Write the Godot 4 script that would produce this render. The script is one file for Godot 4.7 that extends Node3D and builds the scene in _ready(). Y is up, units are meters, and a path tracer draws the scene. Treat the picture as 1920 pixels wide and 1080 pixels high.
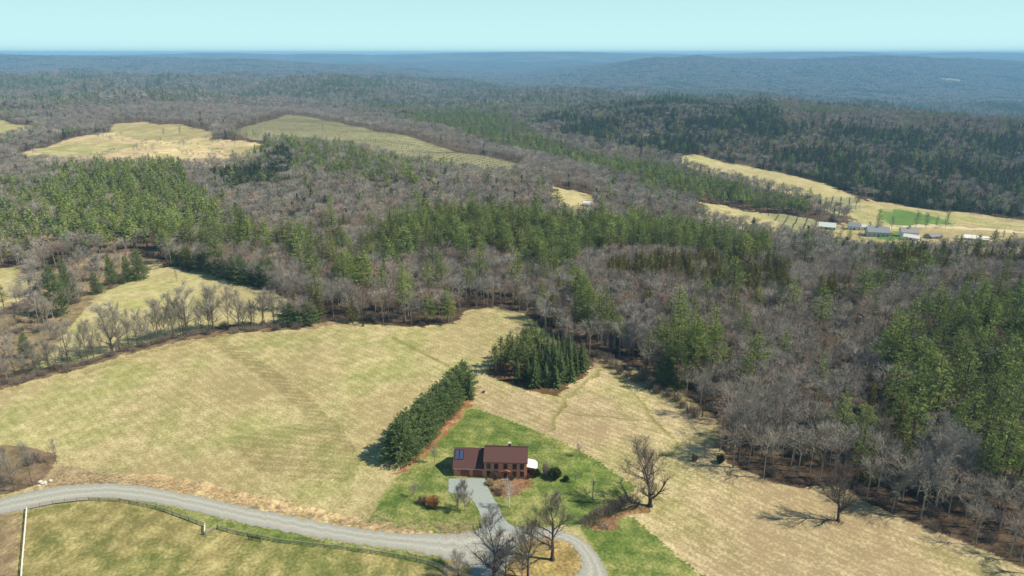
extends Node3D
# A hill farm seen from a drone in early spring: y is up, metres, the camera stands over the origin and looks along -z.

const EYE := 118.0
const TABLE_AZ := 57      # bearings, evenly spaced
const TABLE_D := 88       # distances, evenly spaced in log from 20 m to 17 km
const AZ_MOST := 44.8
const AZ_STEP := 1.6
const LOG0 := 2.995732273553991
const LOG1 := 9.740968623038354
const RELIEF := [
	[0,0,0,0,0,0,0,0,0,0,0,0,0,0,0,0,0,0,0,0,0,0,0,0,0,0,0,0,0,0,0,0,0,0,0,0,0,-0,-0,-0,-0,-0,-0,-0.1,-0.1,-0.1,-0.1,-0.2,-0.2,-0.2,-0.3,-0.3,-0.3,-0.4,-0.4,-0.5,-1.7,-3.6,-5.8,-9.3,-13.4,-16.9,-18.7,-18.5,-17.5,-16,-14.5,-13.1,-12.1,-11,-9.7,-60,-60,-60,-60,-60,-60,-60,-60,-60,-60,-60,-60,-60,-60,-60,-60,-60],
	[0,0,0,0,0,0,0,0,0,0,0,0,0,0,0,0,0,0,0,0,0,0,0,0,0,0,0,0,0,0,0,0,0,0,0,0,0,-0,-0,-0,-0.1,-0.1,-0.1,-0.2,-0.2,-0.3,-0.3,-0.4,-0.4,-0.4,-0.5,-0.5,-0.4,-0.4,-0.5,-0.7,-1.9,-3.9,-6.3,-9.9,-13.9,-17.2,-18.8,-18.5,-17.4,-15.9,-14.3,-13,-11.9,-10.9,-9.4,-60,-60,-60,-60,-60,-60,-60,-60,-60,-60,-60,-60,-60,-60,-60,-60,-60],
	[0,0,0,0,0,0,0,0,0,0,0,0,0,0,0,0,0,0,0,0,0,0,0,0,0,0,0,0,0,0,0,0,0,0,0,0,0,-0,-0,-0.1,-0.2,-0.2,-0.3,-0.4,-0.5,-0.6,-0.7,-0.8,-0.8,-0.9,-1,-0.9,-0.6,-0.4,-0.5,-1,-2.4,-4.6,-7.4,-11.2,-15.1,-18,-19.1,-18.5,-17.2,-15.5,-14,-12.7,-11.7,-10.5,-8.7,-60,-60,-59.9,-59.8,-59.2,-57.6,-53.1,-43,-25.6,-6,-0.2,-41.8,-59.3,-59.9,-58.9,-53.5,-35.6],
	[0,0,0,0,0,0,0,0,0,0,0,0,0,0,0,0,0,0,0,0,0,0,0,0,0,0,0,0,0,0,0,0,0,0,0,0,0,-0,-0.1,-0.2,-0.3,-0.4,-0.5,-0.7,-0.9,-1,-1.2,-1.3,-1.4,-1.5,-1.5,-1.4,-0.9,-0.4,-0.6,-1.4,-3,-5.4,-8.7,-12.8,-16.6,-18.9,-19.5,-18.5,-16.9,-15.1,-13.6,-12.4,-11.3,-10.1,-7.9,-60,-59.9,-59.8,-59.3,-57.6,-52.7,-39.6,-11.3,35.5,84.5,89.4,-21.7,-58.8,-59.5,-56.4,-40.2,9.6],
	[0,0,0,0,0,0,0,0,0,0,0,0,0,0,0,0,0,0,0,0,0,0,0,0,0,0,0,0,0,0,0,0,0,0,0,0,0,-0,-0.1,-0.2,-0.4,-0.6,-0.8,-1,-1.2,-1.4,-1.6,-1.8,-2,-2.1,-2.1,-2,-1.1,-0.5,-0.7,-1.8,-3.6,-6.3,-10.1,-14.4,-18.1,-19.9,-19.8,-18.5,-16.6,-14.7,-13.2,-12,-11,-9.6,-7.1,-60,-59.9,-59.6,-58.7,-56,-48.6,-31,3.5,53,88,62.7,-40.7,-59.6,-58.9,-53,-27.8,33.1],
	[0,0,0,0,0,0,0,0,0,0,0,0,0,0,0,0,0,0,0,0,0,0,0,0,0,0,0,0,0,0,0,0,0,0,0,0,0,-0,-0.1,-0.3,-0.5,-0.7,-1,-1.2,-1.5,-1.8,-2,-2.3,-2.5,-2.6,-2.7,-2.4,-1.4,-0.6,-0.8,-2.1,-4,-6.8,-10.9,-15.4,-19.1,-20.5,-20,-18.6,-16.6,-14.7,-13.2,-12.1,-11.1,-9.7,-6.9,-59.9,-59.8,-59.3,-57.9,-53.8,-43.6,-21.1,18.4,67.8,88,31.4,-50.8,-59.7,-57.7,-47.3,-10.8,56.9],
	[0,0,0,0,0,0,0,0,0,0,0,0,0,0,0,0,0,0,0,0,0,0,0,0,0,0,0,0,0,0,0,0,0,0,0,0,0,-0,-0.1,-0.3,-0.5,-0.8,-1.1,-1.4,-1.7,-2,-2.3,-2.5,-2.7,-2.9,-3,-2.7,-1.7,-0.8,-1,-2.2,-3.8,-6.1,-10.1,-14.7,-18.4,-20,-19.8,-18.9,-17.5,-15.9,-14.6,-13.7,-12.7,-11.3,-8.7,-50,-58,-58.8,-56.7,-50.9,-37.4,-10.1,33,79.5,88,1.8,-55.9,-59.3,-55.4,-38.4,9.8,76.8],
	[0,0,0,0,0,0,0,0,0,0,0,0,0,0,0,0,0,0,0,0,0,0,0,0,0,0,0,0,0,0,0,0,0,0,0,0,0,-0,-0.1,-0.3,-0.6,-0.8,-1.1,-1.5,-1.8,-2.1,-2.4,-2.6,-2.8,-2.9,-3,-2.8,-2,-1.2,-1.3,-2,-2.9,-4.3,-7.6,-12,-16.1,-18.3,-19,-18.8,-17.2,-15.4,-15.1,-15.8,-15.3,-13.1,-11.2,-25.9,-53.4,-58.4,-55.5,-48.5,-32.9,-3.8,38.1,76.7,74.4,-22.2,-58.3,-58.7,-52.9,-30.4,23.1,79.6],
	[0,0,0,0,0,0,0,0,0,0,0,0,0,0,0,0,0,0,0,0,0,0,0,0,0,0,0,0,0,0,0,0,0,0,0,0,0,-0,-0.1,-0.3,-0.6,-0.8,-1.1,-1.5,-1.8,-2.1,-2.4,-2.6,-2.8,-2.9,-3,-2.8,-2.2,-1.7,-1.5,-1.7,-1.8,-2.1,-4.5,-8.7,-13.1,-16.1,-17.8,-18.2,-15.6,-12,-12.6,-16.5,-16.8,-10.5,-5.3,-26,-55.2,-57.8,-54.1,-45.7,-28.2,1.9,41.1,71.1,46.4,-38.6,-59.3,-57.8,-49.3,-20.8,35.2,77.1],
	[0,0,0,0,0,0,0,0,0,0,0,0,0,0,0,0,0,0,0,0,0,0,0,0,0,0,0,0,0,0,0,0,0,0,0,0,0,-0,-0.1,-0.3,-0.6,-0.8,-1.2,-1.5,-1.8,-2.1,-2.4,-2.6,-2.8,-2.9,-2.9,-2.9,-2.5,-2.1,-1.8,-1.5,-0.7,0.1,-1.4,-5.4,-10.2,-14.1,-17.1,-18.7,-16.6,-13.6,-15.4,-20.2,-17.3,-7.3,-1.6,-32.3,-57.1,-57.1,-52.6,-42.8,-23.7,6.8,42.6,64.7,21.2,-48,-59.4,-56.4,-44.2,-9.1,48.2,74.5],
	[0,0,0,0,0,0,0,0,0,0,0,0,0,0,0,0,0,0,0,0,0,0,0,0,0,0,0,0,0,0,0,0,0,0,0,0,0,-0,-0.1,-0.3,-0.6,-0.9,-1.2,-1.5,-1.8,-2.1,-2.4,-2.6,-2.8,-2.9,-2.9,-2.8,-2.5,-2.2,-1.6,-1,0.2,1.6,0.5,-3.3,-8.4,-12.9,-17.2,-21.2,-21.2,-19.9,-21.8,-24.6,-18.4,-8.1,-5.2,-40.2,-58.4,-56.1,-50.6,-39.1,-18,13.5,46.8,62.2,2.5,-53,-58.9,-54.2,-36.9,7.1,67.5,78.1],
	[0,0,0,0,0,0,0,0,0,0,0,0,0,0,0,0,0,0,0,0,0,0,0,0,0,0,0,0,0,0,0,0,0,0,0,0,0,-0,-0.2,-0.3,-0.6,-0.9,-1.2,-1.5,-1.8,-2.1,-2.4,-2.6,-2.8,-2.9,-2.8,-2.6,-1.6,-1.1,-0.5,-0.1,0.6,1.4,-0.1,-4,-9,-13.7,-18.2,-23.1,-26.9,-28.3,-27.8,-25.6,-19.1,-10,-10.4,-46.6,-57.8,-54.6,-47.6,-33.3,-8.6,25.7,58.3,65.8,-9.4,-55.6,-58.1,-51,-27.2,25.8,85.7,75.6],
	[0,0,0,0,0,0,0,0,0,0,0,0,0,0,0,0,0,0,0,0,0,0,0,0,0,0,0,0,0,0,0,0,0,0,0,0,0,-0,-0.2,-0.3,-0.6,-0.9,-1.2,-1.5,-1.9,-2.2,-2.5,-2.7,-2.8,-2.9,-2.7,-2.2,-0.3,0.5,1.2,1,0.6,0.1,-2.2,-6.5,-11.2,-15.6,-19.8,-24.3,-27.6,-28.9,-28.6,-26.8,-22,-16.6,-18.6,-51.7,-57.3,-53.7,-45.9,-30.9,-6.1,26.1,53.4,49.3,-24.7,-57.6,-56.9,-46.6,-15.5,45.5,101,68.2],
	[0,0,0,0,0,0,0,0,0,0,0,0,0,0,0,0,0,0,0,0,0,0,0,0,0,0,0,0,0,0,0,0,0,0,0,0,0,-0,-0.2,-0.4,-0.6,-0.9,-1.2,-1.6,-1.9,-2.2,-2.5,-2.7,-2.8,-2.9,-2.6,-1.8,1.1,2.2,2.9,2.1,0.6,-1.3,-4.6,-9.1,-13.6,-17.7,-21.6,-25.5,-28.3,-29.4,-29.4,-28.4,-26.1,-23.9,-25.5,-55.2,-57,-53,-44.9,-29.8,-6.1,22.6,44.3,29.7,-36.3,-58.7,-55.4,-41.7,-3.7,63,111.8,59.1],
	[0,0,0,0,0,0,0,0,0,0,0,0,0,0,0,0,0,0,0,0,0,0,0,0,0,0,0,0,0,0,0,0,0,0,0,0,0,-0,-0.2,-0.4,-0.6,-0.9,-1.3,-1.6,-1.9,-2.2,-2.5,-2.7,-2.9,-2.9,-2.5,-1.5,2.5,4,4.7,3.3,0.6,-2.7,-7,-11.8,-16,-19.8,-23.4,-26.7,-28.9,-29.9,-30.3,-30.5,-30.6,-30.4,-29.6,-57.5,-56.4,-51.9,-42.9,-26.9,-2.9,24.4,42.3,17.6,-43,-58.6,-53.4,-35.5,10,80.8,120.1,47.1],
	[0,0,0,0,0,0,0,0,0,0,0,0,0,0,0,0,0,0,0,0,0,0,0,0,0,0,0,0,0,0,0,0,0,0,0,0,0,-0,-0.2,-0.4,-0.6,-0.9,-1.3,-1.6,-1.9,-2.2,-2.5,-2.7,-2.8,-2.8,-2.3,-1.1,3.7,5.3,5.9,3.9,0.1,-4.4,-9.6,-14.7,-18.6,-22.3,-25.6,-28.4,-30.2,-31,-31.4,-31.6,-31.8,-31.8,-31,-58,-55.4,-50,-39.4,-21.3,4.6,32.4,48.1,11.9,-46.7,-58.1,-51.6,-30.6,18.6,87.1,113.2,28.4],
	[0,0,0,0,0,0,0,0,0,0,0,0,0,0,0,0,0,0,0,0,0,0,0,0,0,0,0,0,0,0,0,0,0,0,0,0,0,-0,-0.2,-0.4,-0.6,-0.9,-1.2,-1.5,-1.8,-2.1,-2.4,-2.6,-2.7,-2.6,-2,-0.8,3.9,5.3,5.4,2.8,-1.8,-7.3,-13,-18.2,-22.1,-25.7,-28.9,-31.5,-33.2,-33.9,-33.9,-33.7,-34.1,-34.6,-34.5,-57.9,-55.3,-50,-40,-23.3,-0.3,23,34,-4.9,-51.2,-57.6,-50.2,-27.5,21.8,83.5,96,10],
	[0,0,0,0,0,0,0,0,0,0,0,0,0,0,0,0,0,0,0,0,0,0,0,0,0,0,0,0,0,0,0,0,0,0,0,0,0,-0,-0.1,-0.3,-0.5,-0.8,-1.1,-1.4,-1.6,-1.9,-2.1,-2.3,-2.4,-2.1,-1.6,-0.6,3.3,4,3.2,0.1,-5.2,-11.2,-17.2,-22.4,-26.5,-30.1,-33.4,-36.2,-38,-38.7,-37.9,-37,-37.5,-39,-40.1,-57.9,-55.5,-50.5,-41.4,-26.8,-7.4,11.1,17.8,-20,-54.5,-57,-48.4,-23.5,26.8,83.2,83.6,-1.2],
	[0,0,0,0,0,0,0,0,0,0,0,0,0,0,0,0,0,0,0,0,0,0,0,0,0,0,0,0,0,0,0,0,0,0,0,0,0,-0,-0.1,-0.3,-0.5,-0.7,-0.9,-1.2,-1.4,-1.6,-1.8,-1.9,-2,-1.6,-1.1,-0.5,2.4,2.2,0.5,-3.3,-9.1,-15.5,-21.7,-26.9,-31.1,-34.8,-38.3,-41.3,-43.4,-44.2,-42.4,-40.6,-41.4,-43.8,-46.5,-50,-55.7,-51.9,-44.1,-31.4,-15.8,-1.7,1.3,-31.9,-56.6,-56.1,-45.3,-15.7,40.4,97.2,86.7,-4.4],
	[0,0,0,0,0,0,0,0,0,0,0,0,0,0,0,0,0,0,0,0,0,0,0,0,0,0,0,0,0,0,0,0,0,0,0,0,0,-0,-0.1,-0.2,-0.4,-0.6,-0.8,-1,-1.1,-1.3,-1.5,-1.6,-1.6,-1.1,-0.6,-0.3,1.5,0.5,-2.3,-6.7,-13,-19.8,-26.1,-31.4,-35.7,-39.5,-42.9,-45.5,-45.8,-42.3,-35.3,-30.7,-32.5,-43.2,-41.4,-38.7,-53.6,-56.5,-49.9,-38.4,-25,-14.6,-14.3,-41.2,-57.9,-55.1,-42.5,-9.3,49.9,103.9,82.7,-10.5],
	[0,0,0,0,0,0,0,0,0,0,0,0,0,0,0,0,0,0,0,0,0,0,0,0,0,0,0,0,0,0,0,0,0,0,0,0,0,-0,-0.1,-0.2,-0.3,-0.4,-0.6,-0.8,-0.9,-1,-1.2,-1.2,-1.3,-0.6,-0,-0.1,0.5,-1.3,-5.1,-10.1,-16.9,-24.1,-30.6,-35.8,-40.3,-44.3,-47.7,-50.4,-50.4,-46.1,-37.9,-33.2,-35.9,-44,-34.4,-31.1,-56.9,-65.2,-59.8,-48.2,-34.2,-25.5,-26.6,-47.5,-58.7,-54.7,-41.6,-8.6,47.5,94.2,66.5,-19.2],
	[0,0,0,0,0,0,0,0,0,0,0,0,0,0,0,0,0,0,0,0,0,0,0,0,0,0,0,0,0,0,0,0,0,0,0,0,0,-0,-0.1,-0.1,-0.2,-0.3,-0.5,-0.6,-0.7,-0.8,-0.9,-1,-1,-0.3,0,-0.4,-0.8,-3.3,-8,-13.4,-20.5,-28.1,-34.5,-39.6,-44.1,-48.1,-51.6,-54.5,-54.6,-49.8,-41.2,-36.8,-40.3,-48.1,-38.4,-37,-66.4,-72.8,-66.2,-51.4,-32.8,-21,-23.9,-47.4,-58.6,-54.3,-40.8,-8.2,44.3,83.8,51,-26.7],
	[0,0,0,0,0,0,0,0,0,0,0,0,0,0,0,0,0,0,0,0,0,0,0,0,0,0,0,0,0,0,0,0,0,0,0,0,0,-0,-0.1,-0.1,-0.2,-0.3,-0.4,-0.5,-0.6,-0.7,-0.8,-1,-1.3,-1,-1.3,-2.4,-3.6,-6.5,-11.4,-16.7,-23.5,-30.6,-36.5,-41.1,-45.1,-48.9,-52.7,-55.8,-55.9,-50.8,-41.5,-36.8,-42.1,-54,-45.2,-45.7,-76.1,-83.1,-78,-65.3,-48.4,-37.9,-41.1,-55.1,-58.3,-53.5,-38.6,-3.6,50.3,87.4,48.2,-29.3],
	[0,0,0,0,0,0,0,0,0,0,0,0,0,0,0,0,0,0,0,0,0,0,0,0,0,0,0,0,0,0,0,0,0,0,0,0,0,-0,-0,-0.1,-0.2,-0.3,-0.4,-0.5,-0.6,-0.8,-0.9,-1.3,-2.1,-2.6,-4.2,-6.2,-7.9,-10.9,-15.3,-19.9,-25.7,-31.7,-36.6,-40.1,-43,-46.5,-50.9,-55.4,-57.7,-56.2,-51,-48.4,-52.8,-61.7,-54.1,-56.2,-85.4,-93.4,-90.6,-81.1,-68,-60.1,-63,-67.7,-60.6,-52.4,-35.6,2.6,59.6,95.6,49.4,-30.4],
	[0,0,0,0,0,0,0,0,0,0,0,0,0,0,0,0,0,0,0,0,0,0,0,0,0,0,0,0,0,0,0,0,0,0,0,0,0,-0,-0.1,-0.1,-0.2,-0.3,-0.4,-0.6,-0.7,-0.9,-1,-1.8,-3.1,-4.6,-7.6,-10.6,-12.7,-15.7,-19.4,-23.1,-27.6,-32.2,-36,-38.2,-39.7,-42.8,-47.8,-53.6,-58.8,-63.1,-64.1,-65.1,-69,-69.4,-62.7,-66,-94.2,-104,-103.7,-98,-89.3,-84.2,-85.9,-83.7,-69.5,-51.3,-32.4,9.9,71.2,107.4,54.1,-30.2],
	[0,0,0,0,0,0,0,0,0,0,0,0,0,0,0,0,0,0,0,0,0,0,0,0,0,0,0,0,0,0,0,0,0,0,0,0,0,-0,-0.1,-0.1,-0.2,-0.3,-0.5,-0.6,-0.8,-1,-1.2,-2.2,-4.1,-6.7,-11.1,-15.1,-17.6,-20.6,-23.6,-26.2,-29.5,-32.8,-35.3,-36.2,-36.5,-39.1,-44.5,-51.1,-57.1,-62.9,-66.4,-70.2,-75.6,-76.7,-70.3,-74.5,-102.3,-116,-119.1,-118.4,-115.2,-113.5,-108.8,-99,-83.8,-52.7,-28.9,17.5,82.9,119.1,58.3,-30.2],
	[0,0,0,0,0,0,0,0,0,0,0,0,0,0,0,0,0,0,0,0,0,0,0,0,0,0,0,0,0,0,0,0,0,0,0,0,0,-0,-0.1,-0.1,-0.2,-0.4,-0.5,-0.7,-0.9,-1.1,-1.3,-2.6,-5,-8.7,-14.5,-19.5,-22.5,-25.4,-27.7,-29.4,-31.4,-33.3,-34.7,-34.3,-33.3,-35.4,-41.3,-48.5,-55.4,-62.6,-68.7,-75.1,-82.4,-84.4,-78.6,-83.5,-110.5,-123.9,-128.5,-129.3,-127.5,-126.1,-122.5,-114.3,-99.6,-60.3,-26.7,22,89.8,125.7,60.4,-30.2],
	[0,0,0,0,0,0,0,0,0,0,0,0,0,0,0,0,0,0,0,0,0,0,0,0,0,0,0,0,0,0,0,0,0,0,0,0,0,-0,-0.1,-0.1,-0.2,-0.4,-0.5,-0.7,-0.9,-1.2,-1.5,-3.1,-6,-10.7,-18,-24,-27.3,-30.2,-31.9,-32.6,-33.3,-33.8,-34,-32.3,-30,-31.7,-38,-46,-53.7,-62.4,-71,-80,-90,-94.5,-90.9,-95.3,-119,-128.4,-130,-127.7,-122.5,-118,-118.7,-126,-115.6,-72,-25.5,24.7,93.8,129.5,61.6,-30.3],
	[0,0,0,0,0,0,0,0,0,0,0,0,0,0,0,0,0,0,0,0,0,0,0,0,0,0,0,0,0,0,0,0,0,0,0,0,0,-0,-0.2,-0.4,-0.6,-0.8,-1.1,-1.4,-1.7,-2,-2.3,-4.2,-7.5,-12.8,-20.9,-27.4,-30.9,-33.6,-34.6,-34.1,-33.5,-33.1,-32.7,-30.5,-27.8,-29.5,-36.2,-44.7,-53.1,-62.8,-73.2,-84.1,-95.3,-104.4,-105.6,-110.2,-127.1,-136.1,-138.7,-138.2,-135.1,-132.3,-132.5,-134.1,-121.2,-76.8,-24.2,27.5,97.9,133.2,62.7,-30.3],
	[0,0,0,0,0,0,0,0,0,0,0,0,0,0,0,0,0,0,0,0,0,0,0,0,0,0,0,0,0,0,0,0,0,0,0,0,0,-0.1,-0.5,-1,-1.6,-2.1,-2.8,-3.4,-3.8,-4.2,-4.6,-6.5,-9.9,-15.3,-22.9,-28.8,-31.9,-34.1,-34.5,-32.5,-30.4,-29.8,-30,-29.1,-27.7,-30.3,-37.3,-46,-54.7,-64.6,-75.4,-86.6,-97.9,-108.2,-116.2,-123.7,-131.5,-134.6,-134.3,-130.3,-124.2,-119.5,-119.5,-117.3,-106.3,-67.1,-22.9,30.9,104.9,140,69.9,-28.3],
	[0,0,0,0,0,0,0,0,0,0,0,0,0,0,0,0,0,0,0,0,0,0,0,0,0,0,0,0,0,0,0,0,0,0,0,0,0,-0.2,-0.9,-1.9,-2.9,-3.9,-5,-5.9,-6.6,-7.1,-7.6,-9.5,-12.9,-17.8,-24.3,-29.1,-31.6,-33.2,-32.9,-29.2,-25.6,-25.3,-26.7,-27.7,-28.6,-32.5,-39.8,-48.6,-57.4,-67.1,-77.5,-88.2,-99.2,-109.7,-119,-125.8,-129.3,-129.2,-124.2,-114.6,-103.3,-95.2,-94.8,-89.5,-81.3,-53.6,-21.7,34.3,111.9,140,77.2,-26.2],
	[0,0,0,0,0,0,0,0,0,0,0,0,0,0,0,0,0,0,0,0,0,0,0,0,0,0,0,0,0,0,0,0,0,0,0,0,0,-0.3,-1.3,-2.7,-4.2,-5.6,-7.2,-8.5,-9.3,-10,-10.7,-12.5,-15.8,-20.3,-25.8,-29.5,-31.2,-32.3,-31.4,-25.9,-20.9,-20.7,-23.4,-26.4,-29.6,-34.7,-42.4,-51.2,-60,-69.6,-79.6,-89.7,-100.2,-110.4,-119.2,-125.1,-126.8,-123.3,-113,-97,-79.5,-67.2,-66.3,-67.5,-63.1,-49.4,-24.8,27.6,101.5,140,73.4,-26.4],
	[0,0,0,0,0,0,0,0,0,0,0,0,0,0,0,0,0,0,0,0,0,0,0,0,0,0,0,0,0,0,0,0,0,0,0,0,0,-0.4,-1.8,-3.6,-5.5,-7.3,-9.3,-11.1,-12.1,-12.9,-13.7,-15.6,-18.8,-22.9,-27.3,-29.9,-30.9,-31.3,-29.8,-22.6,-16.1,-16.2,-20,-25.1,-30.5,-36.9,-44.9,-53.8,-62.7,-72,-80.4,-87.8,-100.7,-111.2,-119.6,-124.8,-125,-118.5,-103.6,-82,-59,-42.9,-41.3,-52.6,-57.3,-50,-28.3,20,89.9,130.9,69.6,-26.3],
	[0,0,0,0,0,0,0,0,0,0,0,0,0,0,0,0,0,0,0,0,0,0,0,0,0,0,0,0,0,0,0,0,0,0,0,0,0,-0.5,-2.2,-4.5,-6.9,-9,-11.5,-13.6,-14.9,-15.8,-16.7,-18.6,-21.8,-25.4,-28.7,-30.2,-30.6,-30.4,-28.3,-19.3,-11.3,-11.7,-16.7,-23.8,-31.4,-39.1,-47.4,-56.4,-65.3,-68.2,-71.1,-84.7,-101.1,-112,-120,-124.4,-122.8,-113,-93,-64.8,-35,-13.8,-11.1,-39.1,-57.6,-51.2,-31.6,13.2,80.2,122.9,69.2,-26.4],
	[0,0,0,0,0,0,0,0,0,0,0,0,0,0,0,0,0,0,0,0,0,0,0,0,0,0,0,0,0,0,0,0,0,0,0,0,0,-0.6,-2.6,-5.3,-8.1,-10.7,-13.6,-16,-17.5,-18.5,-19.6,-21.5,-24.5,-27.8,-30.1,-30.7,-30.4,-29.6,-26.9,-16.5,-7.2,-7.8,-13.8,-22.7,-32.3,-41.2,-49.8,-58.8,-64.8,-64,-67.5,-83.8,-102.1,-113.1,-120.6,-124.2,-120.9,-107.8,-82.3,-46.8,-9,18.9,23.6,-22.2,-55.4,-52.3,-34.6,6.8,70.7,114.6,68.2,-29],
	[0,0,0,0,0,0,0,0,0,0,0,0,0,0,0,0,0,0,0,0,0,0,0,0,0,0,0,0,0,0,0,0,0,0,0,0,0,-0.7,-2.9,-6,-9.1,-12,-15.2,-17.9,-19.6,-21,-22.2,-24,-26.8,-29.7,-31.3,-31.3,-30.4,-29.1,-26,-14.9,-5.2,-5.8,-12.4,-22.2,-33.1,-42.7,-51.6,-60.9,-66.9,-65.9,-68.9,-85.4,-104.3,-115.2,-122.2,-125,-120.5,-105,-75.3,-33.3,12.4,47.5,56,-3.8,-52.7,-53.5,-38,-0.6,60,105.7,68.3,-29.6],
	[0,0,0,0,0,0,0,0,0,0,0,0,0,0,0,0,0,0,0,0,0,0,0,0,0,0,0,0,0,0,0,0,0,0,0,0,0,-0.8,-3.2,-6.5,-9.9,-12.9,-16.3,-19.1,-21.1,-23,-24.5,-26.1,-28.5,-31,-32.3,-32.1,-30.8,-28.9,-25.5,-14.7,-5.3,-5.7,-12.4,-22.4,-33.7,-43.8,-53,-62.6,-72,-72.1,-74,-89,-107.7,-118.7,-125.6,-128.6,-124.7,-110.2,-81.6,-40.1,5.9,42.2,53.4,-0.3,-51.5,-54.6,-41.3,-7.8,49.1,96.3,68.2,-26.1],
	[0,0,0,0,0,0,0,0,0,0,0,0,0,0,0,0,0,0,0,0,0,0,0,0,0,0,0,0,0,0,0,0,0,0,0,0,0,-0.8,-3.5,-7,-10.6,-13.8,-17.2,-20.2,-22.5,-25,-26.6,-28,-30.1,-32.1,-33.2,-32.9,-31.4,-28.9,-25.1,-15,-6.1,-6.4,-12.9,-22.9,-34.2,-44.6,-54.1,-64.1,-74.5,-83.5,-84.4,-95.2,-111.8,-122.2,-128.5,-131.1,-126.7,-111.2,-80.2,-33.7,19.6,63.9,80.6,21.2,-47.2,-55.5,-43.9,-13.4,41,90.5,70.8,-19.6],
	[0,0,0,0,0,0,0,0,0,0,0,0,0,0,0,0,0,0,0,0,0,0,0,0,0,0,0,0,0,0,0,0,0,0,0,0,0,-0.9,-3.7,-7.5,-11.3,-14.6,-18.1,-21.3,-23.9,-26.9,-28.8,-30,-31.6,-33.2,-34.1,-33.8,-31.9,-28.9,-24.8,-15.3,-6.9,-7.1,-13.4,-23.3,-34.7,-45.5,-55.2,-65.6,-76.6,-87.6,-95.5,-102.1,-116.1,-126.4,-132.7,-135.9,-133.2,-120.6,-93.8,-52,-3.1,38.3,55.7,13.9,-46.9,-56,-44.9,-14.7,42.6,100.4,89.4,-6.1],
	[0,0,0,0,0,0,0,0,0,0,0,0,0,0,0,0,0,0,0,0,0,0,0,0,0,0,0,0,0,0,0,0,0,0,0,0,0,-1,-4,-8,-12,-15.4,-19.1,-22.3,-25.3,-28.8,-31,-32,-33.2,-34.3,-35,-34.7,-32.4,-28.8,-24.5,-15.6,-7.8,-7.8,-13.9,-23.8,-35.3,-46.4,-56.4,-67.2,-78.7,-90.3,-101.7,-110.6,-120.9,-130.3,-136.6,-140.2,-138.6,-128.2,-104.4,-65.4,-18.6,22.2,41.4,12.2,-45.4,-56.6,-46.7,-18,40.1,105.4,106.2,8.6],
	[0,0,0,0,0,0,0,0,0,0,0,0,0,0,0,0,0,0,0,0,0,0,0,0,0,0,0,0,0,0,0,0,0,0,0,0,0,-1,-4.2,-8.4,-12.6,-16.2,-19.9,-23.4,-26.7,-30.7,-33,-34,-34.8,-35.5,-36,-35.6,-33,-28.9,-24.3,-16,-8.7,-8.5,-14.5,-24.3,-35.9,-47.3,-57.6,-68.8,-80.8,-93.1,-105.1,-116.2,-126.2,-134.2,-140.2,-144,-143.1,-133.9,-111.5,-73.1,-25.5,17.8,40.6,19.3,-41.6,-57.2,-48.5,-22,35.5,107.4,121.6,24.3],
	[0,0,0,0,0,0,0,0,0,0,0,0,0,0,0,0,0,0,0,0,0,0,0,0,0,0,0,0,0,0,0,0,0,0,0,0,0,-1,-4.2,-8.5,-12.8,-16.5,-20.4,-24.4,-28.1,-32.4,-34.8,-35.8,-36.6,-37.1,-37.4,-36.9,-34.1,-29.7,-24.8,-17,-10,-9.8,-15.7,-25.5,-37.2,-48.8,-59.4,-70.9,-83.4,-96.2,-108.7,-120.3,-130.5,-138.5,-144.3,-148.2,-147.9,-139.9,-119.3,-82.2,-34.2,11.9,39.4,26.7,-36.4,-57.8,-50.5,-26.7,29.2,107.1,137,43.6],
	[0,0,0,0,0,0,0,0,0,0,0,0,0,0,0,0,0,0,0,0,0,0,0,0,0,0,0,0,0,0,0,0,0,0,0,0,0,-1,-4,-8.1,-12.3,-16.2,-20.3,-25.5,-29.6,-33.8,-36,-37.6,-38.8,-39.2,-39.3,-38.7,-35.9,-31.3,-26.2,-18.6,-12,-11.7,-17.7,-27.6,-39.4,-51.1,-61.9,-73.8,-86.6,-99.8,-112.7,-124.7,-135.1,-143.3,-149.1,-152.9,-153,-146.3,-127.7,-93,-45.3,4,37.2,33.4,-29.8,-57.9,-52.4,-31.6,21.4,104.3,140,66.8],
	[0,0,0,0,0,0,0,0,0,0,0,0,0,0,0,0,0,0,0,0,0,0,0,0,0,0,0,0,0,0,0,0,0,0,0,0,0,-0.9,-3.6,-7.5,-11.7,-15.7,-20,-26.5,-31.1,-35,-37,-39.4,-41.2,-41.6,-41.4,-40.6,-38,-33.3,-28,-20.6,-14.2,-14,-20,-30.1,-42,-53.8,-64.7,-76.9,-90.1,-103.6,-116.9,-129.2,-139.9,-148.2,-154.1,-157.7,-158.1,-152.3,-135.4,-102.7,-54.5,-0.1,41,46.4,-18.5,-56.5,-54,-36.1,13.3,99.2,140,92],
	[0,0,0,0,0,0,0,0,0,0,0,0,0,0,0,0,0,0,0,0,0,0,0,0,0,0,0,0,0,0,0,0,0,0,0,0,0,-0.8,-3.3,-6.9,-11,-15.2,-19.7,-27.5,-32.7,-36.2,-38,-41.1,-43.6,-43.9,-43.5,-42.6,-40.2,-35.3,-29.8,-22.6,-16.4,-16.2,-22.4,-32.6,-44.6,-56.4,-67.5,-80,-93.5,-107.4,-121,-133.6,-144.6,-153.2,-159,-162.4,-162.9,-157.8,-142.4,-111.3,-62.1,-1.1,50.3,66.1,0.3,-53.7,-56,-42.8,-2.7,75.8,140,105],
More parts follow.
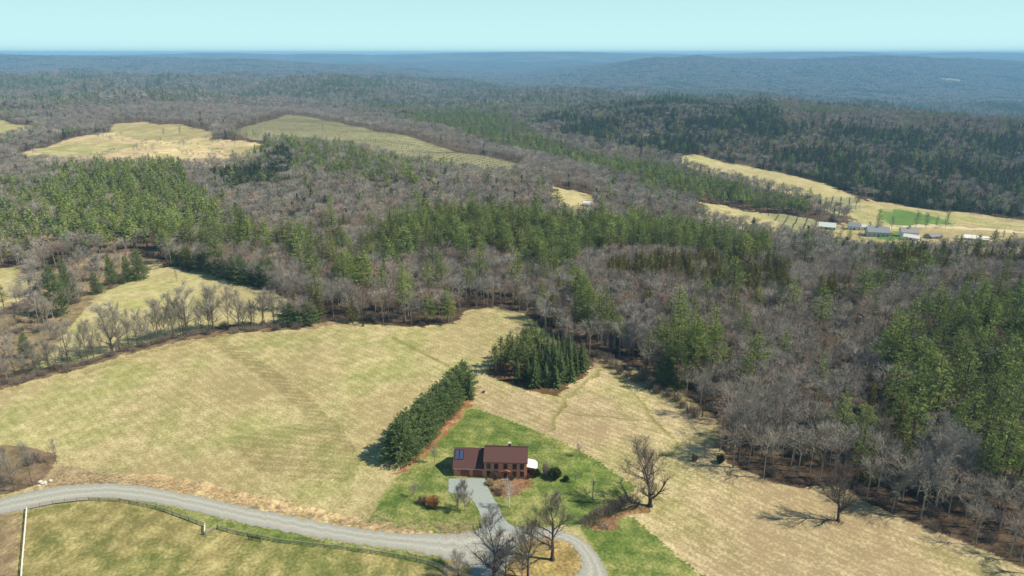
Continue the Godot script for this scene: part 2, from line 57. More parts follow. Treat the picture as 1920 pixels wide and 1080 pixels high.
	[0,0,0,0,0,0,0,0,0,0,0,0,0,0,0,0,0,0,0,0,0,0,0,0,0,0,0,0,0,0,0,0,0,0,0,0,0,-0.7,-3,-6.3,-10.3,-14.6,-19.4,-28.6,-34.2,-37.5,-39,-42.9,-45.9,-46.2,-45.6,-44.6,-42.3,-37.3,-31.5,-24.6,-18.6,-18.5,-24.7,-35,-47.2,-59,-70.3,-83.1,-97,-111.2,-125.2,-138.1,-149.4,-158.1,-163.9,-167.2,-167.9,-163.7,-150.3,-122,-73.3,-7.3,54.2,80.7,23.5,-48.9,-57.6,-48.6,-18.9,47,120.5,106.4],
	[0,0,0,0,0,0,0,0,0,0,0,0,0,0,0,0,0,0,0,0,0,0,0,0,0,0,0,0,0,0,0,0,0,0,0,0,0,-0.6,-2.6,-5.8,-9.7,-14,-18.9,-28.9,-34.9,-38,-39.6,-44.2,-47.8,-48.3,-47.7,-46.5,-44.4,-39.4,-33.7,-27,-21,-20.6,-26.6,-36.9,-49.1,-61,-72.4,-85.5,-99.6,-114.1,-128.3,-141.5,-153,-162.2,-168.1,-171.6,-173.1,-170.7,-161.1,-138.9,-97,-34.5,28.9,63.4,30.5,-44.4,-58.7,-53.3,-33.4,16.6,84.3,94.2],
	[0,0,0,0,0,0,0,0,0,0,0,0,0,0,0,0,0,0,0,0,0,0,0,0,0,0,0,0,0,0,0,0,0,0,0,0,0,-0.5,-2.4,-5.4,-9.1,-13.3,-18,-27.6,-33.6,-37,-39.2,-44.3,-48.6,-49.7,-49.4,-48.3,-46.4,-41.9,-36.6,-30.1,-24.1,-22.5,-27.4,-37.2,-49.3,-61.3,-73,-85.9,-100,-114.5,-128.8,-142.2,-154.1,-163.7,-170.3,-174.4,-176.9,-176.4,-170,-153.1,-117.6,-59.5,5.4,48.5,36.9,-37.6,-59.2,-55.4,-39.8,5.1,78.6,112.5],
	[0,0,0,0,0,0,0,0,0,0,0,0,0,0,0,0,0,0,0,0,0,0,0,0,0,0,0,0,0,0,0,0,0,0,0,0,0,-0.5,-2.3,-5,-8.5,-12.4,-16.7,-24.9,-30.6,-34.8,-38.1,-43.6,-48.4,-50.5,-51,-50.1,-48.4,-44.7,-40.1,-33.8,-27.7,-24.2,-27.3,-36.3,-48.1,-60.4,-72.2,-84.8,-98.6,-113,-127.3,-140.8,-153.1,-163.3,-170.8,-176,-179.6,-180.9,-177.5,-165,-135.5,-83.1,-17.7,34,40.2,-28.5,-58.4,-57,-45.3,-6.8,68.4,123.6],
	[0,0,0,0,0,0,0,0,0,0,0,0,0,0,0,0,0,0,0,0,0,0,0,0,0,0,0,0,0,0,0,0,0,0,0,0,0,-0.5,-2.1,-4.7,-7.9,-11.5,-15.4,-21.9,-27.3,-32.2,-36.7,-42.7,-48.1,-51.2,-52.5,-51.8,-50.4,-47.6,-43.7,-37.8,-31.4,-25.8,-27,-35.1,-46.6,-59.1,-71.2,-83.4,-96.9,-111,-125.2,-138.9,-151.5,-162.4,-171,-177.2,-182,-185.1,-184.5,-176.5,-154,-109.9,-48.1,9.8,30.9,-22.4,-57.1,-58.3,-50.5,-20.6,49.7,123.1],
	[0,0,0,0,0,0,0,0,0,0,0,0,0,0,0,0,0,0,0,0,0,0,0,0,0,0,0,0,0,0,0,0,0,0,0,0,0,-0.4,-2,-4.4,-7.3,-10.6,-14.1,-19,-24,-29.7,-35.4,-41.7,-47.7,-51.9,-53.9,-53.4,-52.4,-50.4,-47.4,-41.6,-35.1,-27.5,-26.7,-33.9,-45.1,-57.8,-70.1,-82,-95.1,-109,-123.2,-137,-150,-161.5,-171,-178.3,-184.1,-188.7,-190.6,-186.6,-170.9,-136,-79.9,-17.9,14.4,-22.1,-55,-59.1,-54.3,-33.1,26.9,110.6],
	[0,0,0,0,0,0,0,0,0,0,0,0,0,0,0,0,0,0,0,0,0,0,0,0,0,0,0,0,0,0,0,0,0,0,0,0,0,-0.4,-1.8,-4,-6.8,-9.8,-12.9,-16.5,-21.1,-27.3,-33.8,-40.5,-46.8,-51.9,-54.7,-54.6,-53.9,-52.6,-50.2,-44.9,-38.3,-29.4,-27,-32.9,-43.4,-56,-68.5,-80.1,-93,-106.7,-120.8,-134.7,-148,-160.1,-170.5,-178.8,-185.4,-191.1,-194.7,-193.8,-183.6,-157,-106.9,-41.4,3.6,-13.5,-50.5,-59.6,-57.2,-44.3,-0.1,80.5],
	[0,0,0,0,0,0,0,0,0,0,0,0,0,0,0,0,0,0,0,0,0,0,0,0,0,0,0,0,0,0,0,0,0,0,0,0,0,-0.4,-1.7,-3.7,-6.3,-9.1,-12,-15.1,-19.3,-25.2,-31.8,-38.6,-45.1,-50.7,-54.2,-55,-54.5,-53.5,-51.5,-46.9,-40.7,-31.8,-28.3,-32.2,-41.4,-53.4,-65.8,-77.6,-90.2,-103.6,-117.7,-131.8,-145.4,-158,-169.1,-178.1,-185.3,-191.5,-196.1,-197.3,-191.3,-171.6,-129.1,-64.9,-9.8,-2.3,-44.4,-59.5,-58.7,-51.6,-21.6,49.7],
	[0,0,0,0,0,0,0,0,0,0,0,0,0,0,0,0,0,0,0,0,0,0,0,0,0,0,0,0,0,0,0,0,0,0,0,0,0,-0.3,-1.5,-3.4,-5.8,-8.4,-11.2,-14.1,-17.9,-23.2,-29.6,-36.4,-43,-48.9,-53,-54.9,-54.7,-53.9,-52.1,-48.4,-42.6,-34.3,-30.1,-31.6,-39.2,-50.4,-62.6,-74.7,-87,-100.2,-114.3,-128.5,-142.5,-155.6,-167.2,-176.9,-184.6,-190.9,-196,-198.6,-195.8,-181.8,-147.1,-87.2,-24,3.4,-37.4,-58.4,-59.5,-55.9,-37.3,20.2],
	[0,0,0,0,0,0,0,0,0,0,0,0,0,0,0,0,0,0,0,0,0,0,0,0,0,0,0,0,0,0,0,0,0,0,0,0,0,-0.3,-1.4,-3.1,-5.3,-7.8,-10.4,-13.2,-16.5,-21.3,-27.3,-34.2,-40.9,-47.1,-51.9,-54.8,-54.9,-54.2,-52.7,-49.9,-44.6,-36.9,-32,-31,-37,-47.3,-59.5,-71.8,-83.8,-96.8,-110.8,-125.3,-139.6,-153.1,-165.3,-175.6,-183.8,-190.2,-195.7,-199.6,-200,-193.1,-171.1,-126.3,-66.3,-24.1,-36.1,-56.3,-59.8,-58.5,-50.1,-17.1],
	[0,0,0,0,0,0,0,0,0,0,0,0,0,0,0,0,0,0,0,0,0,0,0,0,0,0,0,0,0,0,0,0,0,0,0,0,0,-0.3,-1.3,-2.8,-4.8,-7.2,-9.7,-12.3,-15.2,-19.5,-25.2,-32.1,-38.9,-45.4,-50.8,-54.7,-55.1,-54.5,-53.3,-51.2,-46.4,-39.3,-33.7,-30.4,-35,-44.5,-56.5,-69.1,-80.8,-93.6,-107.6,-122.2,-136.8,-150.8,-163.5,-174.4,-183.1,-189.5,-195.2,-200.1,-203.7,-204.7,-201,-189,-162.9,-130.2,-98.6,-59.2,-60,-59.7,-58.3,-52.5],
	[0,0,0,0,0,0,0,0,0,0,0,0,0,0,0,0,0,0,0,0,0,0,0,0,0,0,0,0,0,0,0,0,0,0,0,0,0,-0.3,-1.1,-2.6,-4.4,-6.6,-9,-11.6,-14.1,-17.9,-23.4,-30.4,-37.1,-44,-49.8,-54.7,-55.3,-54.7,-53.8,-52.4,-48,-41.4,-35.1,-29.9,-33.2,-42,-54,-66.7,-78.3,-90.9,-104.9,-119.6,-134.5,-148.8,-162,-173.4,-182.4,-188.8,-194.5,-199.7,-204.2,-207.6,-209.6,-209.3,-195.1,-167.8,-133.2,-60,-60,-60,-60,-60]
]
# cover number, then the outline of the patch as x, z pairs in metres
const AREAS := [
	[16, [29.5,-1551.4,136.7,-1807.5,213.8,-2022.7,943.5,-2838.7,540.3,-1366.2,754.5,-1337.2,1041.8,-1364.9,1120.7,-1345.7,625,-722.5,545.7,-731.9,452.5,-774.9,400.5,-853.1,342.7,-1006.9,246.1,-1028.1,162.3,-1110.1,92.4,-1343.1]],
	[13, [-265.5,-1588.1,-147.4,-1947.1,0,-1691.9,57.5,-1250.3,106.5,-983.6,167.1,-936.5,215.3,-892.9,147.9,-756,101.6,-816,57.3,-925.7,0,-1090.1,-94.5,-1235]],
	[13, [156.4,-876.8,201.5,-858.4,235.9,-818,272.6,-756,302.9,-712,303.4,-648.8,284.2,-611,242.1,-609.9,208.5,-627.5,182.3,-682.3,131.7,-701.1]],
	[14, [-464.6,-582.1,-486.5,-697,-461.2,-735.9,-366.2,-752.1,-271.3,-598.6,-213.8,-501.4,-170.1,-445.3,-141.2,-400.3,-126.2,-363.2,-157.9,-384.9,-196.3,-387.6,-227.8,-388.1,-268.9,-398.9,-327.9,-400.9]],
	[13, [-417.1,-599.7,-432.5,-697,-358.4,-735.4,-280.7,-598.7,-213.4,-481.4,-209.1,-415,-241.9,-408.1,-298.8,-447.1]],
	[13, [-87.7,-405.7,-72.9,-459,-54.4,-491.9,-22.3,-468,14.8,-467.7,44.2,-463.1,43,-381.1,27.8,-342.2,11.4,-352.1,-9,-374,-31,-386,-49.3,-383.4,-62.7,-351.8,-78.8,-368.3]],
	[13, [36.5,-458.4,108.2,-569.9,156.2,-530.1,181.3,-470.6,159.6,-407.5,122.2,-409.6,78.5,-406.8,43,-381.1]],
	[14, [-159.6,-423.9,-116.5,-402.4,-100.2,-401.9,-78,-355.4,-69.7,-313.9,-97.5,-331.2,-120.1,-360.9,-139.8,-375.8]],
	[13, [-100.4,-389.3,-80.1,-366,-68.4,-309.9,-84.6,-322.3]],
	[26, [141.6,-235,171.3,-278.5,203,-292.1,255.1,-323.5,316.9,-352.7,154.7,-152,132.3,-149.6,129.3,-159.5,126.2,-173.3,117.2,-179.5,123.3,-200.2]],
	[15, [51.8,-353.3,74.4,-382.6,107.5,-389.9,152,-427.1,160.5,-379.2,139.4,-316.6,119.6,-308.6,98,-322.4,75.9,-331.2,52.5,-338.2]],
	[15, [158.1,-332.4,176.8,-339.9,160,-299.9,142.1,-290.1]],
	[15, [229.5,-416.5,307.7,-502.3,285.8,-425.4,242,-361.3,208.1,-343.4,207.2,-374.1]],
	[15, [296.5,-436.5,358.5,-444.1,315.8,-388.2,278,-379.1]],
	[14, [29.7,-298.4,50.6,-305.9,46.9,-265.6,33.8,-248.8,27.9,-265.6]],
	[13, [57.6,-253.4,71,-267.5,82.8,-253.4,76.8,-228.8,63.9,-224.3,54.1,-228.8]],
	[17, [47.6,-276.7,64.9,-281.8,60.2,-253.4,46.9,-250.8]],
	[14, [-358.1,-877.3,-325.3,-963.9,-239.9,-918.3,-117.8,-760.3,-64.8,-637.6,-74.7,-595.2,-160,-639.8,-255.9,-749.9]],
	[15, [-309.8,-685.6,-285.5,-751.1,-285.5,-882.9,-231.9,-747.6,-212.4,-616.2,-241.5,-603.6]],
	[22, [-655,-1806,-707.6,-2347.1,-446.7,-1843,-265,-1340.1,-149,-1219.2,-49.9,-1081.5,29.7,-961.9,91.9,-845.8,99.9,-752.7,45.2,-724.4,13.8,-711.2,-17.8,-767.7,-58.2,-837.3,-113,-918.2,-176.5,-1001.8,-248.9,-1087,-332.4,-1213.9,-389.5,-1235.6,-423.3,-1159.5]],
	[22, [-854.5,-1276.6,-891.9,-1617.1,-838.8,-1763.5,-763,-1982.6,-686.8,-2276.4,-340.7,-1244.3,-398.8,-1264.9,-401.1,-1145.2,-411.8,-1015.2,-440.1,-1027.4,-543.1,-1130.4,-635.3,-1209.3,-670.3,-1180.6,-688.3,-1045.9]],
	[1, [-195.5,-219.1,-189.5,-226.9,-182.6,-234.3,-172,-243.5,-159,-258.6,-143,-271.9,-123.6,-281.4,-96.4,-285.7,-79.7,-296.8,-63.6,-290.8,-41.3,-288.3,-27.1,-293.5,-22,-309.4,-7.9,-314.5,6.4,-303.7,9.9,-294.8,22.6,-266.2,32.1,-245.4,38,-245.4,45.5,-233.4,54.3,-222.3,61.9,-213.6,67.5,-203.3,66.6,-190.6,65.2,-179.2,70.1,-175.3,75.9,-169.1,81.1,-166.8,89,-167.3,95.2,-167.3,97.9,-160.4,102.2,-155.7,107.3,-150.6,114.4,-143.9,119.6,-139.4,123.9,-134.2,129.6,-126.6,109.1,-100.1,-116.4,-100.1,-199.4,-200.5]],
	[2, [-15.5,-221.1,-11.1,-233.8,7.8,-225.2,16.5,-222.3,31.7,-245.4,38,-245.4,45.5,-233.4,54.3,-222.3,61.9,-213.6,67.5,-203.3,66.6,-190.6,65.2,-179.2,70.1,-175.3,75.9,-169.1,81.1,-166.8,89,-167.3,95.2,-167.3,97.9,-160.4,102.2,-155.7,107.3,-150.6,114.4,-143.9,119.6,-139.4,123.9,-134.2,129.6,-126.6,109.1,-100.1,47.8,-100.1,44.5,-131.7,31.7,-154.6,35.4,-167.8,20.2,-187.5,0,-205.8,-13.1,-213.2]],
	[10, [-188.4,-243,-191.3,-260.7,-203.5,-295.5,-213.4,-332.3,-210,-354.3,-209.4,-382.6,-195.7,-383.5,-163.4,-361.8,-133.1,-343,-113.7,-326.1,-103.6,-293.5,-129.4,-290.2,-146.8,-280.2,-163.1,-266.2,-176.1,-250.3]],
	[10, [-322.3,-379.1,-291.9,-379.9,-271.4,-374.7,-257.9,-348.4,-245.2,-320.4,-248.3,-309.8,-264.5,-303.9]],
	[1, [-1180.1,-1477.7,-1095.3,-1469.4,-924.9,-1290.7,-804.5,-1197.2,-770.9,-1106.5,-753.2,-1022.1,-792.7,-982]],
	[21, [-613.4,-861.9,-636.8,-961.9,-644.7,-1037.2,-646.1,-1125.9,-454.1,-1058.8,-432.4,-996.1,-398.5,-977.8,-336.2,-942.6,-303.7,-853.1,-324,-771.2,-385,-748.6,-472.7,-749,-570.7,-798.8]],
	[1, [-663.4,-1149.3,-710.5,-1251,-673.4,-1281.6,-576.6,-1199.7,-462.9,-1084.2,-437.7,-1014.9,-505.3,-996,-575.8,-1042]],
	[1, [-405,-929.8,-329,-927.8,-309.8,-870.9,-389.4,-900.6]],
	[1, [-618.5,-889.6,-607.7,-1014.1,-521,-966.9,-503.3,-855.6,-547.1,-820.2]],
	[11, [-434.4,-1071,-431,-1230.6,-454.8,-1442.5,-386.8,-1412.5,-278.6,-1216.8,-194.6,-1104.6,-126.8,-1030.5,-67.6,-972,-20.6,-885.5,17.4,-799.5,2.7,-680.5,-32.2,-685.9,-75.1,-741.4,-138,-808.7,-212.5,-887.7,-297.5,-966.8,-368.8,-978.7]],
	[10, [41.6,-661.1,60.8,-671.5,78.4,-653.6,71.9,-587.9,58.4,-542,43.4,-545.1,35,-581.4]],
	[10, [247.4,-1058.4,285.9,-1087.8,314.7,-1041.1,346.9,-968.7,378.8,-896,404,-856.7,416,-807.8,356.3,-698.6,333.8,-698.8,336.2,-730.3,327.9,-783.9,298.5,-826,261.9,-881.4,238.5,-957.9]],
	[11, [373.2,-801.6,414.5,-804.8,365.6,-718,342.2,-717.6]],
	[10, [192.1,-693,217,-702.5,251.3,-687.6,285,-675.2,311.7,-649.9,304.3,-600.8,236.1,-541.7,211.3,-572.1,179.6,-590.9,172,-635.7]],
	[11, [258.3,-676.2,285,-675.2,311.7,-649.9,304.3,-600.8,239.5,-549.8]],
	[1, [413.1,-801.9,435.4,-810.6,460.2,-784.8,478.7,-752.7,525.6,-741.5,552.1,-712.7,584,-669,407.4,-459.7,345.3,-477.8,321.7,-501.4,299.9,-512.6,273.7,-527.4,253.7,-551.5,303.2,-630.9,328.1,-651.2,367.9,-719]],
	[12, [409.4,-740.9,435.7,-751.1,446.3,-727.8,456.8,-697.4,451.9,-680.8,401.9,-660.4,376.6,-662.9,387.4,-706.1]],
	[12, [336.1,-605.8,365.4,-623.5,340.1,-577.7,322.6,-579.7]],
	[18, [340.8,-624.7,357.6,-637.1,388.8,-656,445.5,-662.3,509.6,-655.3,556.1,-635.7,549.4,-627.7,503.5,-647.1,438.1,-650.7,382.6,-645.1,350.4,-623.8]],
	[12, [-590.2,-2903,-512.5,-3098.5,-420.4,-3068.9,-419.3,-2853,-520.7,-2819.7]],
	[24, [-249.2,-290.4,-243.2,-302.6,-234.8,-312.7,-266,-370.5,-258,-385.3,-258.6,-408.2,-228.2,-420.6,-205.7,-384.8,-209,-352.5,-211.9,-329.8,-201.8,-292.8,-189.9,-258.6,-185.6,-238.8,-197.9,-222.3]],
	[10, [-188.4,-243,-191.3,-260.7,-203.5,-295.5,-213.4,-332.3,-210,-354.3,-209.4,-382.6,-195.7,-383.5,-163.4,-361.8,-133.1,-343,-113.7,-326.1,-103.6,-293.5,-129.4,-290.2,-146.8,-280.2,-163.1,-266.2,-176.1,-250.3]],
	[23, [-93.2,-193.2,-78.3,-200.5,-65,-204,-51.2,-190.6,-44.2,-173.1,-55.7,-169.1,-76.7,-175.8]],
	[23, [-134.5,-274.2,-114.7,-255.7,-92,-233,-73.8,-211.2,-57.2,-188.7,-52,-192.6,-68.6,-215.2,-87.2,-237.4,-110.2,-260.4,-130.1,-278.9]],
	[23, [-125.3,-284.2,-136,-275.7,-149.5,-264.9,-161,-252.7,-169.7,-241.9,-166.6,-239.4,-158,-250,-146.8,-262,-133.5,-272.6,-122.8,-281]],
	[25, [-127.6,-167.6,-117.4,-168.6,-107.6,-167.6,-97.2,-165,-83.4,-161.1,-70,-156.9,-57.3,-153.5,-45.1,-150.2,-36.2,-148.1,-27.7,-146.8,-15.2,-146.4,-15.4,-149.1,-28.2,-150.2,-38.5,-152.4,-52.5,-156.9,-65.4,-160.9,-79.2,-165.8,-93.5,-170.4,-107.5,-173.6,-119.6,-172.6,-127.3,-169.6]],
	[3, [-132.3,-156.4,-124.2,-159.7,-114.9,-161.6,-105.6,-160.9,-93.8,-158,-80.4,-153.9,-67.5,-150,-55.3,-146.8,-43.6,-143.9,-35,-141.9,-26.7,-140.4,-17.1,-137.9,-16,-132.4,-26.2,-137.1,-42.8,-140.8,-59.7,-143.3,-76.8,-148.5,-80.5,-149.1,-96,-156.4,-108.2,-160.2,-120.5,-160.9]],
	[6, [-96.2,-285.1,-89.1,-294.8,-77.2,-296.8,-74.1,-294.1,-87.2,-287.6]],
	[6, [31.7,-245.4,35.9,-263.4,48.6,-245.4,59.8,-229.4,68.8,-211.3,71.1,-197.1,65.3,-189.1,66.6,-203.3,61.9,-213.6,54.3,-222.3,45.5,-233.4,37.9,-244.5]],
	[20, [-195.5,-219.1,-189.5,-226.9,-182.6,-234.3,-172,-243.5,-159,-258.6,-143,-271.9,-123.6,-281.4,-96.5,-286.4,-98.1,-291.5,-126.2,-288.3,-146.8,-280.2,-163.1,-266.2,-176.1,-250.3,-187.5,-241.6,-200.1,-225.2]],
	[20, [-172.9,-189.1,-156,-189.1,-142.1,-184.5,-137.5,-178.1,-136.9,-167.8,-144.5,-163.3,-151.3,-160.4]],
	[6, [-138.7,-179.2,-123.8,-174.5,-108.4,-169.1,-117.5,-168.9,-127.7,-167.8,-136.1,-166.6]],
	[3, [-39.5,-151.7,-33.8,-172.3,-26.6,-184.5,-15,-212.8,-11.2,-212.8,0,-204,13,-193.8,24.7,-182.1,35.4,-167.8,29,-155.7,19,-150.2,5.6,-149.5,-7.7,-148.1,-22.2,-147]],
	[3, [18.2,-149.1,22.5,-150.2,30.2,-153.9,32.9,-153,39.1,-141.9,46.2,-131,51.8,-118.7,22.3,-118.7,22.1,-135.3]],
	[4, [-35.2,-172.3,-31.7,-176.1,-26.4,-184.5,-19.7,-201.9,-12.9,-219.9,-15.1,-222.3,-19.6,-215.1,-25.9,-196.5,-28.9,-186.9,-33.8,-175.3,-35.6,-173.6]],
	[19, [-11.2,-240.7,-3.3,-256.5,9,-263.4,21.8,-254.4,31.7,-245.4,26.6,-237,16.5,-222.3,7.8,-225.2,-2,-232.5]],
	[5, [-146.1,-153.5,-132.6,-155.7,-120.5,-160.9,-108.2,-160.2,-96,-156.4,-80.5,-149.1,-76.8,-148.5,-59.7,-143.3,-42.8,-140.8,-26.2,-137.1,-16,-132.4,-7.1,-118.7,-120,-118.7]],
	[6, [-147,-154.6,-132.7,-155.3,-117.4,-130,-121.1,-120.2]],
	[7, [3.4,-144.1,11,-145,14.9,-142.9,16.8,-139,17,-134.9,14.2,-130.8,10.7,-120.2,-3.6,-120.2,-1.9,-133.5,0.7,-140]],
	[9, [-7.8,-170.4,3.9,-171,6.2,-169.1,2.3,-164,-2.3,-162.8,-6,-164]],
	[9, [19,-150.2,25.9,-154.6,33.9,-159.2,38.9,-158,36.9,-155.3,28.5,-152.4,26.5,-148.1,22.3,-148.1]],
	[8, [34.7,-244.9,27.5,-232.9,18.4,-218.6,14.4,-207.8,11.8,-196.7,13.4,-196.3,16,-207.4,19.8,-217.9,28.9,-232.1,36,-244]],
	[8, [37.2,-244.2,42.1,-229.2,45.9,-216.9,46.9,-205.6,50.7,-195.2,53,-190.8,48.7,-185.7,41.3,-181.6,42.1,-180.3,49.6,-184.5,54.5,-190.5,52.1,-195.8,48.4,-206,47.3,-217.2,43.6,-229.7,38.6,-244.7]],
	[8, [12.9,-210.9,29.2,-207.2,46,-203.6,46.1,-204.4,29.4,-208,13.1,-211.7]],
	[8, [-53.3,-275.9,-41.1,-262.8,-28.6,-249.7,-20.4,-240.1,-19,-241.2,-27.3,-250.9,-39.7,-264,-52,-277.2]]
]
const GRAVEL := {
	"road": [[-149.3,-155.7,-142.8,-160.9,-136.5,-164.8,-127.6,-167.6,-117.4,-168.6,-107.6,-167.6,-97.2,-165,-83.4,-161.1,-70,-156.9,-57.3,-153.5,-45.1,-150.2,-36.2,-148.1,-27.7,-146.8,-17.9,-146.4,-11.1,-146.8], [-144.3,-149.1,-138.2,-154.4,-132.3,-156.4,-124.2,-159.7,-114.9,-161.6,-105.6,-160.9,-93.8,-158,-80.4,-153.9,-67.5,-150,-55.3,-146.8,-43.6,-143.9,-35,-141.9,-26.7,-140.4,-17.1,-137.9,-9.7,-135.3]],
	"drive": [[-18.1,-165.8,-17.7,-164.3,-13.8,-163.3,-11,-160.9,-9.2,-156.6,-8,-152.1,-7.7,-147.8,-8.9,-145.8], [-8,-171.2,-7.6,-168.6,-6.6,-166,-5.1,-161.8,-3.5,-157.6,-2,-153,0.3,-150,3.5,-148.7]],
	"court": [[-18.6,-171,-18.4,-168.3,-18.1,-165.5], [-7.8,-171.1,-7.7,-168.6,-7.5,-165.5]],
	"loop": [[-13.8,-146.8,-7.7,-149.1,0,-150,8.4,-149.5,14.6,-147.4,18.8,-143.5,21.4,-138.1,22.8,-132.6,23.5,-126.6,23.7,-120.2], [-10.4,-134.9,-3.3,-138.7,1.1,-143.3,6.8,-144.7,11.6,-145,14.6,-143.1,16.5,-139.4,16.9,-135.3,14.7,-130.8,11.9,-120.2]],
	"front": [[-13.8,-146.6,-10.7,-141,-9.7,-134.4,-9.9,-126.6,-10.7,-120.2], [2.1,-144.5,0.3,-139.4,-2.3,-133.1,-3.7,-126.6,-4.7,-120.2]]
}
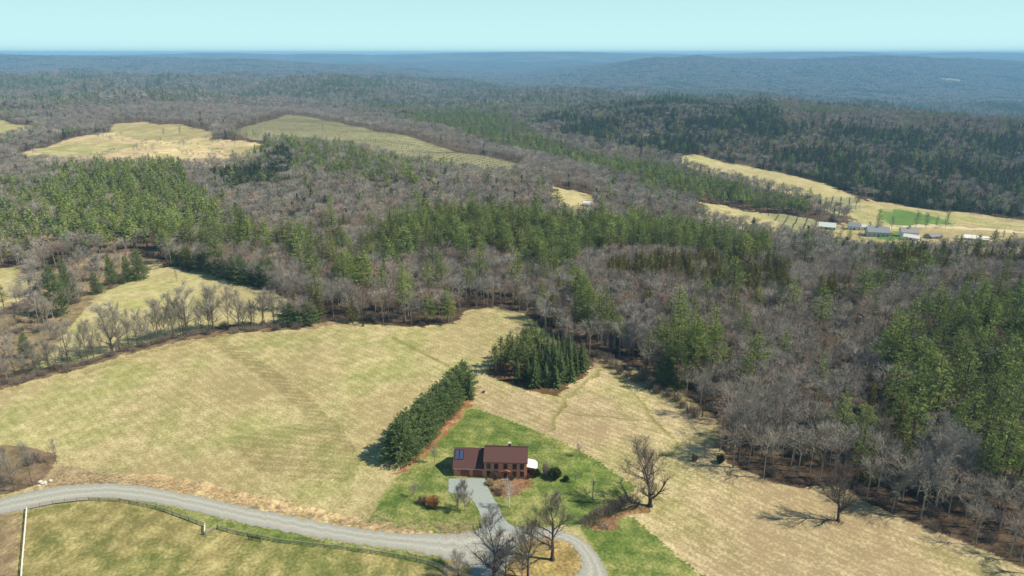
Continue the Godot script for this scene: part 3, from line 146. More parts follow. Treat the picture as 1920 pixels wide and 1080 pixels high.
# kind, x, z, height, width factor, label, group
const TREES := [
	["bare",-175.9,-246.8,19.1,1.4375,"wide low-forked bare tree near the left end of the hedgerow","bare trees along the hedgerow between the left fields"],
	["bare",-171.4,-251.8,17.9,0.6875,"slim bare tree just right of the low-forked hedgerow tree","bare trees along the hedgerow between the left fields"],
	["bare",-169.9,-253.4,18.6,0.6875,"second slim bare tree right of the low-forked hedgerow tree","bare trees along the hedgerow between the left fields"],
	["bare",-165.2,-259.1,22.8,1.25,"broad bare tree with fanned limbs in the left half of the hedgerow","bare trees along the hedgerow between the left fields"],
	["bare",-163.6,-261,22.2,0.875,"bare tree leaning right beside the broad fanned hedgerow tree","bare trees along the hedgerow between the left fields"],
	["bare",-161.3,-263.7,17.8,0.6875,"slim bare tree right of the fanned pair in the hedgerow","bare trees along the hedgerow between the left fields"],
	["bare",-157.2,-267.1,17.3,0.75,"slim bare tree with a forked top midway along the hedgerow","bare trees along the hedgerow between the left fields"],
	["bare",-155.8,-268.4,13.3,0.625,"short slim bare tree midway along the hedgerow","bare trees along the hedgerow between the left fields"],
	["bare",-152.2,-271.4,20.2,1,"bare tree with reddish twigs midway along the hedgerow","bare trees along the hedgerow between the left fields"],
	["bare",-151.1,-272.3,19,0.75,"dark-trunked bare tree beside the reddish one in the hedgerow","bare trees along the hedgerow between the left fields"],
	["bare",-148.8,-274.3,15.9,0.625,"slim bare tree left of the tallest hedgerow group","bare trees along the hedgerow between the left fields"],
	["bare",-147.6,-275.3,21,0.6875,"tall slim bare tree at the left of the tallest hedgerow group","bare trees along the hedgerow between the left fields"],
	["bare",-145.4,-277.1,18.5,0.75,"bare tree at the foot of the tallest hedgerow tree","bare trees along the hedgerow between the left fields"],
	["bare",-143.3,-278.2,23.4,1.375,"tallest and widest bare tree of the hedgerow","bare trees along the hedgerow between the left fields"],
	["bare",-139.6,-280,7,0.625,"short sapling in the gap right of the tallest hedgerow tree","bare trees along the hedgerow between the left fields"],
	["bare",-135.1,-282.3,21.6,0.75,"slim left stem of the tall pair before the hedgerow gap","bare trees along the hedgerow between the left fields"],
	["bare",-133.6,-283.1,22.3,1.1875,"broad right tree of the tall pair before the hedgerow gap","bare trees along the hedgerow between the left fields"],
	["bare",-128,-285.9,20.5,0.75,"single slim bare tree standing in the hedgerow gap","bare trees along the hedgerow between the left fields"],
	["bare",-122.9,-285.1,20,1.0625,"bare tree with low brush right of the hedgerow gap","bare trees along the hedgerow between the left fields"],
	["bare",-118.7,-288.1,13.5,0.625,"small slim bare tree behind the hedgerow right of the gap","bare trees along the hedgerow between the left fields"],
	["bare",-113.6,-289,18.2,1.25,"wide bare tree with reddish top near the hedgerow's right end","bare trees along the hedgerow between the left fields"],
	["bare",-183.8,-239.7,11.2,0.75,"small bare tree near the hedgerow's far left end","bare trees along the hedgerow between the left fields"],
	["bare",-180.7,-242.4,14.8,0.75,"bare tree with twin stems left of the low-forked hedgerow tree","bare trees along the hedgerow between the left fields"],
	["bare",-186.7,-236.8,10.3,0.6875,"slim bare tree at the left picture edge of the hedgerow","bare trees along the hedgerow between the left fields"],
	["bare",-189.9,-230.7,10.4,0.75,"leftmost bare tree of the hedgerow","bare trees along the hedgerow between the left fields"],
	["bare",-111.3,-310.8,20.4,1.05,"round grey bare tree behind the two small hedgerow pines","bare trees at the back corner of the big field"],
	["bare",-105.7,-309.4,18.8,0.8,"grey bare tree right behind the round one at the hedgerow's end","bare trees at the back corner of the big field"],
	["bare",-98.1,-310.8,18.6,1,"grey round-topped bare tree between the hedgerow end and the woods","bare trees at the back corner of the big field"],
	["bare",-88.2,-305.8,15.5,1.1,"wide spreading bare tree at the field corner left of centre","bare trees at the back corner of the big field"],
	["bare",-76.6,-303,19.4,0.9,"tall grey bare tree at the back edge of the big field","bare trees at the back corner of the big field"],
	["bare",-69.7,-290.8,8.1,0.4,"thin sapling standing alone at the back field edge","bare trees at the back corner of the big field"],
	["pine_full",-101.4,-292.1,11.1,1.54,"left of the two small pines at the hedgerow's right end","small pines at the hedgerow end"],
	["pine_full",-93.7,-293.5,11.2,1.75,"right of the two small pines at the hedgerow's right end","small pines at the hedgerow end"],
	["pine_full",-215.3,-302.4,27.1,0.72,"tall white pine with a yellowed crown between the left fields","pines around the far left fields"],
	["pine_full",-221.8,-321.8,24.1,0.51,"white pine standing behind the yellow-topped pine","pines around the far left fields"],
	["pine_full",-215.4,-334,12.7,0.81,"small conical pine alone at the left field edge","pines around the far left fields"],
	["pine_full",-215.6,-349.8,17.2,0.64,"dark white pine left in the group above the left field","pines around the far left fields"],
	["pine_full",-210.3,-350.6,5.3,0.68,"low young pine at the foot of the group above the left field","pines around the far left fields"],
	["pine_full",-209.7,-354.3,16,0.64,"middle white pine of the group above the left field","pines around the far left fields"],
	["pine_full",-204.7,-357.1,18.2,0.81,"broad full white pine, rightmost above the left field","pines around the far left fields"],
	["pine_full",-197.9,-254.9,11.7,0.77,"low shaded pine in the brush at the far left","pines around the far left fields"],
	["pine_full",-224.7,-305.3,15.1,0.68,"dark shaded pine left below the yellow-topped pine","pines around the far left fields"],
	["pale",-218.4,-324.2,15.1,0.9,"pale grey bare tree between the yellow-topped pine and the small conical pine",""],
	["pale",-226.7,-356.5,15.4,1,"whitish bare tree left of the pine group above the left field",""],
	["bare",-182.2,-352.3,8.6,0.35,"lone bare snag standing in the pale field behind the hedgerow",""],
	["pine_full",-196.3,-384.6,12.1,1.19,"dense dark pine, number one from the left in the row behind the pale field","row of dense pines behind the pale field"],
	["pine_full",-189.4,-381.3,13.3,1.19,"dense dark pine, number two from the left in the row behind the pale field","row of dense pines behind the pale field"],
	["pine_full",-178.1,-373.7,14.7,1.19,"dense dark pine, number three from the left in the row behind the pale field","row of dense pines behind the pale field"],
	["pine_full",-169.8,-368.7,14.2,1.19,"dense dark pine, number four from the left in the row behind the pale field","row of dense pines behind the pale field"],
	["pine_full",-160.5,-361.8,16.1,1.19,"dense dark pine, number five from the left in the row behind the pale field","row of dense pines behind the pale field"],
	["pine_full",-152.6,-356.9,14.7,1.19,"dense dark pine, number six from the left in the row behind the pale field","row of dense pines behind the pale field"],
	["pine_full",-146.5,-352.2,15.8,1.19,"dense dark pine, number seven from the left in the row behind the pale field","row of dense pines behind the pale field"],
	["pine_full",-140.5,-349.4,13.6,1.19,"dense dark pine, number eight from the left in the row behind the pale field","row of dense pines behind the pale field"],
	["pine_full",-132.9,-346.6,15.6,1.19,"dense dark pine, number nine from the left in the row behind the pale field","row of dense pines behind the pale field"],
	["pine_full",-127.5,-344.8,16.4,1.19,"dense dark pine, number ten from the left in the row behind the pale field","row of dense pines behind the pale field"],
	["pine",-37.6,-292.1,15.6,1.26,"left of two bright pines at the back edge of the big field","pines at the back edge of the big field"],
	["pine",-29.7,-294.1,17.2,1.4,"right of two bright pines at the back edge of the big field","pines at the back edge of the big field"],
	["pine",13.2,-296.8,20.2,0.84,"tall narrow dark pine behind the spruce grove","pines at the back edge of the big field"],
	["pine",42.7,-275.4,17.6,0.98,"bright narrow pine at the wood edge right of the spruce grove","pines at the back edge of the big field"],
	["pine",38.5,-285.1,17.3,1.12,"dark pine left of the bright narrow pine by the grove","pines at the back edge of the big field"],
	["pine",-16.8,-338.4,28.3,1.12,"tall sunlit pine rising above the bare woods behind the big field","pines at the back edge of the big field"],
	["pine",32.6,-278.9,14.6,0.98,"shaded pine just behind the right of the spruce grove","pines at the back edge of the big field"],
	["pine_full",58.1,-230.7,20.2,0.72,"leftmost dark pine behind the brush by the stubble field","pines behind the brushy edge of the stubble field"],
	["pine_full",61.9,-228.1,18.8,0.77,"front pine with bright tips behind the brush by the stubble field","pines behind the brushy edge of the stubble field"],
	["pine_full",67.1,-229.9,16.4,0.68,"right front pine behind the brush by the stubble field","pines behind the brushy edge of the stubble field"],
	["pine_full",67.5,-238.3,18.3,0.68,"rear pine of the clump behind the brush by the stubble field","pines behind the brushy edge of the stubble field"],
	["pine_full",72.9,-235.2,12.5,0.72,"rightmost pine of the clump behind the brush by the stubble field","pines behind the brushy edge of the stubble field"],
	["birch",37.8,-265.6,8,0.8,"leftmost of three small white birches by the wood edge","small white birches at the wood edge"],
	["birch",40.5,-264,7.8,0.8,"middle of three small white birches by the wood edge","small white birches at the wood edge"],
	["birch",42.6,-262.9,6.8,0.8,"rightmost of three small white birches by the wood edge","small white birches at the wood edge"],
	["bare",65.3,-207.3,18.1,0.85,"lone many-stemmed bare tree in front of the pine clump","bare trees on the right edge of the stubble field"],
	["bare",69.3,-180.9,24,0.95,"left bare tree of the big clump at the stubble field's edge","bare trees on the right edge of the stubble field"],
	["bare",74.4,-183,23.9,1,"dark-trunked middle bare tree of the clump at the stubble field's edge","bare trees on the right edge of the stubble field"],
	["bare",84.3,-186.9,24.9,1.05,"right leaning bare tree of the clump at the stubble field's edge","bare trees on the right edge of the stubble field"],
	["bare",81.5,-189.4,17.8,0.7,"thin bare tree inside the clump at the stubble field's edge","bare trees on the right edge of the stubble field"],
	["bare",59.2,-182.1,6.3,0.9,"small bare tree standing left of the clump in the stubble field","bare trees on the right edge of the stubble field"],
	["bare",111.8,-182.1,14.2,0.9,"grey bare tree at the wood edge behind the lone field tree","bare trees on the right edge of the stubble field"],
	["bare",66.5,-183.6,8.7,0.15,"broken dead snag left of the bare clump",""],
	["oldoak",86.8,-151.9,19,0.72,"lone dark many-limbed bare tree standing in the stubble field at right",""],
	["pale",114.5,-155.3,26.9,0.85,"largest pale bare tree hanging over the right field edge",""],
	["pale",120.5,-169.1,23.1,0.9,"pale grey bare tree behind the largest one at right",""],
	["pale",125.4,-161.6,20,0.7,"pale bare tree right of the largest one at the right field edge",""],
	["pine",135.3,-169.1,21.3,0.77,"narrow bright pine leaning into the gap at the right wood edge",""],
	["pine",148.6,-178.6,30.3,0.84,"tallest bright green pine near the right picture edge",""],
	["pine",148.2,-184.5,25.2,0.84,"bright pine just left of the tallest at the right edge",""],
	["oldoak",37.9,-158.3,18.9,1.15,"large dark bare tree at the right corner of the lawn",""],
	["oldoak",10,-137.3,17.9,1,"big old oak with a thick trunk on the drive's island",""],
	["oldoak",-4.4,-130.7,16.4,1,"twisted bare oak in front of the driveway mouth",""],
	["oldoak",3.8,-131.2,16,0.75,"tall narrow bare tree between the twisted oak and the big island oak",""],
	["bare",2.3,-130,15.1,0.6,"second slim stem beside the tall narrow bare tree",""],
	["oldoak",-1.5,-128.9,10.4,0.9,"low bare tree with sideways limbs at the bottom of the picture",""],
	["bare",-12.6,-130.7,9.2,1.2,"small spreading bare tree over the end of the rail fence",""],
	["pale",-12.7,-156.4,9.9,1,"pale many-stemmed bare tree left of the driveway",""],
	["bare",-14.8,-156.2,9,0.8,"pinkish bare tree at the left edge of the driveway",""],
	["birch",-0.9,-158,10.1,0.95,"white birch standing right of the driveway before the house",""],
	["bare",-23.6,-179.8,6.3,0.9,"small grey tree between the pine row and the garage","small bare trees about the lawn and road"],
	["bare",-27.6,-162.3,4.7,1.2,"small round bare tree on the lawn left of the drive","small bare trees about the lawn and road"],
	["bare",20.9,-182.4,4.5,1.3,"small spreading bare tree at the lawn's back edge","small bare trees about the lawn and road"],
	["bare",18.4,-168.9,3.2,1,"little bare sapling right of the dark yard shrub","small bare trees about the lawn and road"],
	["bare",-138.1,-178.6,8.7,0.7,"thin bare sapling at the left end of the rough patch by the road","small bare trees about the lawn and road"],
	["bare",-137.8,-167.3,14.7,0.6,"thin tall bare tree beside the white rocks by the road","small bare trees about the lawn and road"],
	["bare",-141.3,-164.8,12.4,0.9,"dark bare tree in the rough patch by the road at left","small bare trees about the lawn and road"],
	["bare",-147.9,-169.1,11.5,0.8,"bare tree cut by the left picture edge above the road","small bare trees about the lawn and road"],
	["bare",-518.5,-1036.5,13.1,0.6,"left of two lone bare trees in the far upper left field","single trees in the far fields"],
	["bare",-497.1,-1042.3,14,0.6,"right of two lone bare trees in the far upper left field","single trees in the far fields"],
	["bare",385,-634.9,17.8,0.7,"leftmost bare tree of the row along the farm road","single trees in the far fields"],
	["bare",397.5,-639.6,16.4,0.7,"second bare tree of the row along the farm road","single trees in the far fields"],
	["bare",410.2,-644.4,12.9,0.5,"thin third bare tree of the row along the farm road","single trees in the far fields"],
	["bare",422.3,-648.8,15.6,0.7,"rightmost bare tree of the row along the farm road","single trees in the far fields"],
	["bare",356.5,-624.8,13.6,0.7,"bare tree between the farm pine and the road row","single trees in the far fields"],
	["bare",415.6,-560.1,10.8,0.5,"bare tree in the farm meadow at the right edge","single trees in the far fields"],
	["pine",261.6,-561.1,10.1,1.4,"leftmost small pine before the pale farm house","pines around the left farm houses"],
	["pine",270.9,-563.4,11.5,1.4,"dark pine in front of the pale farm house","pines around the left farm houses"],
	["pine",282.4,-570.2,9.3,1.4,"low pine between the two left farm houses","pines around the left farm houses"],
	["pine",295.1,-579.3,11.3,1.4,"pine in front of the grey-roofed house of the farm","pines around the left farm houses"],
	["bare",297.9,-567.7,10.2,1.2,"bare tree standing about the valley farm buildings","bare trees about the valley farm"],
	["bare",323.6,-565.8,9.2,1.2,"bare tree standing about the valley farm buildings","bare trees about the valley farm"],
	["bare",349,-557.5,9.1,1.2,"bare tree standing about the valley farm buildings","bare trees about the valley farm"],
	["bare",358,-552.5,8.1,1.2,"bare tree standing about the valley farm buildings","bare trees about the valley farm"],
	["bare",367.3,-547.8,8.4,1.2,"bare tree standing about the valley farm buildings","bare trees about the valley farm"],
	["bare",397.6,-546,9.7,1.2,"bare tree standing about the valley farm buildings","bare trees about the valley farm"],
	["bare",418.5,-551.8,9.8,1.2,"bare tree standing about the valley farm buildings","bare trees about the valley farm"],
	["bare",298.7,-599.3,8.8,1.2,"bare tree standing about the valley farm buildings","bare trees about the valley farm"],
	["bare",330.2,-613.7,8.9,1.2,"bare tree standing about the valley farm buildings","bare trees about the valley farm"],
	["bare",246.1,-565.9,10.2,1.2,"bare tree standing about the valley farm buildings","bare trees about the valley farm"],
	["bare",260,-576.8,11.3,1.2,"bare tree standing about the valley farm buildings","bare trees about the valley farm"],
	["pine",345.6,-629,19.2,1.12,"tall dark pine behind the grey farm barn",""],
	["spruce",408.6,-582.6,6.1,0.9,"small dark conifer between the two white sheds",""],
	["bare",-192.9,-228.6,12.1,0.91,"slim bare sapling crowded among the larger trees of the hedgerow","slim saplings of the hedgerow"],
	["bare",-193.6,-233.9,12.3,0.97,"slim bare sapling crowded among the larger trees of the hedgerow","slim saplings of the hedgerow"],
	["bare",-190.8,-232.5,11.1,0.63,"slim bare sapling crowded among the larger trees of the hedgerow","slim saplings of the hedgerow"],
	["bare",-190.4,-236.7,13.4,0.91,"slim bare sapling crowded among the larger trees of the hedgerow","slim saplings of the hedgerow"],
	["bare",-187.5,-238.7,9.5,0.9,"slim bare sapling crowded among the larger trees of the hedgerow","slim saplings of the hedgerow"],
	["bare",-185.7,-241.2,13.8,0.99,"slim bare sapling crowded among the larger trees of the hedgerow","slim saplings of the hedgerow"],
	["bare",-183,-244.9,11.9,0.82,"slim bare sapling crowded among the larger trees of the hedgerow","slim saplings of the hedgerow"],
	["bare",-177.7,-242.2,11.7,0.84,"slim bare sapling crowded among the larger trees of the hedgerow","slim saplings of the hedgerow"],
	["bare",-178.6,-247.7,8.9,0.62,"slim bare sapling crowded among the larger trees of the hedgerow","slim saplings of the hedgerow"],
	["bare",-177.5,-250.3,8.1,0.69,"slim bare sapling crowded among the larger trees of the hedgerow","slim saplings of the hedgerow"],
	["bare",-173.7,-251.1,13.4,0.63,"slim bare sapling crowded among the larger trees of the hedgerow","slim saplings of the hedgerow"],
	["bare",-171.2,-255.6,10.1,0.68,"slim bare sapling crowded among the larger trees of the hedgerow","slim saplings of the hedgerow"],
	["bare",-168.9,-256.6,10.3,0.67,"slim bare sapling crowded among the larger trees of the hedgerow","slim saplings of the hedgerow"],
	["bare",-166.7,-260.1,13.8,0.69,"slim bare sapling crowded among the larger trees of the hedgerow","slim saplings of the hedgerow"],
	["bare",-162.3,-258.9,10,0.67,"slim bare sapling crowded among the larger trees of the hedgerow","slim saplings of the hedgerow"],
	["bare",-161.5,-264.7,13.1,0.84,"slim bare sapling crowded among the larger trees of the hedgerow","slim saplings of the hedgerow"],
	["bare",-158.4,-265.3,14.5,0.61,"slim bare sapling crowded among the larger trees of the hedgerow","slim saplings of the hedgerow"],
	["bare",-155.3,-265.3,11.1,0.96,"slim bare sapling crowded among the larger trees of the hedgerow","slim saplings of the hedgerow"],
	["bare",-154.6,-273,12.7,0.83,"slim bare sapling crowded among the larger trees of the hedgerow","slim saplings of the hedgerow"],
	["bare",-150.9,-274.6,12.6,0.82,"slim bare sapling crowded among the larger trees of the hedgerow","slim saplings of the hedgerow"],
	["bare",-147.6,-274.6,14.5,0.76,"slim bare sapling crowded among the larger trees of the hedgerow","slim saplings of the hedgerow"],
	["bare",-144.9,-278,14.8,0.88,"slim bare sapling crowded among the larger trees of the hedgerow","slim saplings of the hedgerow"],
	["bare",-144,-281.1,15.2,0.73,"slim bare sapling crowded among the larger trees of the hedgerow","slim saplings of the hedgerow"],
	["bare",-139.3,-284.1,12.2,0.65,"slim bare sapling crowded among the larger trees of the hedgerow","slim saplings of the hedgerow"],
	["bare",-135.9,-285.7,10.9,0.69,"slim bare sapling crowded among the larger trees of the hedgerow","slim saplings of the hedgerow"],
	["bare",-121.2,-286.1,14.8,0.82,"slim bare sapling crowded among the larger trees of the hedgerow","slim saplings of the hedgerow"],
	["bare",-116.8,-287.8,13.1,0.8,"slim bare sapling crowded among the larger trees of the hedgerow","slim saplings of the hedgerow"],
	["bare",-113.4,-290.2,15,1,"slim bare sapling crowded among the larger trees of the hedgerow","slim saplings of the hedgerow"],
	["bare",-108.7,-290.4,17.2,0.65,"slim bare sapling crowded among the larger trees of the hedgerow","slim saplings of the hedgerow"],
	["bare",-104.2,-291.2,13.5,0.94,"slim bare sapling crowded among the larger trees of the hedgerow","slim saplings of the hedgerow"],
	["bare",-102,-294.2,11.7,0.82,"slim bare sapling crowded among the larger trees of the hedgerow","slim saplings of the hedgerow"],
	["pine_row",-34,-180.9,15.6,1.4,"thick green pine, first and largest in the row from the front","thick row of pines beside the lawn"],
	["pine_row",-32.2,-185.9,15.7,1.3,"thick green pine, second in the row from the front","thick row of pines beside the lawn"],
	["pine_row",-30.5,-190.8,14.5,1.3,"thick green pine, third in the row from the front","thick row of pines beside the lawn"],
	["pine_row",-28.7,-195.7,15.4,1.3,"thick green pine, fourth in the row from the front","thick row of pines beside the lawn"],
	["pine_row",-26.9,-200.6,14.3,1.3,"thick green pine, fifth in the row from the front","thick row of pines beside the lawn"],
	["pine_row",-25.1,-205.5,14.8,1.3,"thick green pine, sixth in the row from the front","thick row of pines beside the lawn"],
	["pine_row",-23.4,-210.4,13.6,1.3,"thick green pine, seventh in the row from the front","thick row of pines beside the lawn"],
	["pine_row",-21.6,-215.4,14.2,1.3,"thick green pine, eighth in the row from the front","thick row of pines beside the lawn"],
	["pine_row",-19.8,-220.3,13.4,1.3,"thick green pine, ninth in the row from the front","thick row of pines beside the lawn"],
	["pine_row",-18.1,-225.2,13.4,1.3,"thick green pine, tenth in the row from the front","thick row of pines beside the lawn"],
	["spruce",-15.2,-220.7,12.7,0.8,"narrow dark spruce at the far end of the thick pine row",""],
	["grove_pine",-6.3,-241.4,12.1,1.43,"light green thin pine inside the mixed conifer grove","light pines of the grove"],
	["grove_pine",-1.7,-250,12,1.4,"light green thin pine inside the mixed conifer grove","light pines of the grove"],
	["grove_pine",-4.2,-245.4,13.7,1.41,"light green thin pine inside the mixed conifer grove","light pines of the grove"],
	["grove_pine",-2.6,-241.8,11.5,1.16,"light green thin pine inside the mixed conifer grove","light pines of the grove"],
	["grove_pine",-0.5,-253.5,12.9,1.42,"light green thin pine inside the mixed conifer grove","light pines of the grove"],
	["grove_pine",2.1,-249.8,12.6,1.2,"light green thin pine inside the mixed conifer grove","light pines of the grove"],
	["grove_pine",-0.1,-246.2,13.4,1.58,"light green thin pine inside the mixed conifer grove","light pines of the grove"],
	["grove_pine",1.7,-241.9,13.5,1.41,"light green thin pine inside the mixed conifer grove","light pines of the grove"],
	["grove_pine",0.5,-238.4,12.5,1.46,"light green thin pine inside the mixed conifer grove","light pines of the grove"],
	["spruce",2.1,-233.6,10.5,1.16,"dark spruce inside the conifer grove behind the pine row","spruces inside the grove"],
	["grove_pine",6,-257.6,12.5,1.41,"light green thin pine inside the mixed conifer grove","light pines of the grove"],
	["grove_pine",4.4,-254.1,13.9,1.14,"light green thin pine inside the mixed conifer grove","light pines of the grove"],
	["grove_pine",5.6,-250.4,15.7,1.1,"light green thin pine inside the mixed conifer grove","light pines of the grove"],
	["grove_pine",6.2,-241.9,15.6,1.38,"light green thin pine inside the mixed conifer grove","light pines of the grove"],
	["grove_pine",4.4,-237.9,15,1.1,"light green thin pine inside the mixed conifer grove","light pines of the grove"],
	["spruce",6,-234.2,10.3,1.5,"dark spruce inside the conifer grove behind the pine row","spruces inside the grove"],
	["grove_pine",9.8,-258.7,14.5,1.44,"light green thin pine inside the mixed conifer grove","light pines of the grove"],
	["grove_pine",7.9,-254.9,14.9,1.25,"light green thin pine inside the mixed conifer grove","light pines of the grove"],
	["spruce",10.4,-250.3,13.7,1.32,"dark spruce inside the conifer grove behind the pine row","spruces inside the grove"],
	["grove_pine",7.7,-245.5,13.6,1.19,"light green thin pine inside the mixed conifer grove","light pines of the grove"],
	["spruce",10.7,-241.8,11,1.51,"dark spruce inside the conifer grove behind the pine row","spruces inside the grove"],
	["spruce",8.6,-237.8,14.8,1.1,"dark spruce inside the conifer grove behind the pine row","spruces inside the grove"],
	["spruce",9.8,-233,9.7,1.29,"dark spruce at the front edge of the conifer grove","spruces on the grove's front edge"],
	["spruce",8.3,-230.2,11.7,1.56,"dark spruce at the front edge of the conifer grove","spruces on the grove's front edge"],
	["grove_pine",11.9,-253.9,13.5,1.54,"light green thin pine inside the mixed conifer grove","light pines of the grove"],
	["spruce",14.5,-250.2,13.3,1.46,"dark spruce inside the conifer grove behind the pine row","spruces inside the grove"],
	["spruce",12.6,-245.8,14.3,1.09,"dark spruce inside the conifer grove behind the pine row","spruces inside the grove"],
	["spruce",13.9,-242.5,14.8,1.3,"dark spruce inside the conifer grove behind the pine row","spruces inside the grove"],
	["spruce",11.6,-238.5,12.2,1.25,"dark spruce inside the conifer grove behind the pine row","spruces inside the grove"],
	["spruce",14.4,-234.1,10.1,1.39,"dark spruce inside the conifer grove behind the pine row","spruces inside the grove"],
	["spruce",12.6,-230.2,10.4,1.23,"dark spruce at the front edge of the conifer grove","spruces on the grove's front edge"],
	["spruce",16.7,-253.7,11.4,1.24,"dark spruce inside the conifer grove behind the pine row","spruces inside the grove"],
	["spruce",18.4,-250,13.8,1.15,"dark spruce inside the conifer grove behind the pine row","spruces inside the grove"],
	["spruce",16,-245.5,12.4,1.03,"dark spruce inside the conifer grove behind the pine row","spruces inside the grove"],
	["spruce",17.8,-242.2,12.7,1.36,"dark spruce inside the conifer grove behind the pine row","spruces inside the grove"],
	["spruce",16.5,-238.4,14.2,1.4,"dark spruce inside the conifer grove behind the pine row","spruces inside the grove"],
	["spruce",18.5,-233.5,13.7,1.25,"dark spruce inside the conifer grove behind the pine row","spruces inside the grove"],
	["spruce",16.3,-229.1,9.7,1.35,"dark spruce at the front edge of the conifer grove","spruces on the grove's front edge"],
	["spruce",20.6,-254.6,10.9,1.55,"dark spruce inside the conifer grove behind the pine row","spruces inside the grove"],
	["spruce",22.9,-250.4,13.2,1.59,"dark spruce inside the conifer grove behind the pine row","spruces inside the grove"],
	["spruce",20.4,-245.7,11.2,1.13,"dark spruce inside the conifer grove behind the pine row","spruces inside the grove"],
	["spruce",22.4,-241.8,12.8,1.27,"dark spruce inside the conifer grove behind the pine row","spruces inside the grove"],
	["spruce",21,-237.4,10.5,1.14,"dark spruce inside the conifer grove behind the pine row","spruces inside the grove"],
	["spruce",22.4,-233.5,10,1.22,"dark spruce inside the conifer grove behind the pine row","spruces inside the grove"],
	["spruce",24.6,-245.6,11.9,1.35,"dark spruce inside the conifer grove behind the pine row","spruces inside the grove"],
	["spruce",27.2,-242.6,13.4,1.3,"dark spruce inside the conifer grove behind the pine row","spruces inside the grove"],
	["spruce",24.9,-238.3,10,1,"dark spruce inside the conifer grove behind the pine row","spruces inside the grove"],
	["spruce",28.3,-246.3,10.7,1.46,"dark spruce inside the conifer grove behind the pine row","spruces inside the grove"]
]
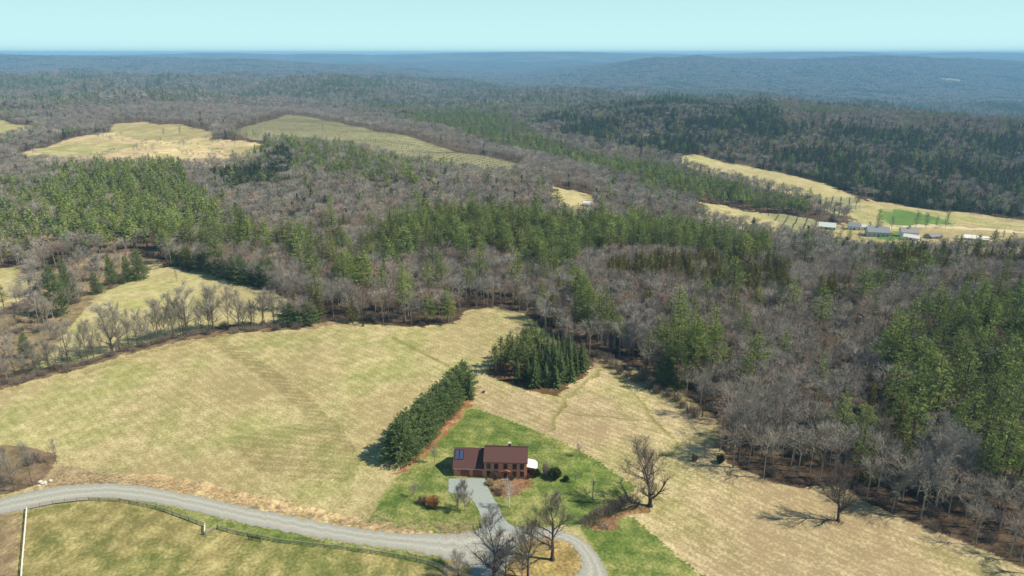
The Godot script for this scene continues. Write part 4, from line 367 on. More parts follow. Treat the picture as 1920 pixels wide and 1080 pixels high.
# kind, x, z, width, height, label, group
const SHRUBS := [
	["orange",-21.8,-158,4.4,3.2,"rounded orange-brown bush on the lawn left of the drive",""],
	["brown",-24.7,-159.4,3.2,2.6,"brown bush beside the orange one on the lawn",""],
	["green",12.5,-171.2,4.4,3.5,"dark evergreen shrub right of the house",""],
	["grey",9.9,-172.6,3,4.6,"pale grey bare shrub left of the evergreen shrub",""],
	["green",15.7,-169.9,2,1.7,"small dark round shrub right of the evergreen shrub",""],
	["green",7.1,-172.3,2.6,2.4,"dark shrub at the corner of the glazed porch",""],
	["red",4.7,-171.2,2,1.6,"low red-brown shrub below the glazed porch",""],
	["brown",-5.2,-171,3.4,3,"bare foundation shrub left of the front door",""],
	["brown",-0.3,-171,3,2,"bare foundation shrub right of the front door",""],
	["tan",-3.8,-165.8,3.6,1.6,"pale dry grass clump in the front bed",""],
	["brown",-3.8,-163.8,3.2,1.3,"low brown shrub at the front of the bed",""],
	["tan",-6.2,-168.3,3,1.7,"pale straw-coloured shrub beside the drive",""],
	["tan",-2.3,-167.3,2.4,1.4,"small pale shrub behind the birch",""],
	["purple",19.7,-150.4,4.2,2.4,"purple-brown bare bush, first from the left of the overgrown hedge","bushes of the overgrown hedge by the utility pole"],
	["purple",21,-151.7,4.2,3.2,"purple-brown bare bush, second from the left of the overgrown hedge","bushes of the overgrown hedge by the utility pole"],
	["purple",22.5,-152.1,4.2,2.8,"purple-brown bare bush, third from the left of the overgrown hedge","bushes of the overgrown hedge by the utility pole"],
	["purple",24.1,-153.9,4.2,3.6,"purple-brown bare bush, fourth from the left of the overgrown hedge","bushes of the overgrown hedge by the utility pole"],
	["purple",25.7,-154.8,4.2,2.6,"purple-brown bare bush, fifth from the left of the overgrown hedge","bushes of the overgrown hedge by the utility pole"],
	["purple",27.3,-156.2,4.2,3.4,"purple-brown bare bush, sixth from the left of the overgrown hedge","bushes of the overgrown hedge by the utility pole"],
	["purple",29,-157.6,4.2,3.8,"purple-brown bare bush, seventh from the left of the overgrown hedge","bushes of the overgrown hedge by the utility pole"],
	["purple",30.6,-158.5,4.2,2.9,"purple-brown bare bush, eighth from the left of the overgrown hedge","bushes of the overgrown hedge by the utility pole"],
	["purple",32.2,-159.4,4.2,3.3,"purple-brown bare bush, ninth from the left of the overgrown hedge","bushes of the overgrown hedge by the utility pole"],
	["purple",33.8,-160.4,4.2,2.2,"purple-brown bare bush, tenth from the left of the overgrown hedge","bushes of the overgrown hedge by the utility pole"],
	["brown",55.8,-180.4,2.2,2.6,"dark small bush left of the bare clump in the stubble field",""],
	["green",63.3,-179.2,2.6,2.8,"small green shrub at the foot of the bare clump",""],
	["green",70.3,-206.9,2.2,2.2,"small green shrub right of the many-stemmed tree",""],
	["green",43.6,-243.5,2.2,2,"small green shrub among the brush by the stubble field",""],
	["brown",-10.4,-224.8,1.6,1,"tiny brown bush beyond the end of the pine row",""],
	["brown",-67.9,-288.9,1.6,2.2,"small dark bush at the back field edge",""],
	["purple",85.8,-151.3,4,1.8,"dark brush around the foot of the lone field tree",""],
	["brush",34.6,-256.5,4.5,3,"grey-brown bush in the brushy strip beside the stubble field","bushes of the brushy strip beside the stubble field"],
	["brush",36.6,-254.4,4.5,3.4,"grey-brown bush in the brushy strip beside the stubble field","bushes of the brushy strip beside the stubble field"],
	["brush",38.7,-250.3,5.1,4.4,"grey-brown bush in the brushy strip beside the stubble field","bushes of the brushy strip beside the stubble field"],
	["brush",40.1,-245.4,4.8,4.3,"grey-brown bush in the brushy strip beside the stubble field","bushes of the brushy strip beside the stubble field"],
	["brush",41.8,-239.7,3.5,4.6,"grey-brown bush in the brushy strip beside the stubble field","bushes of the brushy strip beside the stubble field"],
	["brush",44.3,-237,3.6,2.8,"grey-brown bush in the brushy strip beside the stubble field","bushes of the brushy strip beside the stubble field"],
	["brush",46.5,-233.4,3.5,3.4,"grey-brown bush in the brushy strip beside the stubble field","bushes of the brushy strip beside the stubble field"],
	["brush",49.9,-235.2,5.1,3.7,"grey-brown bush in the brushy strip beside the stubble field","bushes of the brushy strip beside the stubble field"],
	["brush",50.8,-228.1,4,3.5,"grey-brown bush in the brushy strip beside the stubble field","bushes of the brushy strip beside the stubble field"],
	["brush",53.1,-223.9,3.5,3.9,"grey-brown bush in the brushy strip beside the stubble field","bushes of the brushy strip beside the stubble field"],
	["brush",56.1,-230.7,5.2,4.5,"grey-brown bush in the brushy strip beside the stubble field","bushes of the brushy strip beside the stubble field"],
	["brush",56.7,-222.3,5.2,3.1,"grey-brown bush in the brushy strip beside the stubble field","bushes of the brushy strip beside the stubble field"],
	["brush",58.9,-218.3,3.9,4,"grey-brown bush in the brushy strip beside the stubble field","bushes of the brushy strip beside the stubble field"],
	["brush",60,-213.6,3.4,3,"grey-brown bush in the brushy strip beside the stubble field","bushes of the brushy strip beside the stubble field"],
	["brush",61.4,-209.8,4.2,3.7,"grey-brown bush in the brushy strip beside the stubble field","bushes of the brushy strip beside the stubble field"],
	["brush",62.7,-206.9,3.5,4.2,"grey-brown bush in the brushy strip beside the stubble field","bushes of the brushy strip beside the stubble field"],
	["brush",-194.9,-228.8,3.4,3,"low purple-brown brush along the foot of the hedgerow","brush along the foot of the hedgerow"],
	["brush",-192,-228.3,4.3,1.8,"low purple-brown brush along the foot of the hedgerow","brush along the foot of the hedgerow"],
	["brush",-191.5,-231.3,4.2,3,"low purple-brown brush along the foot of the hedgerow","brush along the foot of the hedgerow"],
	["brush",-190.3,-233.2,3.5,2.1,"low purple-brown brush along the foot of the hedgerow","brush along the foot of the hedgerow"],
	["brush",-187.1,-232.4,4.5,2,"low purple-brown brush along the foot of the hedgerow","brush along the foot of the hedgerow"],
	["brush",-186.7,-235.7,3.2,1.7,"low purple-brown brush along the foot of the hedgerow","brush along the foot of the hedgerow"],
	["brush",-183.9,-235.4,4,1.9,"low purple-brown brush along the foot of the hedgerow","brush along the foot of the hedgerow"],
	["brush",-183.2,-238.3,3.5,3.3,"low purple-brown brush along the foot of the hedgerow","brush along the foot of the hedgerow"],
	["brush",-181.1,-239.2,3.8,2.5,"low purple-brown brush along the foot of the hedgerow","brush along the foot of the hedgerow"],
	["brush",-180.8,-242.9,3.2,2.3,"low purple-brown brush along the foot of the hedgerow","brush along the foot of the hedgerow"],
	["brush",-179,-244.2,4.1,2.8,"low purple-brown brush along the foot of the hedgerow","brush along the foot of the hedgerow"],
	["brush",-177,-245.5,3.6,3,"low purple-brown brush along the foot of the hedgerow","brush along the foot of the hedgerow"],
	["brush",-175.6,-247.6,3.3,1.7,"low purple-brown brush along the foot of the hedgerow","brush along the foot of the hedgerow"],
	["brush",-173,-247.9,4.4,2.1,"low purple-brown brush along the foot of the hedgerow","brush along the foot of the hedgerow"],
	["brush",-170.8,-248.7,3.8,2.6,"low purple-brown brush along the foot of the hedgerow","brush along the foot of the hedgerow"],
	["brush",-169,-250.5,4.3,2,"low purple-brown brush along the foot of the hedgerow","brush along the foot of the hedgerow"],
	["brush",-167.9,-253.3,4,1.9,"low purple-brown brush along the foot of the hedgerow","brush along the foot of the hedgerow"],
	["brush",-166.5,-255.8,3,2.4,"low purple-brown brush along the foot of the hedgerow","brush along the foot of the hedgerow"],
	["brush",-164,-256.5,3.2,2.9,"low purple-brown brush along the foot of the hedgerow","brush along the foot of the hedgerow"],
	["brush",-163.7,-261,3.7,2.9,"low purple-brown brush along the foot of the hedgerow","brush along the foot of the hedgerow"],
	["brush",-161.5,-262.2,3.9,2.6,"low purple-brown brush along the foot of the hedgerow","brush along the foot of the hedgerow"],
	["brush",-158.6,-262.2,3.9,1.9,"low purple-brown brush along the foot of the hedgerow","brush along the foot of the hedgerow"],
	["brush",-157.8,-266.3,3.4,3.1,"low purple-brown brush along the foot of the hedgerow","brush along the foot of the hedgerow"],
	["brush",-154.8,-266.1,4.4,2.8,"low purple-brown brush along the foot of the hedgerow","brush along the foot of the hedgerow"],
	["brush",-153.1,-268.6,3.8,3.3,"low purple-brown brush along the foot of the hedgerow","brush along the foot of the hedgerow"],
	["brush",-151,-270.3,3.9,3,"low purple-brown brush along the foot of the hedgerow","brush along the foot of the hedgerow"],
	["brush",-149.6,-273.7,3.5,3,"low purple-brown brush along the foot of the hedgerow","brush along the foot of the hedgerow"],
	["brush",-147.4,-275.3,3.3,2,"low purple-brown brush along the foot of the hedgerow","brush along the foot of the hedgerow"],
	["brush",-143.7,-273.9,4.6,1.8,"low purple-brown brush along the foot of the hedgerow","brush along the foot of the hedgerow"],
	["brush",-142.2,-277.3,3.5,2.2,"low purple-brown brush along the foot of the hedgerow","brush along the foot of the hedgerow"],
	["brush",-139.9,-278.8,4,2.9,"low purple-brown brush along the foot of the hedgerow","brush along the foot of the hedgerow"],
	["brush",-137.6,-280.6,3,1.9,"low purple-brown brush along the foot of the hedgerow","brush along the foot of the hedgerow"],
	["brush",-134.2,-279.7,4.1,3.2,"low purple-brown brush along the foot of the hedgerow","brush along the foot of the hedgerow"],
	["brush",-120.9,-285,3.1,2.6,"low purple-brown brush along the foot of the hedgerow","brush along the foot of the hedgerow"],
	["brush",-117.4,-283.9,3.8,3.4,"low purple-brown brush along the foot of the hedgerow","brush along the foot of the hedgerow"],
	["brush",-114.5,-284.3,3.4,3.2,"low purple-brown brush along the foot of the hedgerow","brush along the foot of the hedgerow"],
	["brush",-112.7,-288.1,4.2,1.9,"low purple-brown brush along the foot of the hedgerow","brush along the foot of the hedgerow"],
	["brush",-109.8,-288.9,3.3,2.7,"low purple-brown brush along the foot of the hedgerow","brush along the foot of the hedgerow"],
	["brush",-105.6,-285.5,3.4,3,"low purple-brown brush along the foot of the hedgerow","brush along the foot of the hedgerow"],
	["brush",-103.5,-288.7,3.2,3.1,"low purple-brown brush along the foot of the hedgerow","brush along the foot of the hedgerow"],
	["brush",-100.6,-289.4,3.1,2.5,"low purple-brown brush along the foot of the hedgerow","brush along the foot of the hedgerow"],
	["brush",-97.2,-288.7,4.2,3.1,"low purple-brown brush along the foot of the hedgerow","brush along the foot of the hedgerow"]
]
const FENCES := [
	["grey split rail fence along the road from the left corner to the jog", [-132.1,-156.4,-126.6,-158.7,-118.8,-160.6,-108.1,-159.9,-96,-156.4,-88.7,-153.2,-80.7,-149.5], false],
	["short fence return at the jog left of the road fence", [-80.7,-149.5,-79.4,-146.2], true],
	["short slanted fence piece across the jog", [-79.1,-146.2,-77.2,-148.9], false],
	["grey split rail fence along the road from the jog to the oaks", [-77.1,-148.7,-71.9,-146.8,-65.9,-145.4,-59.9,-143.7,-51.3,-142.3,-42.9,-141,-34.5,-139.2,-26.3,-137.3,-18.1,-134.9,-15.6,-132.1], false],
	["bleached rail fence down the left side of the paddock", [-132.1,-156.4,-128.3,-150.2,-123.8,-142.9,-119.1,-135.3,-112.6,-125], true]
]
const CLEARINGS := [3899.7, -6348.6, 116.3, 1404.2, -3876.7, 144.8, -2182, -5081.8, 51.8, -1278, -3711.6, 76.6, -1085.2, -4541.4, 36.4, 518.2, -4598.4, 72.2, 4244.6, -6158.9, 70.1]  # x, z, radius of pale clearings on the far hills
const FARM := {"barn": [327.2,-595,-0.21,18,10,4.2,8.2], "house": [352.6,-590.1,-0.24,15,8,4.6,8.0], "annex": [347.1,-575.3,-0.70,12,6,2.6,4.6], "house2": [318.4,-620.1,-0.35,11,8,3.6,6.6], "house3": [292.1,-617.4,-0.38,15,8,3,6.2], "annex2": [328.7,-619.7,-0.35,6,5,2.8,4.6], "shed": [401.2,-582.1,-0.44,10,7,2.6,4.8], "shed2": [404,-568.2,-0.44,8,6,2.6,4.6], "lowbarn": [371.8,-585.9,0.35,12,8,2.4,4.6], "cottage": [68.1,-600.5,-0.26,9,6,2.8,5]}
const NEAR_RECT := Rect2(-330, -430, 660, 380)
const MID_RECT := Rect2(-1500, -2450, 3000, 2400)
const NEAR_END := 405.0
const MID_END := 2300.0

var relief := PackedFloat32Array()
var swell := FastNoiseLite.new()
var hills := FastNoiseLite.new()
var patch := FastNoiseLite.new()
var rng := RandomNumberGenerator.new()
var cover := PackedByteArray()
const COVER_W := 1536
var taken := {}
var kinds := {}
var mats := {}


class MB:
	var v := PackedVector3Array()
	var n := PackedVector3Array()
	var c := PackedColorArray()
	var t := PackedVector2Array()

	func tri(a: Vector3, b: Vector3, d: Vector3, col: Color) -> void:
		var nn := (d - a).cross(b - a).normalized()
		v.append(a); v.append(b); v.append(d)
		n.append(nn); n.append(nn); n.append(nn)
		c.append(col); c.append(col); c.append(col)

	func quad(a: Vector3, b: Vector3, d: Vector3, e: Vector3, col: Color) -> void:
		tri(a, b, d, col)
		tri(a, d, e, col)

	func tube(a: Vector3, b: Vector3, ra: float, rb: float, sides: int, col: Color) -> void:
		var ax := (b - a).normalized()
		var u := ax.cross(Vector3(0.31, 0.17, 0.93)).normalized()
		if u.length() < 0.5:
			u = ax.cross(Vector3.RIGHT).normalized()
		var w := ax.cross(u)
		var d0 := u
		for i in sides:
			var an := TAU * (i + 1) / sides
			var d1 := u * cos(an) + w * sin(an)
			var a0 := a + d0 * ra; var a1 := a + d1 * ra; var b0 := b + d0 * rb; var b1 := b + d1 * rb
			v.append(a0); v.append(b0); v.append(b1); v.append(a0); v.append(b1); v.append(a1)
			n.append(d0); n.append(d0); n.append(d1); n.append(d0); n.append(d1); n.append(d1)
			for k in 6:
				c.append(col)
			d0 = d1

	func box(lo: Vector3, hi: Vector3, col := Color.WHITE) -> void:
		var p := []
		for k in 8:
			p.append(Vector3(hi.x if k & 1 else lo.x, hi.y if k & 2 else lo.y, hi.z if k & 4 else lo.z))
		for f in [[4, 6, 7, 5], [1, 3, 2, 0], [5, 7, 3, 1], [0, 2, 6, 4], [6, 2, 3, 7], [0, 4, 5, 1]]:
			quad(p[f[0]], p[f[1]], p[f[2]], p[f[3]], col)

	func blade(p: Vector3, d: Vector3, side: Vector3, size: float, wide: float, col: Color) -> void:
		tri(p - side * wide, p + d * size, p + side * wide, col)

	func commit(mat: Material, onto: ArrayMesh = null) -> ArrayMesh:
		var m := onto if onto else ArrayMesh.new()
		if v.is_empty():
			return m
		var a := []
		a.resize(Mesh.ARRAY_MAX)
		a[Mesh.ARRAY_VERTEX] = v
		a[Mesh.ARRAY_NORMAL] = n
		a[Mesh.ARRAY_COLOR] = c
		if t.size() == v.size():
			a[Mesh.ARRAY_TEX_UV] = t
		m.add_surface_from_arrays(Mesh.PRIMITIVE_TRIANGLES, a)
		m.surface_set_material(m.get_surface_count() - 1, mat)
		return m


# ---------------------------------------------------------------- naming
func numbered(called: String) -> String:
	var k: int = taken.get(called, 0)
	taken[called] = k + 1
	return called if k == 0 else "%s_%03d" % [called, k]

func tag(o: Node, label: String, category: String, group := "", kind := "") -> void:
	if label: o.set_meta("label", label)
	if category: o.set_meta("category", category)
	if group: o.set_meta("group", group)
	if kind: o.set_meta("kind", kind)

func thing(called: String, at: Vector3, turn := 0.0) -> Node3D:
	var o := Node3D.new()
	o.name = numbered(called)
	add_child(o)
	o.position = at
	o.rotation.y = turn
	return o

func part(called: String, m: Mesh, parent: Node, at := Vector3.ZERO) -> MeshInstance3D:
	var o := MeshInstance3D.new()
	o.name = called
	o.mesh = m
	o.position = at
	parent.add_child(o, true)
	return o

func mat(called: String, col := Color.WHITE, rough := 0.9) -> StandardMaterial3D:
	if mats.has(called):
		return mats[called]
	var m := StandardMaterial3D.new()
	m.resource_name = called
	m.albedo_color = col
	m.roughness = rough
	m.metallic_specular = 0.25
	m.vertex_color_use_as_albedo = true
	m.cull_mode = BaseMaterial3D.CULL_DISABLED
	mats[called] = m
	return m

func lin(r: float, g: float, b: float) -> Color:
	return Color(r, g, b)

# ---------------------------------------------------------------- the lie of the land
func base_height(x: float, z: float) -> float:
	var d := maxf(20.0, sqrt(x * x + z * z))
	var az := rad_to_deg(atan2(x, -z))
	var fold := 0.0
	if absf(az) > AZ_MOST:
		fold = (absf(az) - AZ_MOST) / (360.0 - 2.0 * AZ_MOST)
		az = AZ_MOST * signf(az)
	var v := clampf((log(d) - LOG0) / (LOG1 - LOG0) * (TABLE_D - 1), 0.0, TABLE_D - 1.001)
	var j := int(v)
	v -= j
	var a := clampf((az + AZ_MOST) / AZ_STEP, 0.0, TABLE_AZ - 1.001)
	var i := int(a)
	a -= i
	var o := i * TABLE_D + j
	var h := lerpf(lerpf(relief[o], relief[o + 1], v), lerpf(relief[o + TABLE_D], relief[o + TABLE_D + 1], v), a)
	if fold > 0.0:
		var other := (0 if i > 2 else TABLE_AZ - 1) * TABLE_D + j
		h = lerpf(h, lerpf(relief[other], relief[other + 1], v), fold)
	return h

func height(x: float, z: float) -> float:
	var d := sqrt(x * x + z * z)
	var h := base_height(x, z) + swell.get_noise_2d(x, z) * 0.35
	if d > 430.0:
		h += hills.get_noise_2d(x * 4.0 + 900.0, z * 4.0) * 6.0 * smoothstep(430.0, 800.0, d)
	if d > 900.0:
		h += hills.get_noise_2d(x, z) * 58.0 * smoothstep(1300.0, 2600.0, d) * (1.0 - 0.88 * smoothstep(3800.0, 5400.0, d))
	return h

func ground(x: float, z: float) -> Vector3:
	return Vector3(x, height(x, z), z)

# ---------------------------------------------------------------- cover maps
func paint(im: Image, rect: Rect2) -> void:
	var w := im.get_width()
	var hh := im.get_height()
	for area in AREAS:
		var pts: Array = area[1]
		var n := pts.size() / 2
		var px := PackedFloat32Array()
		var py := PackedFloat32Array()
		var y0 := 1e9
		var y1 := -1e9
		for k in n:
			px.append((pts[2 * k] - rect.position.x) / rect.size.x * w)
			py.append((pts[2 * k + 1] - rect.position.y) / rect.size.y * hh)
			y0 = minf(y0, py[k]); y1 = maxf(y1, py[k])
		var col := Color8(area[0], area[0], area[0])
		for y in range(maxi(0, int(y0)), mini(hh, int(y1) + 1)):
			var cuts := []
			var yy := y + 0.5
			for k in n:
				var q := (k + 1) % n
				if (py[k] > yy) != (py[q] > yy):
					cuts.append(px[k] + (px[q] - px[k]) * (yy - py[k]) / (py[q] - py[k]))
			cuts.sort()
			for k in range(0, cuts.size() - 1, 2):
				var a := clampi(int(cuts[k]), 0, w)
				var b := clampi(int(cuts[k + 1]), 0, w)
				if b > a:
					im.fill_rect(Rect2i(a, y, b - a, 1), col)

func cover_at(x: float, z: float) -> int:
	var u := int((x - MID_RECT.position.x) / MID_RECT.size.x * COVER_W)
	var v := int((z - MID_RECT.position.y) / MID_RECT.size.y * COVER_W)
	if u < 0 or v < 0 or u >= COVER_W or v >= COVER_W:
		return 0
	return cover[v * COVER_W + u]

func bytes_of(seed_: int, freq: float, octaves: int, size: int, type := FastNoiseLite.TYPE_SIMPLEX_SMOOTH) -> PackedByteArray:
	var f := FastNoiseLite.new()
	f.seed = seed_
	f.noise_type = type
	f.frequency = freq
	f.fractal_octaves = octaves
	var im := f.get_seamless_image(size, size)
	im.convert(Image.FORMAT_L8)
	return im.get_data()

# covers: [pale, dark, pale when green, dark when green, share of fine grain, of clumps, of broad patches, greenness, stripe period in m, stripe bearing, stripe depth] colours are sRGB bytes
const LOOKS := {
	0: [[106, 91, 75], [63, 53, 44], [100, 88, 70], [60, 53, 42], 90, 90, 60, 0, 5, 0, 0],
	1: [[192, 183, 142], [134, 123, 89], [164, 160, 110], [116, 117, 74], 100, 60, 56, 50, 2.8, 131, 9],
	2: [[197, 185, 147], [136, 121, 94], [168, 161, 115], [118, 114, 76], 100, 58, 56, 24, 2.6, 132, 12],
	3: [[158, 152, 102], [88, 100, 52], [108, 122, 62], [64, 84, 40], 104, 96, 40, 115, 3.0, 100, 8],
	4: [[164, 122, 90], [116, 82, 60], [150, 116, 80], [108, 84, 56], 110, 90, 40, 0, 5, 0, 0],
	5: [[166, 155, 110], [104, 100, 62], [128, 128, 76], [80, 90, 48], 104, 106, 36, 96, 3.0, 20, 6],
	6: [[168, 152, 118], [106, 92, 72], [142, 134, 92], [96, 90, 62], 90, 110, 50, 50, 5, 0, 0],
	7: [[176, 158, 108], [112, 94, 62], [142, 138, 80], [96, 92, 54], 110, 100, 40, 60, 5, 0, 0],
	8: [[152, 144, 98], [108, 104, 66], [140, 138, 88], [98, 100, 60], 110, 80, 40, 30, 5, 0, 0],
	9: [[156, 126, 96], [94, 70, 54], [140, 120, 82], [92, 76, 50], 120, 90, 40, 0, 5, 0, 0],
	10: [[192, 184, 142], [146, 137, 100], [170, 166, 114], [126, 126, 80], 90, 64, 60, 44, 2.8, 20, 10],
	11: [[160, 156, 122], [120, 118, 90], [148, 148, 106], [108, 110, 78], 80, 60, 60, 50, 5, 0, 0],
	12: [[108, 132, 74], [86, 110, 58], [102, 128, 68], [78, 106, 52], 70, 70, 60, 120, 5, 0, 0],
	18: [[206, 198, 174], [174, 162, 136], [200, 194, 164], [170, 162, 132], 90, 60, 40, 0, 5, 0, 0],
	19: [[126, 98, 74], [76, 58, 44], [104, 94, 62], [70, 62, 42], 110, 90, 30, 0, 5, 0, 0],
	20: [[136, 118, 96], [84, 71, 59], [126, 116, 84], [82, 75, 56], 100, 100, 40, 20, 5, 0, 0],
	24: [[154, 140, 110], [98, 86, 67], [138, 130, 92], [90, 84, 58], 100, 100, 40, 30, 5, 0, 0],
	23: [[180, 170, 128], [120, 110, 78], [154, 150, 103], [106, 107, 67], 100, 60, 56, 66, 2.6, 100, 12],
	25: [[202, 184, 142], [136, 114, 84], [178, 166, 114], [120, 108, 72], 120, 90, 40, 10, 5, 0, 0],
	21: [[206, 190, 150], [156, 138, 108], [186, 178, 126], [138, 130, 90], 80, 100, 50, 30, 5, 0, 0],
}

func noise_bytes(seed_: int, metres: float, octaves: int, rect: Rect2, w: int, hh: int, cell: float) -> PackedByteArray:
	# noise of that wavelength on even cells over the rectangle, then stretched to the texture's pixels
	var f := FastNoiseLite.new()
	f.seed = seed_
	f.noise_type = FastNoiseLite.TYPE_SIMPLEX_SMOOTH
	f.frequency = cell / metres
	f.fractal_octaves = octaves
	var im := f.get_image(mini(w, int(rect.size.x / cell)), mini(hh, int(rect.size.y / cell)))
	im.convert(Image.FORMAT_L8)
	if im.get_size() != Vector2i(w, hh):
		im.resize(w, hh, Image.INTERPOLATE_BILINEAR)
	return im.get_data()

func map_texture(rect: Rect2, w: int, hh: int, unit: float) -> ImageTexture:
	var im := Image.create(w, hh, false, Image.FORMAT_L8)
	paint(im, rect)
	var ids := im.get_data()
	var cell := rect.size.x / w
	var fine := noise_bytes(3, 1.0 * unit, 2, rect, w, hh, cell)
	var mid := noise_bytes(4, 6.5 * unit, 3, rect, w, hh, cell * 2.0)
	var mid2 := noise_bytes(5, 22.0 * unit, 3, rect, w, hh, cell * 4.0)
	var big := noise_bytes(6, 70.0 * unit, 3, rect, w, hh, cell * 8.0)
	var lut := PackedByteArray()
	lut.resize(32 * 3072)
	var wf := PackedInt32Array(); var wm := PackedInt32Array(); var wl := PackedInt32Array(); var gr := PackedInt32Array()
	var su := PackedInt32Array(); var sv := PackedInt32Array(); var sd := PackedInt32Array()
	for k in 32:
		var l: Array = LOOKS.get(k, LOOKS[0])
		wf.append(l[4]); wm.append(l[5]); wl.append(l[6]); gr.append(l[7])
		var per: float = 16384.0 / maxf(l[8], 2.4 * cell)
		su.append(int(per * cos(deg_to_rad(l[9])) * rect.size.x / w)); sv.append(int(per * sin(deg_to_rad(l[9])) * rect.size.y / hh)); sd.append(l[10])
		for g in 32:
			for q in 32:
				for ch in 3:
					var a := lerpf(l[1][ch], l[0][ch], q / 31.0)
					var b := lerpf(l[3][ch], l[2][ch], q / 31.0)
					lut[k * 3072 + g * 96 + q * 3 + ch] = int(lerpf(a, b, g / 31.0))
	var wave := PackedInt32Array()
	for k in 256:
		wave.append(int(127.0 * sin(TAU * k / 256.0)))
	var strips := 16
	var outs := []
	outs.resize(strips)
	var rows := hh / strips
	var top := w * hh - 1
	var job := func(s: int) -> void:
		var out := PackedByteArray()
		out.resize(rows * w * 3)
		var o := 0
		for y in range(s * rows, (s + 1) * rows):
			var row := y * w
			for x in w:
				var i := row + x
				var nf: int = fine[i]
				var nm: int = mid[i]
				var nb: int = big[i]
				var n2: int = mid2[i]
				var id: int = ids[clampi(i + ((nf + nm - 256) >> 5) + w * ((nm - 128) >> 4), 0, top)]
				var st: int = wave[((x * su[id] + y * sv[id] + nb * 120 + n2 * 16) >> 6) & 255] * sd[id] >> 7
				if nm + n2 < 220: st = st >> 1
				var q := ((nf * wf[id] + nm * wm[id] + nb * wl[id]) >> 8) + st
				q = clampi((q - 128) * 5 / 2 + 128, 0, 255)
				var g := clampi((nb + n2 - 256) * 3 / 2 + gr[id] - ((nm - 128) >> 1) - ((nf - 128) >> 1), 0, 255)
				var at := id * 3072 + (g >> 3) * 96 + (q >> 3) * 3
				out[o] = lut[at]; out[o + 1] = lut[at + 1]; out[o + 2] = lut[at + 2]
				o += 3
		outs[s] = out
	var task := WorkerThreadPool.add_group_task(job, strips)
	WorkerThreadPool.wait_for_group_task_completion(task)
	var all := PackedByteArray()
	for s in strips:
		all.append_array(outs[s])
	return ImageTexture.create_from_image(Image.create_from_data(w, hh, false, Image.FORMAT_RGB8, all))

func grain(seed_: int, freq: float, lo: float, hi: float) -> NoiseTexture2D:
	var f := FastNoiseLite.new()
	f.seed = seed_
	f.frequency = freq
	f.fractal_octaves = 4
	var t := NoiseTexture2D.new()
	t.width = 512
	t.height = 512
	t.seamless = true
	t.noise = f
	var ramp := Gradient.new()
	ramp.set_color(0, Color(lo, lo, lo))
	ramp.set_color(1, Color(hi, hi, hi))
	t.color_ramp = ramp
	return t

func build_ground() -> void:
	var rings := PackedFloat32Array()
	var d := 12.0
	while d < 16500.0:
		rings.append(d)
		d += maxf(2.2, d * 0.0135)
	rings.append(17000.0)
	var bearings := PackedFloat32Array()
	var b := -180.0  # finer in front of the camera
	while b < 180.01:
		bearings.append(b)
		b += 0.3 if absf(b + 0.15) < 50.0 else 5.0
	var nb := bearings.size()
	var near := StandardMaterial3D.new()
	near.resource_name = "meadow"
	near.albedo_texture = map_texture(NEAR_RECT, 2048, 2048, 1.0)
	near.texture_repeat = false
	var midm := StandardMaterial3D.new()
	midm.resource_name = "far meadow"
	midm.albedo_texture = map_texture(MID_RECT, 2048, 1536, 3.0)
	midm.texture_repeat = false
	var farm := StandardMaterial3D.new()
	farm.resource_name = "far woodland floor"
	farm.vertex_color_use_as_albedo = true
	for m in [near, midm, farm]:
		m.roughness = 1.0
		m.metallic_specular = 0.1
	var mesh := ArrayMesh.new()
	var spans := [[-1, NEAR_END], [NEAR_END, MID_END], [MID_END, 1e9]]
	for s in 3:
		var first := 0
		var last := rings.size() - 1
		for k in rings.size():
			if rings[k] <= spans[s][0]: first = k
			if rings[k] <= spans[s][1]: last = mini(k + (0 if s == 2 else 0), rings.size() - 1)
		if s < 2:
			last = 0
			for k in rings.size():
				if rings[k] <= spans[s][1]: last = k
		var v := PackedVector3Array(); var nn := PackedVector3Array(); var uv := PackedVector2Array(); var uv2 := PackedVector2Array(); var col := PackedColorArray(); var idx := PackedInt32Array()
		var rect: Rect2 = NEAR_RECT if s == 0 else MID_RECT
		for k in range(first, last + 1):
			for q in nb:
				var a := deg_to_rad(bearings[q])
				var x := sin(a) * rings[k]
				var z := -cos(a) * rings[k]
				v.append(ground(x, z))
				uv.append(Vector2((x - rect.position.x) / rect.size.x, (z - rect.position.y) / rect.size.y))
				uv2.append(Vector2(x, z) / 17.0)
				var e := maxf(2.0, rings[k] * 0.01)
				nn.append(Vector3(height(x - e, z) - height(x + e, z), 2.0 * e, height(x, z - e) - height(x, z + e)).normalized())
				if s == 2:
					col.append(far_colour(x, z))
		for k in last - first:
			for q in nb - 1:
				var i := k * nb + q
				idx.append_array([i, i + nb, i + nb + 1, i, i + nb + 1, i + 1])
		if s == 0:  # the patch under the camera
			v.append(ground(0, 0)); nn.append(Vector3.UP); uv.append(Vector2(0.5, 1.0)); uv2.append(Vector2.ZERO)
			for q in nb - 1:
				idx.append_array([v.size() - 1, q, q + 1])
		var arr := []
		arr.resize(Mesh.ARRAY_MAX)
		arr[Mesh.ARRAY_VERTEX] = v; arr[Mesh.ARRAY_NORMAL] = nn; arr[Mesh.ARRAY_TEX_UV] = uv; arr[Mesh.ARRAY_TEX_UV2] = uv2; arr[Mesh.ARRAY_INDEX] = idx
		if s == 2: arr[Mesh.ARRAY_COLOR] = col
		mesh.add_surface_from_arrays(Mesh.PRIMITIVE_TRIANGLES, arr)
		mesh.surface_set_material(s, [near, midm, farm][s])
	var o := part("ground", mesh, self)
	tag(o, "rolling hill ground with straw fields and woodland floor", "ground", "", "structure")

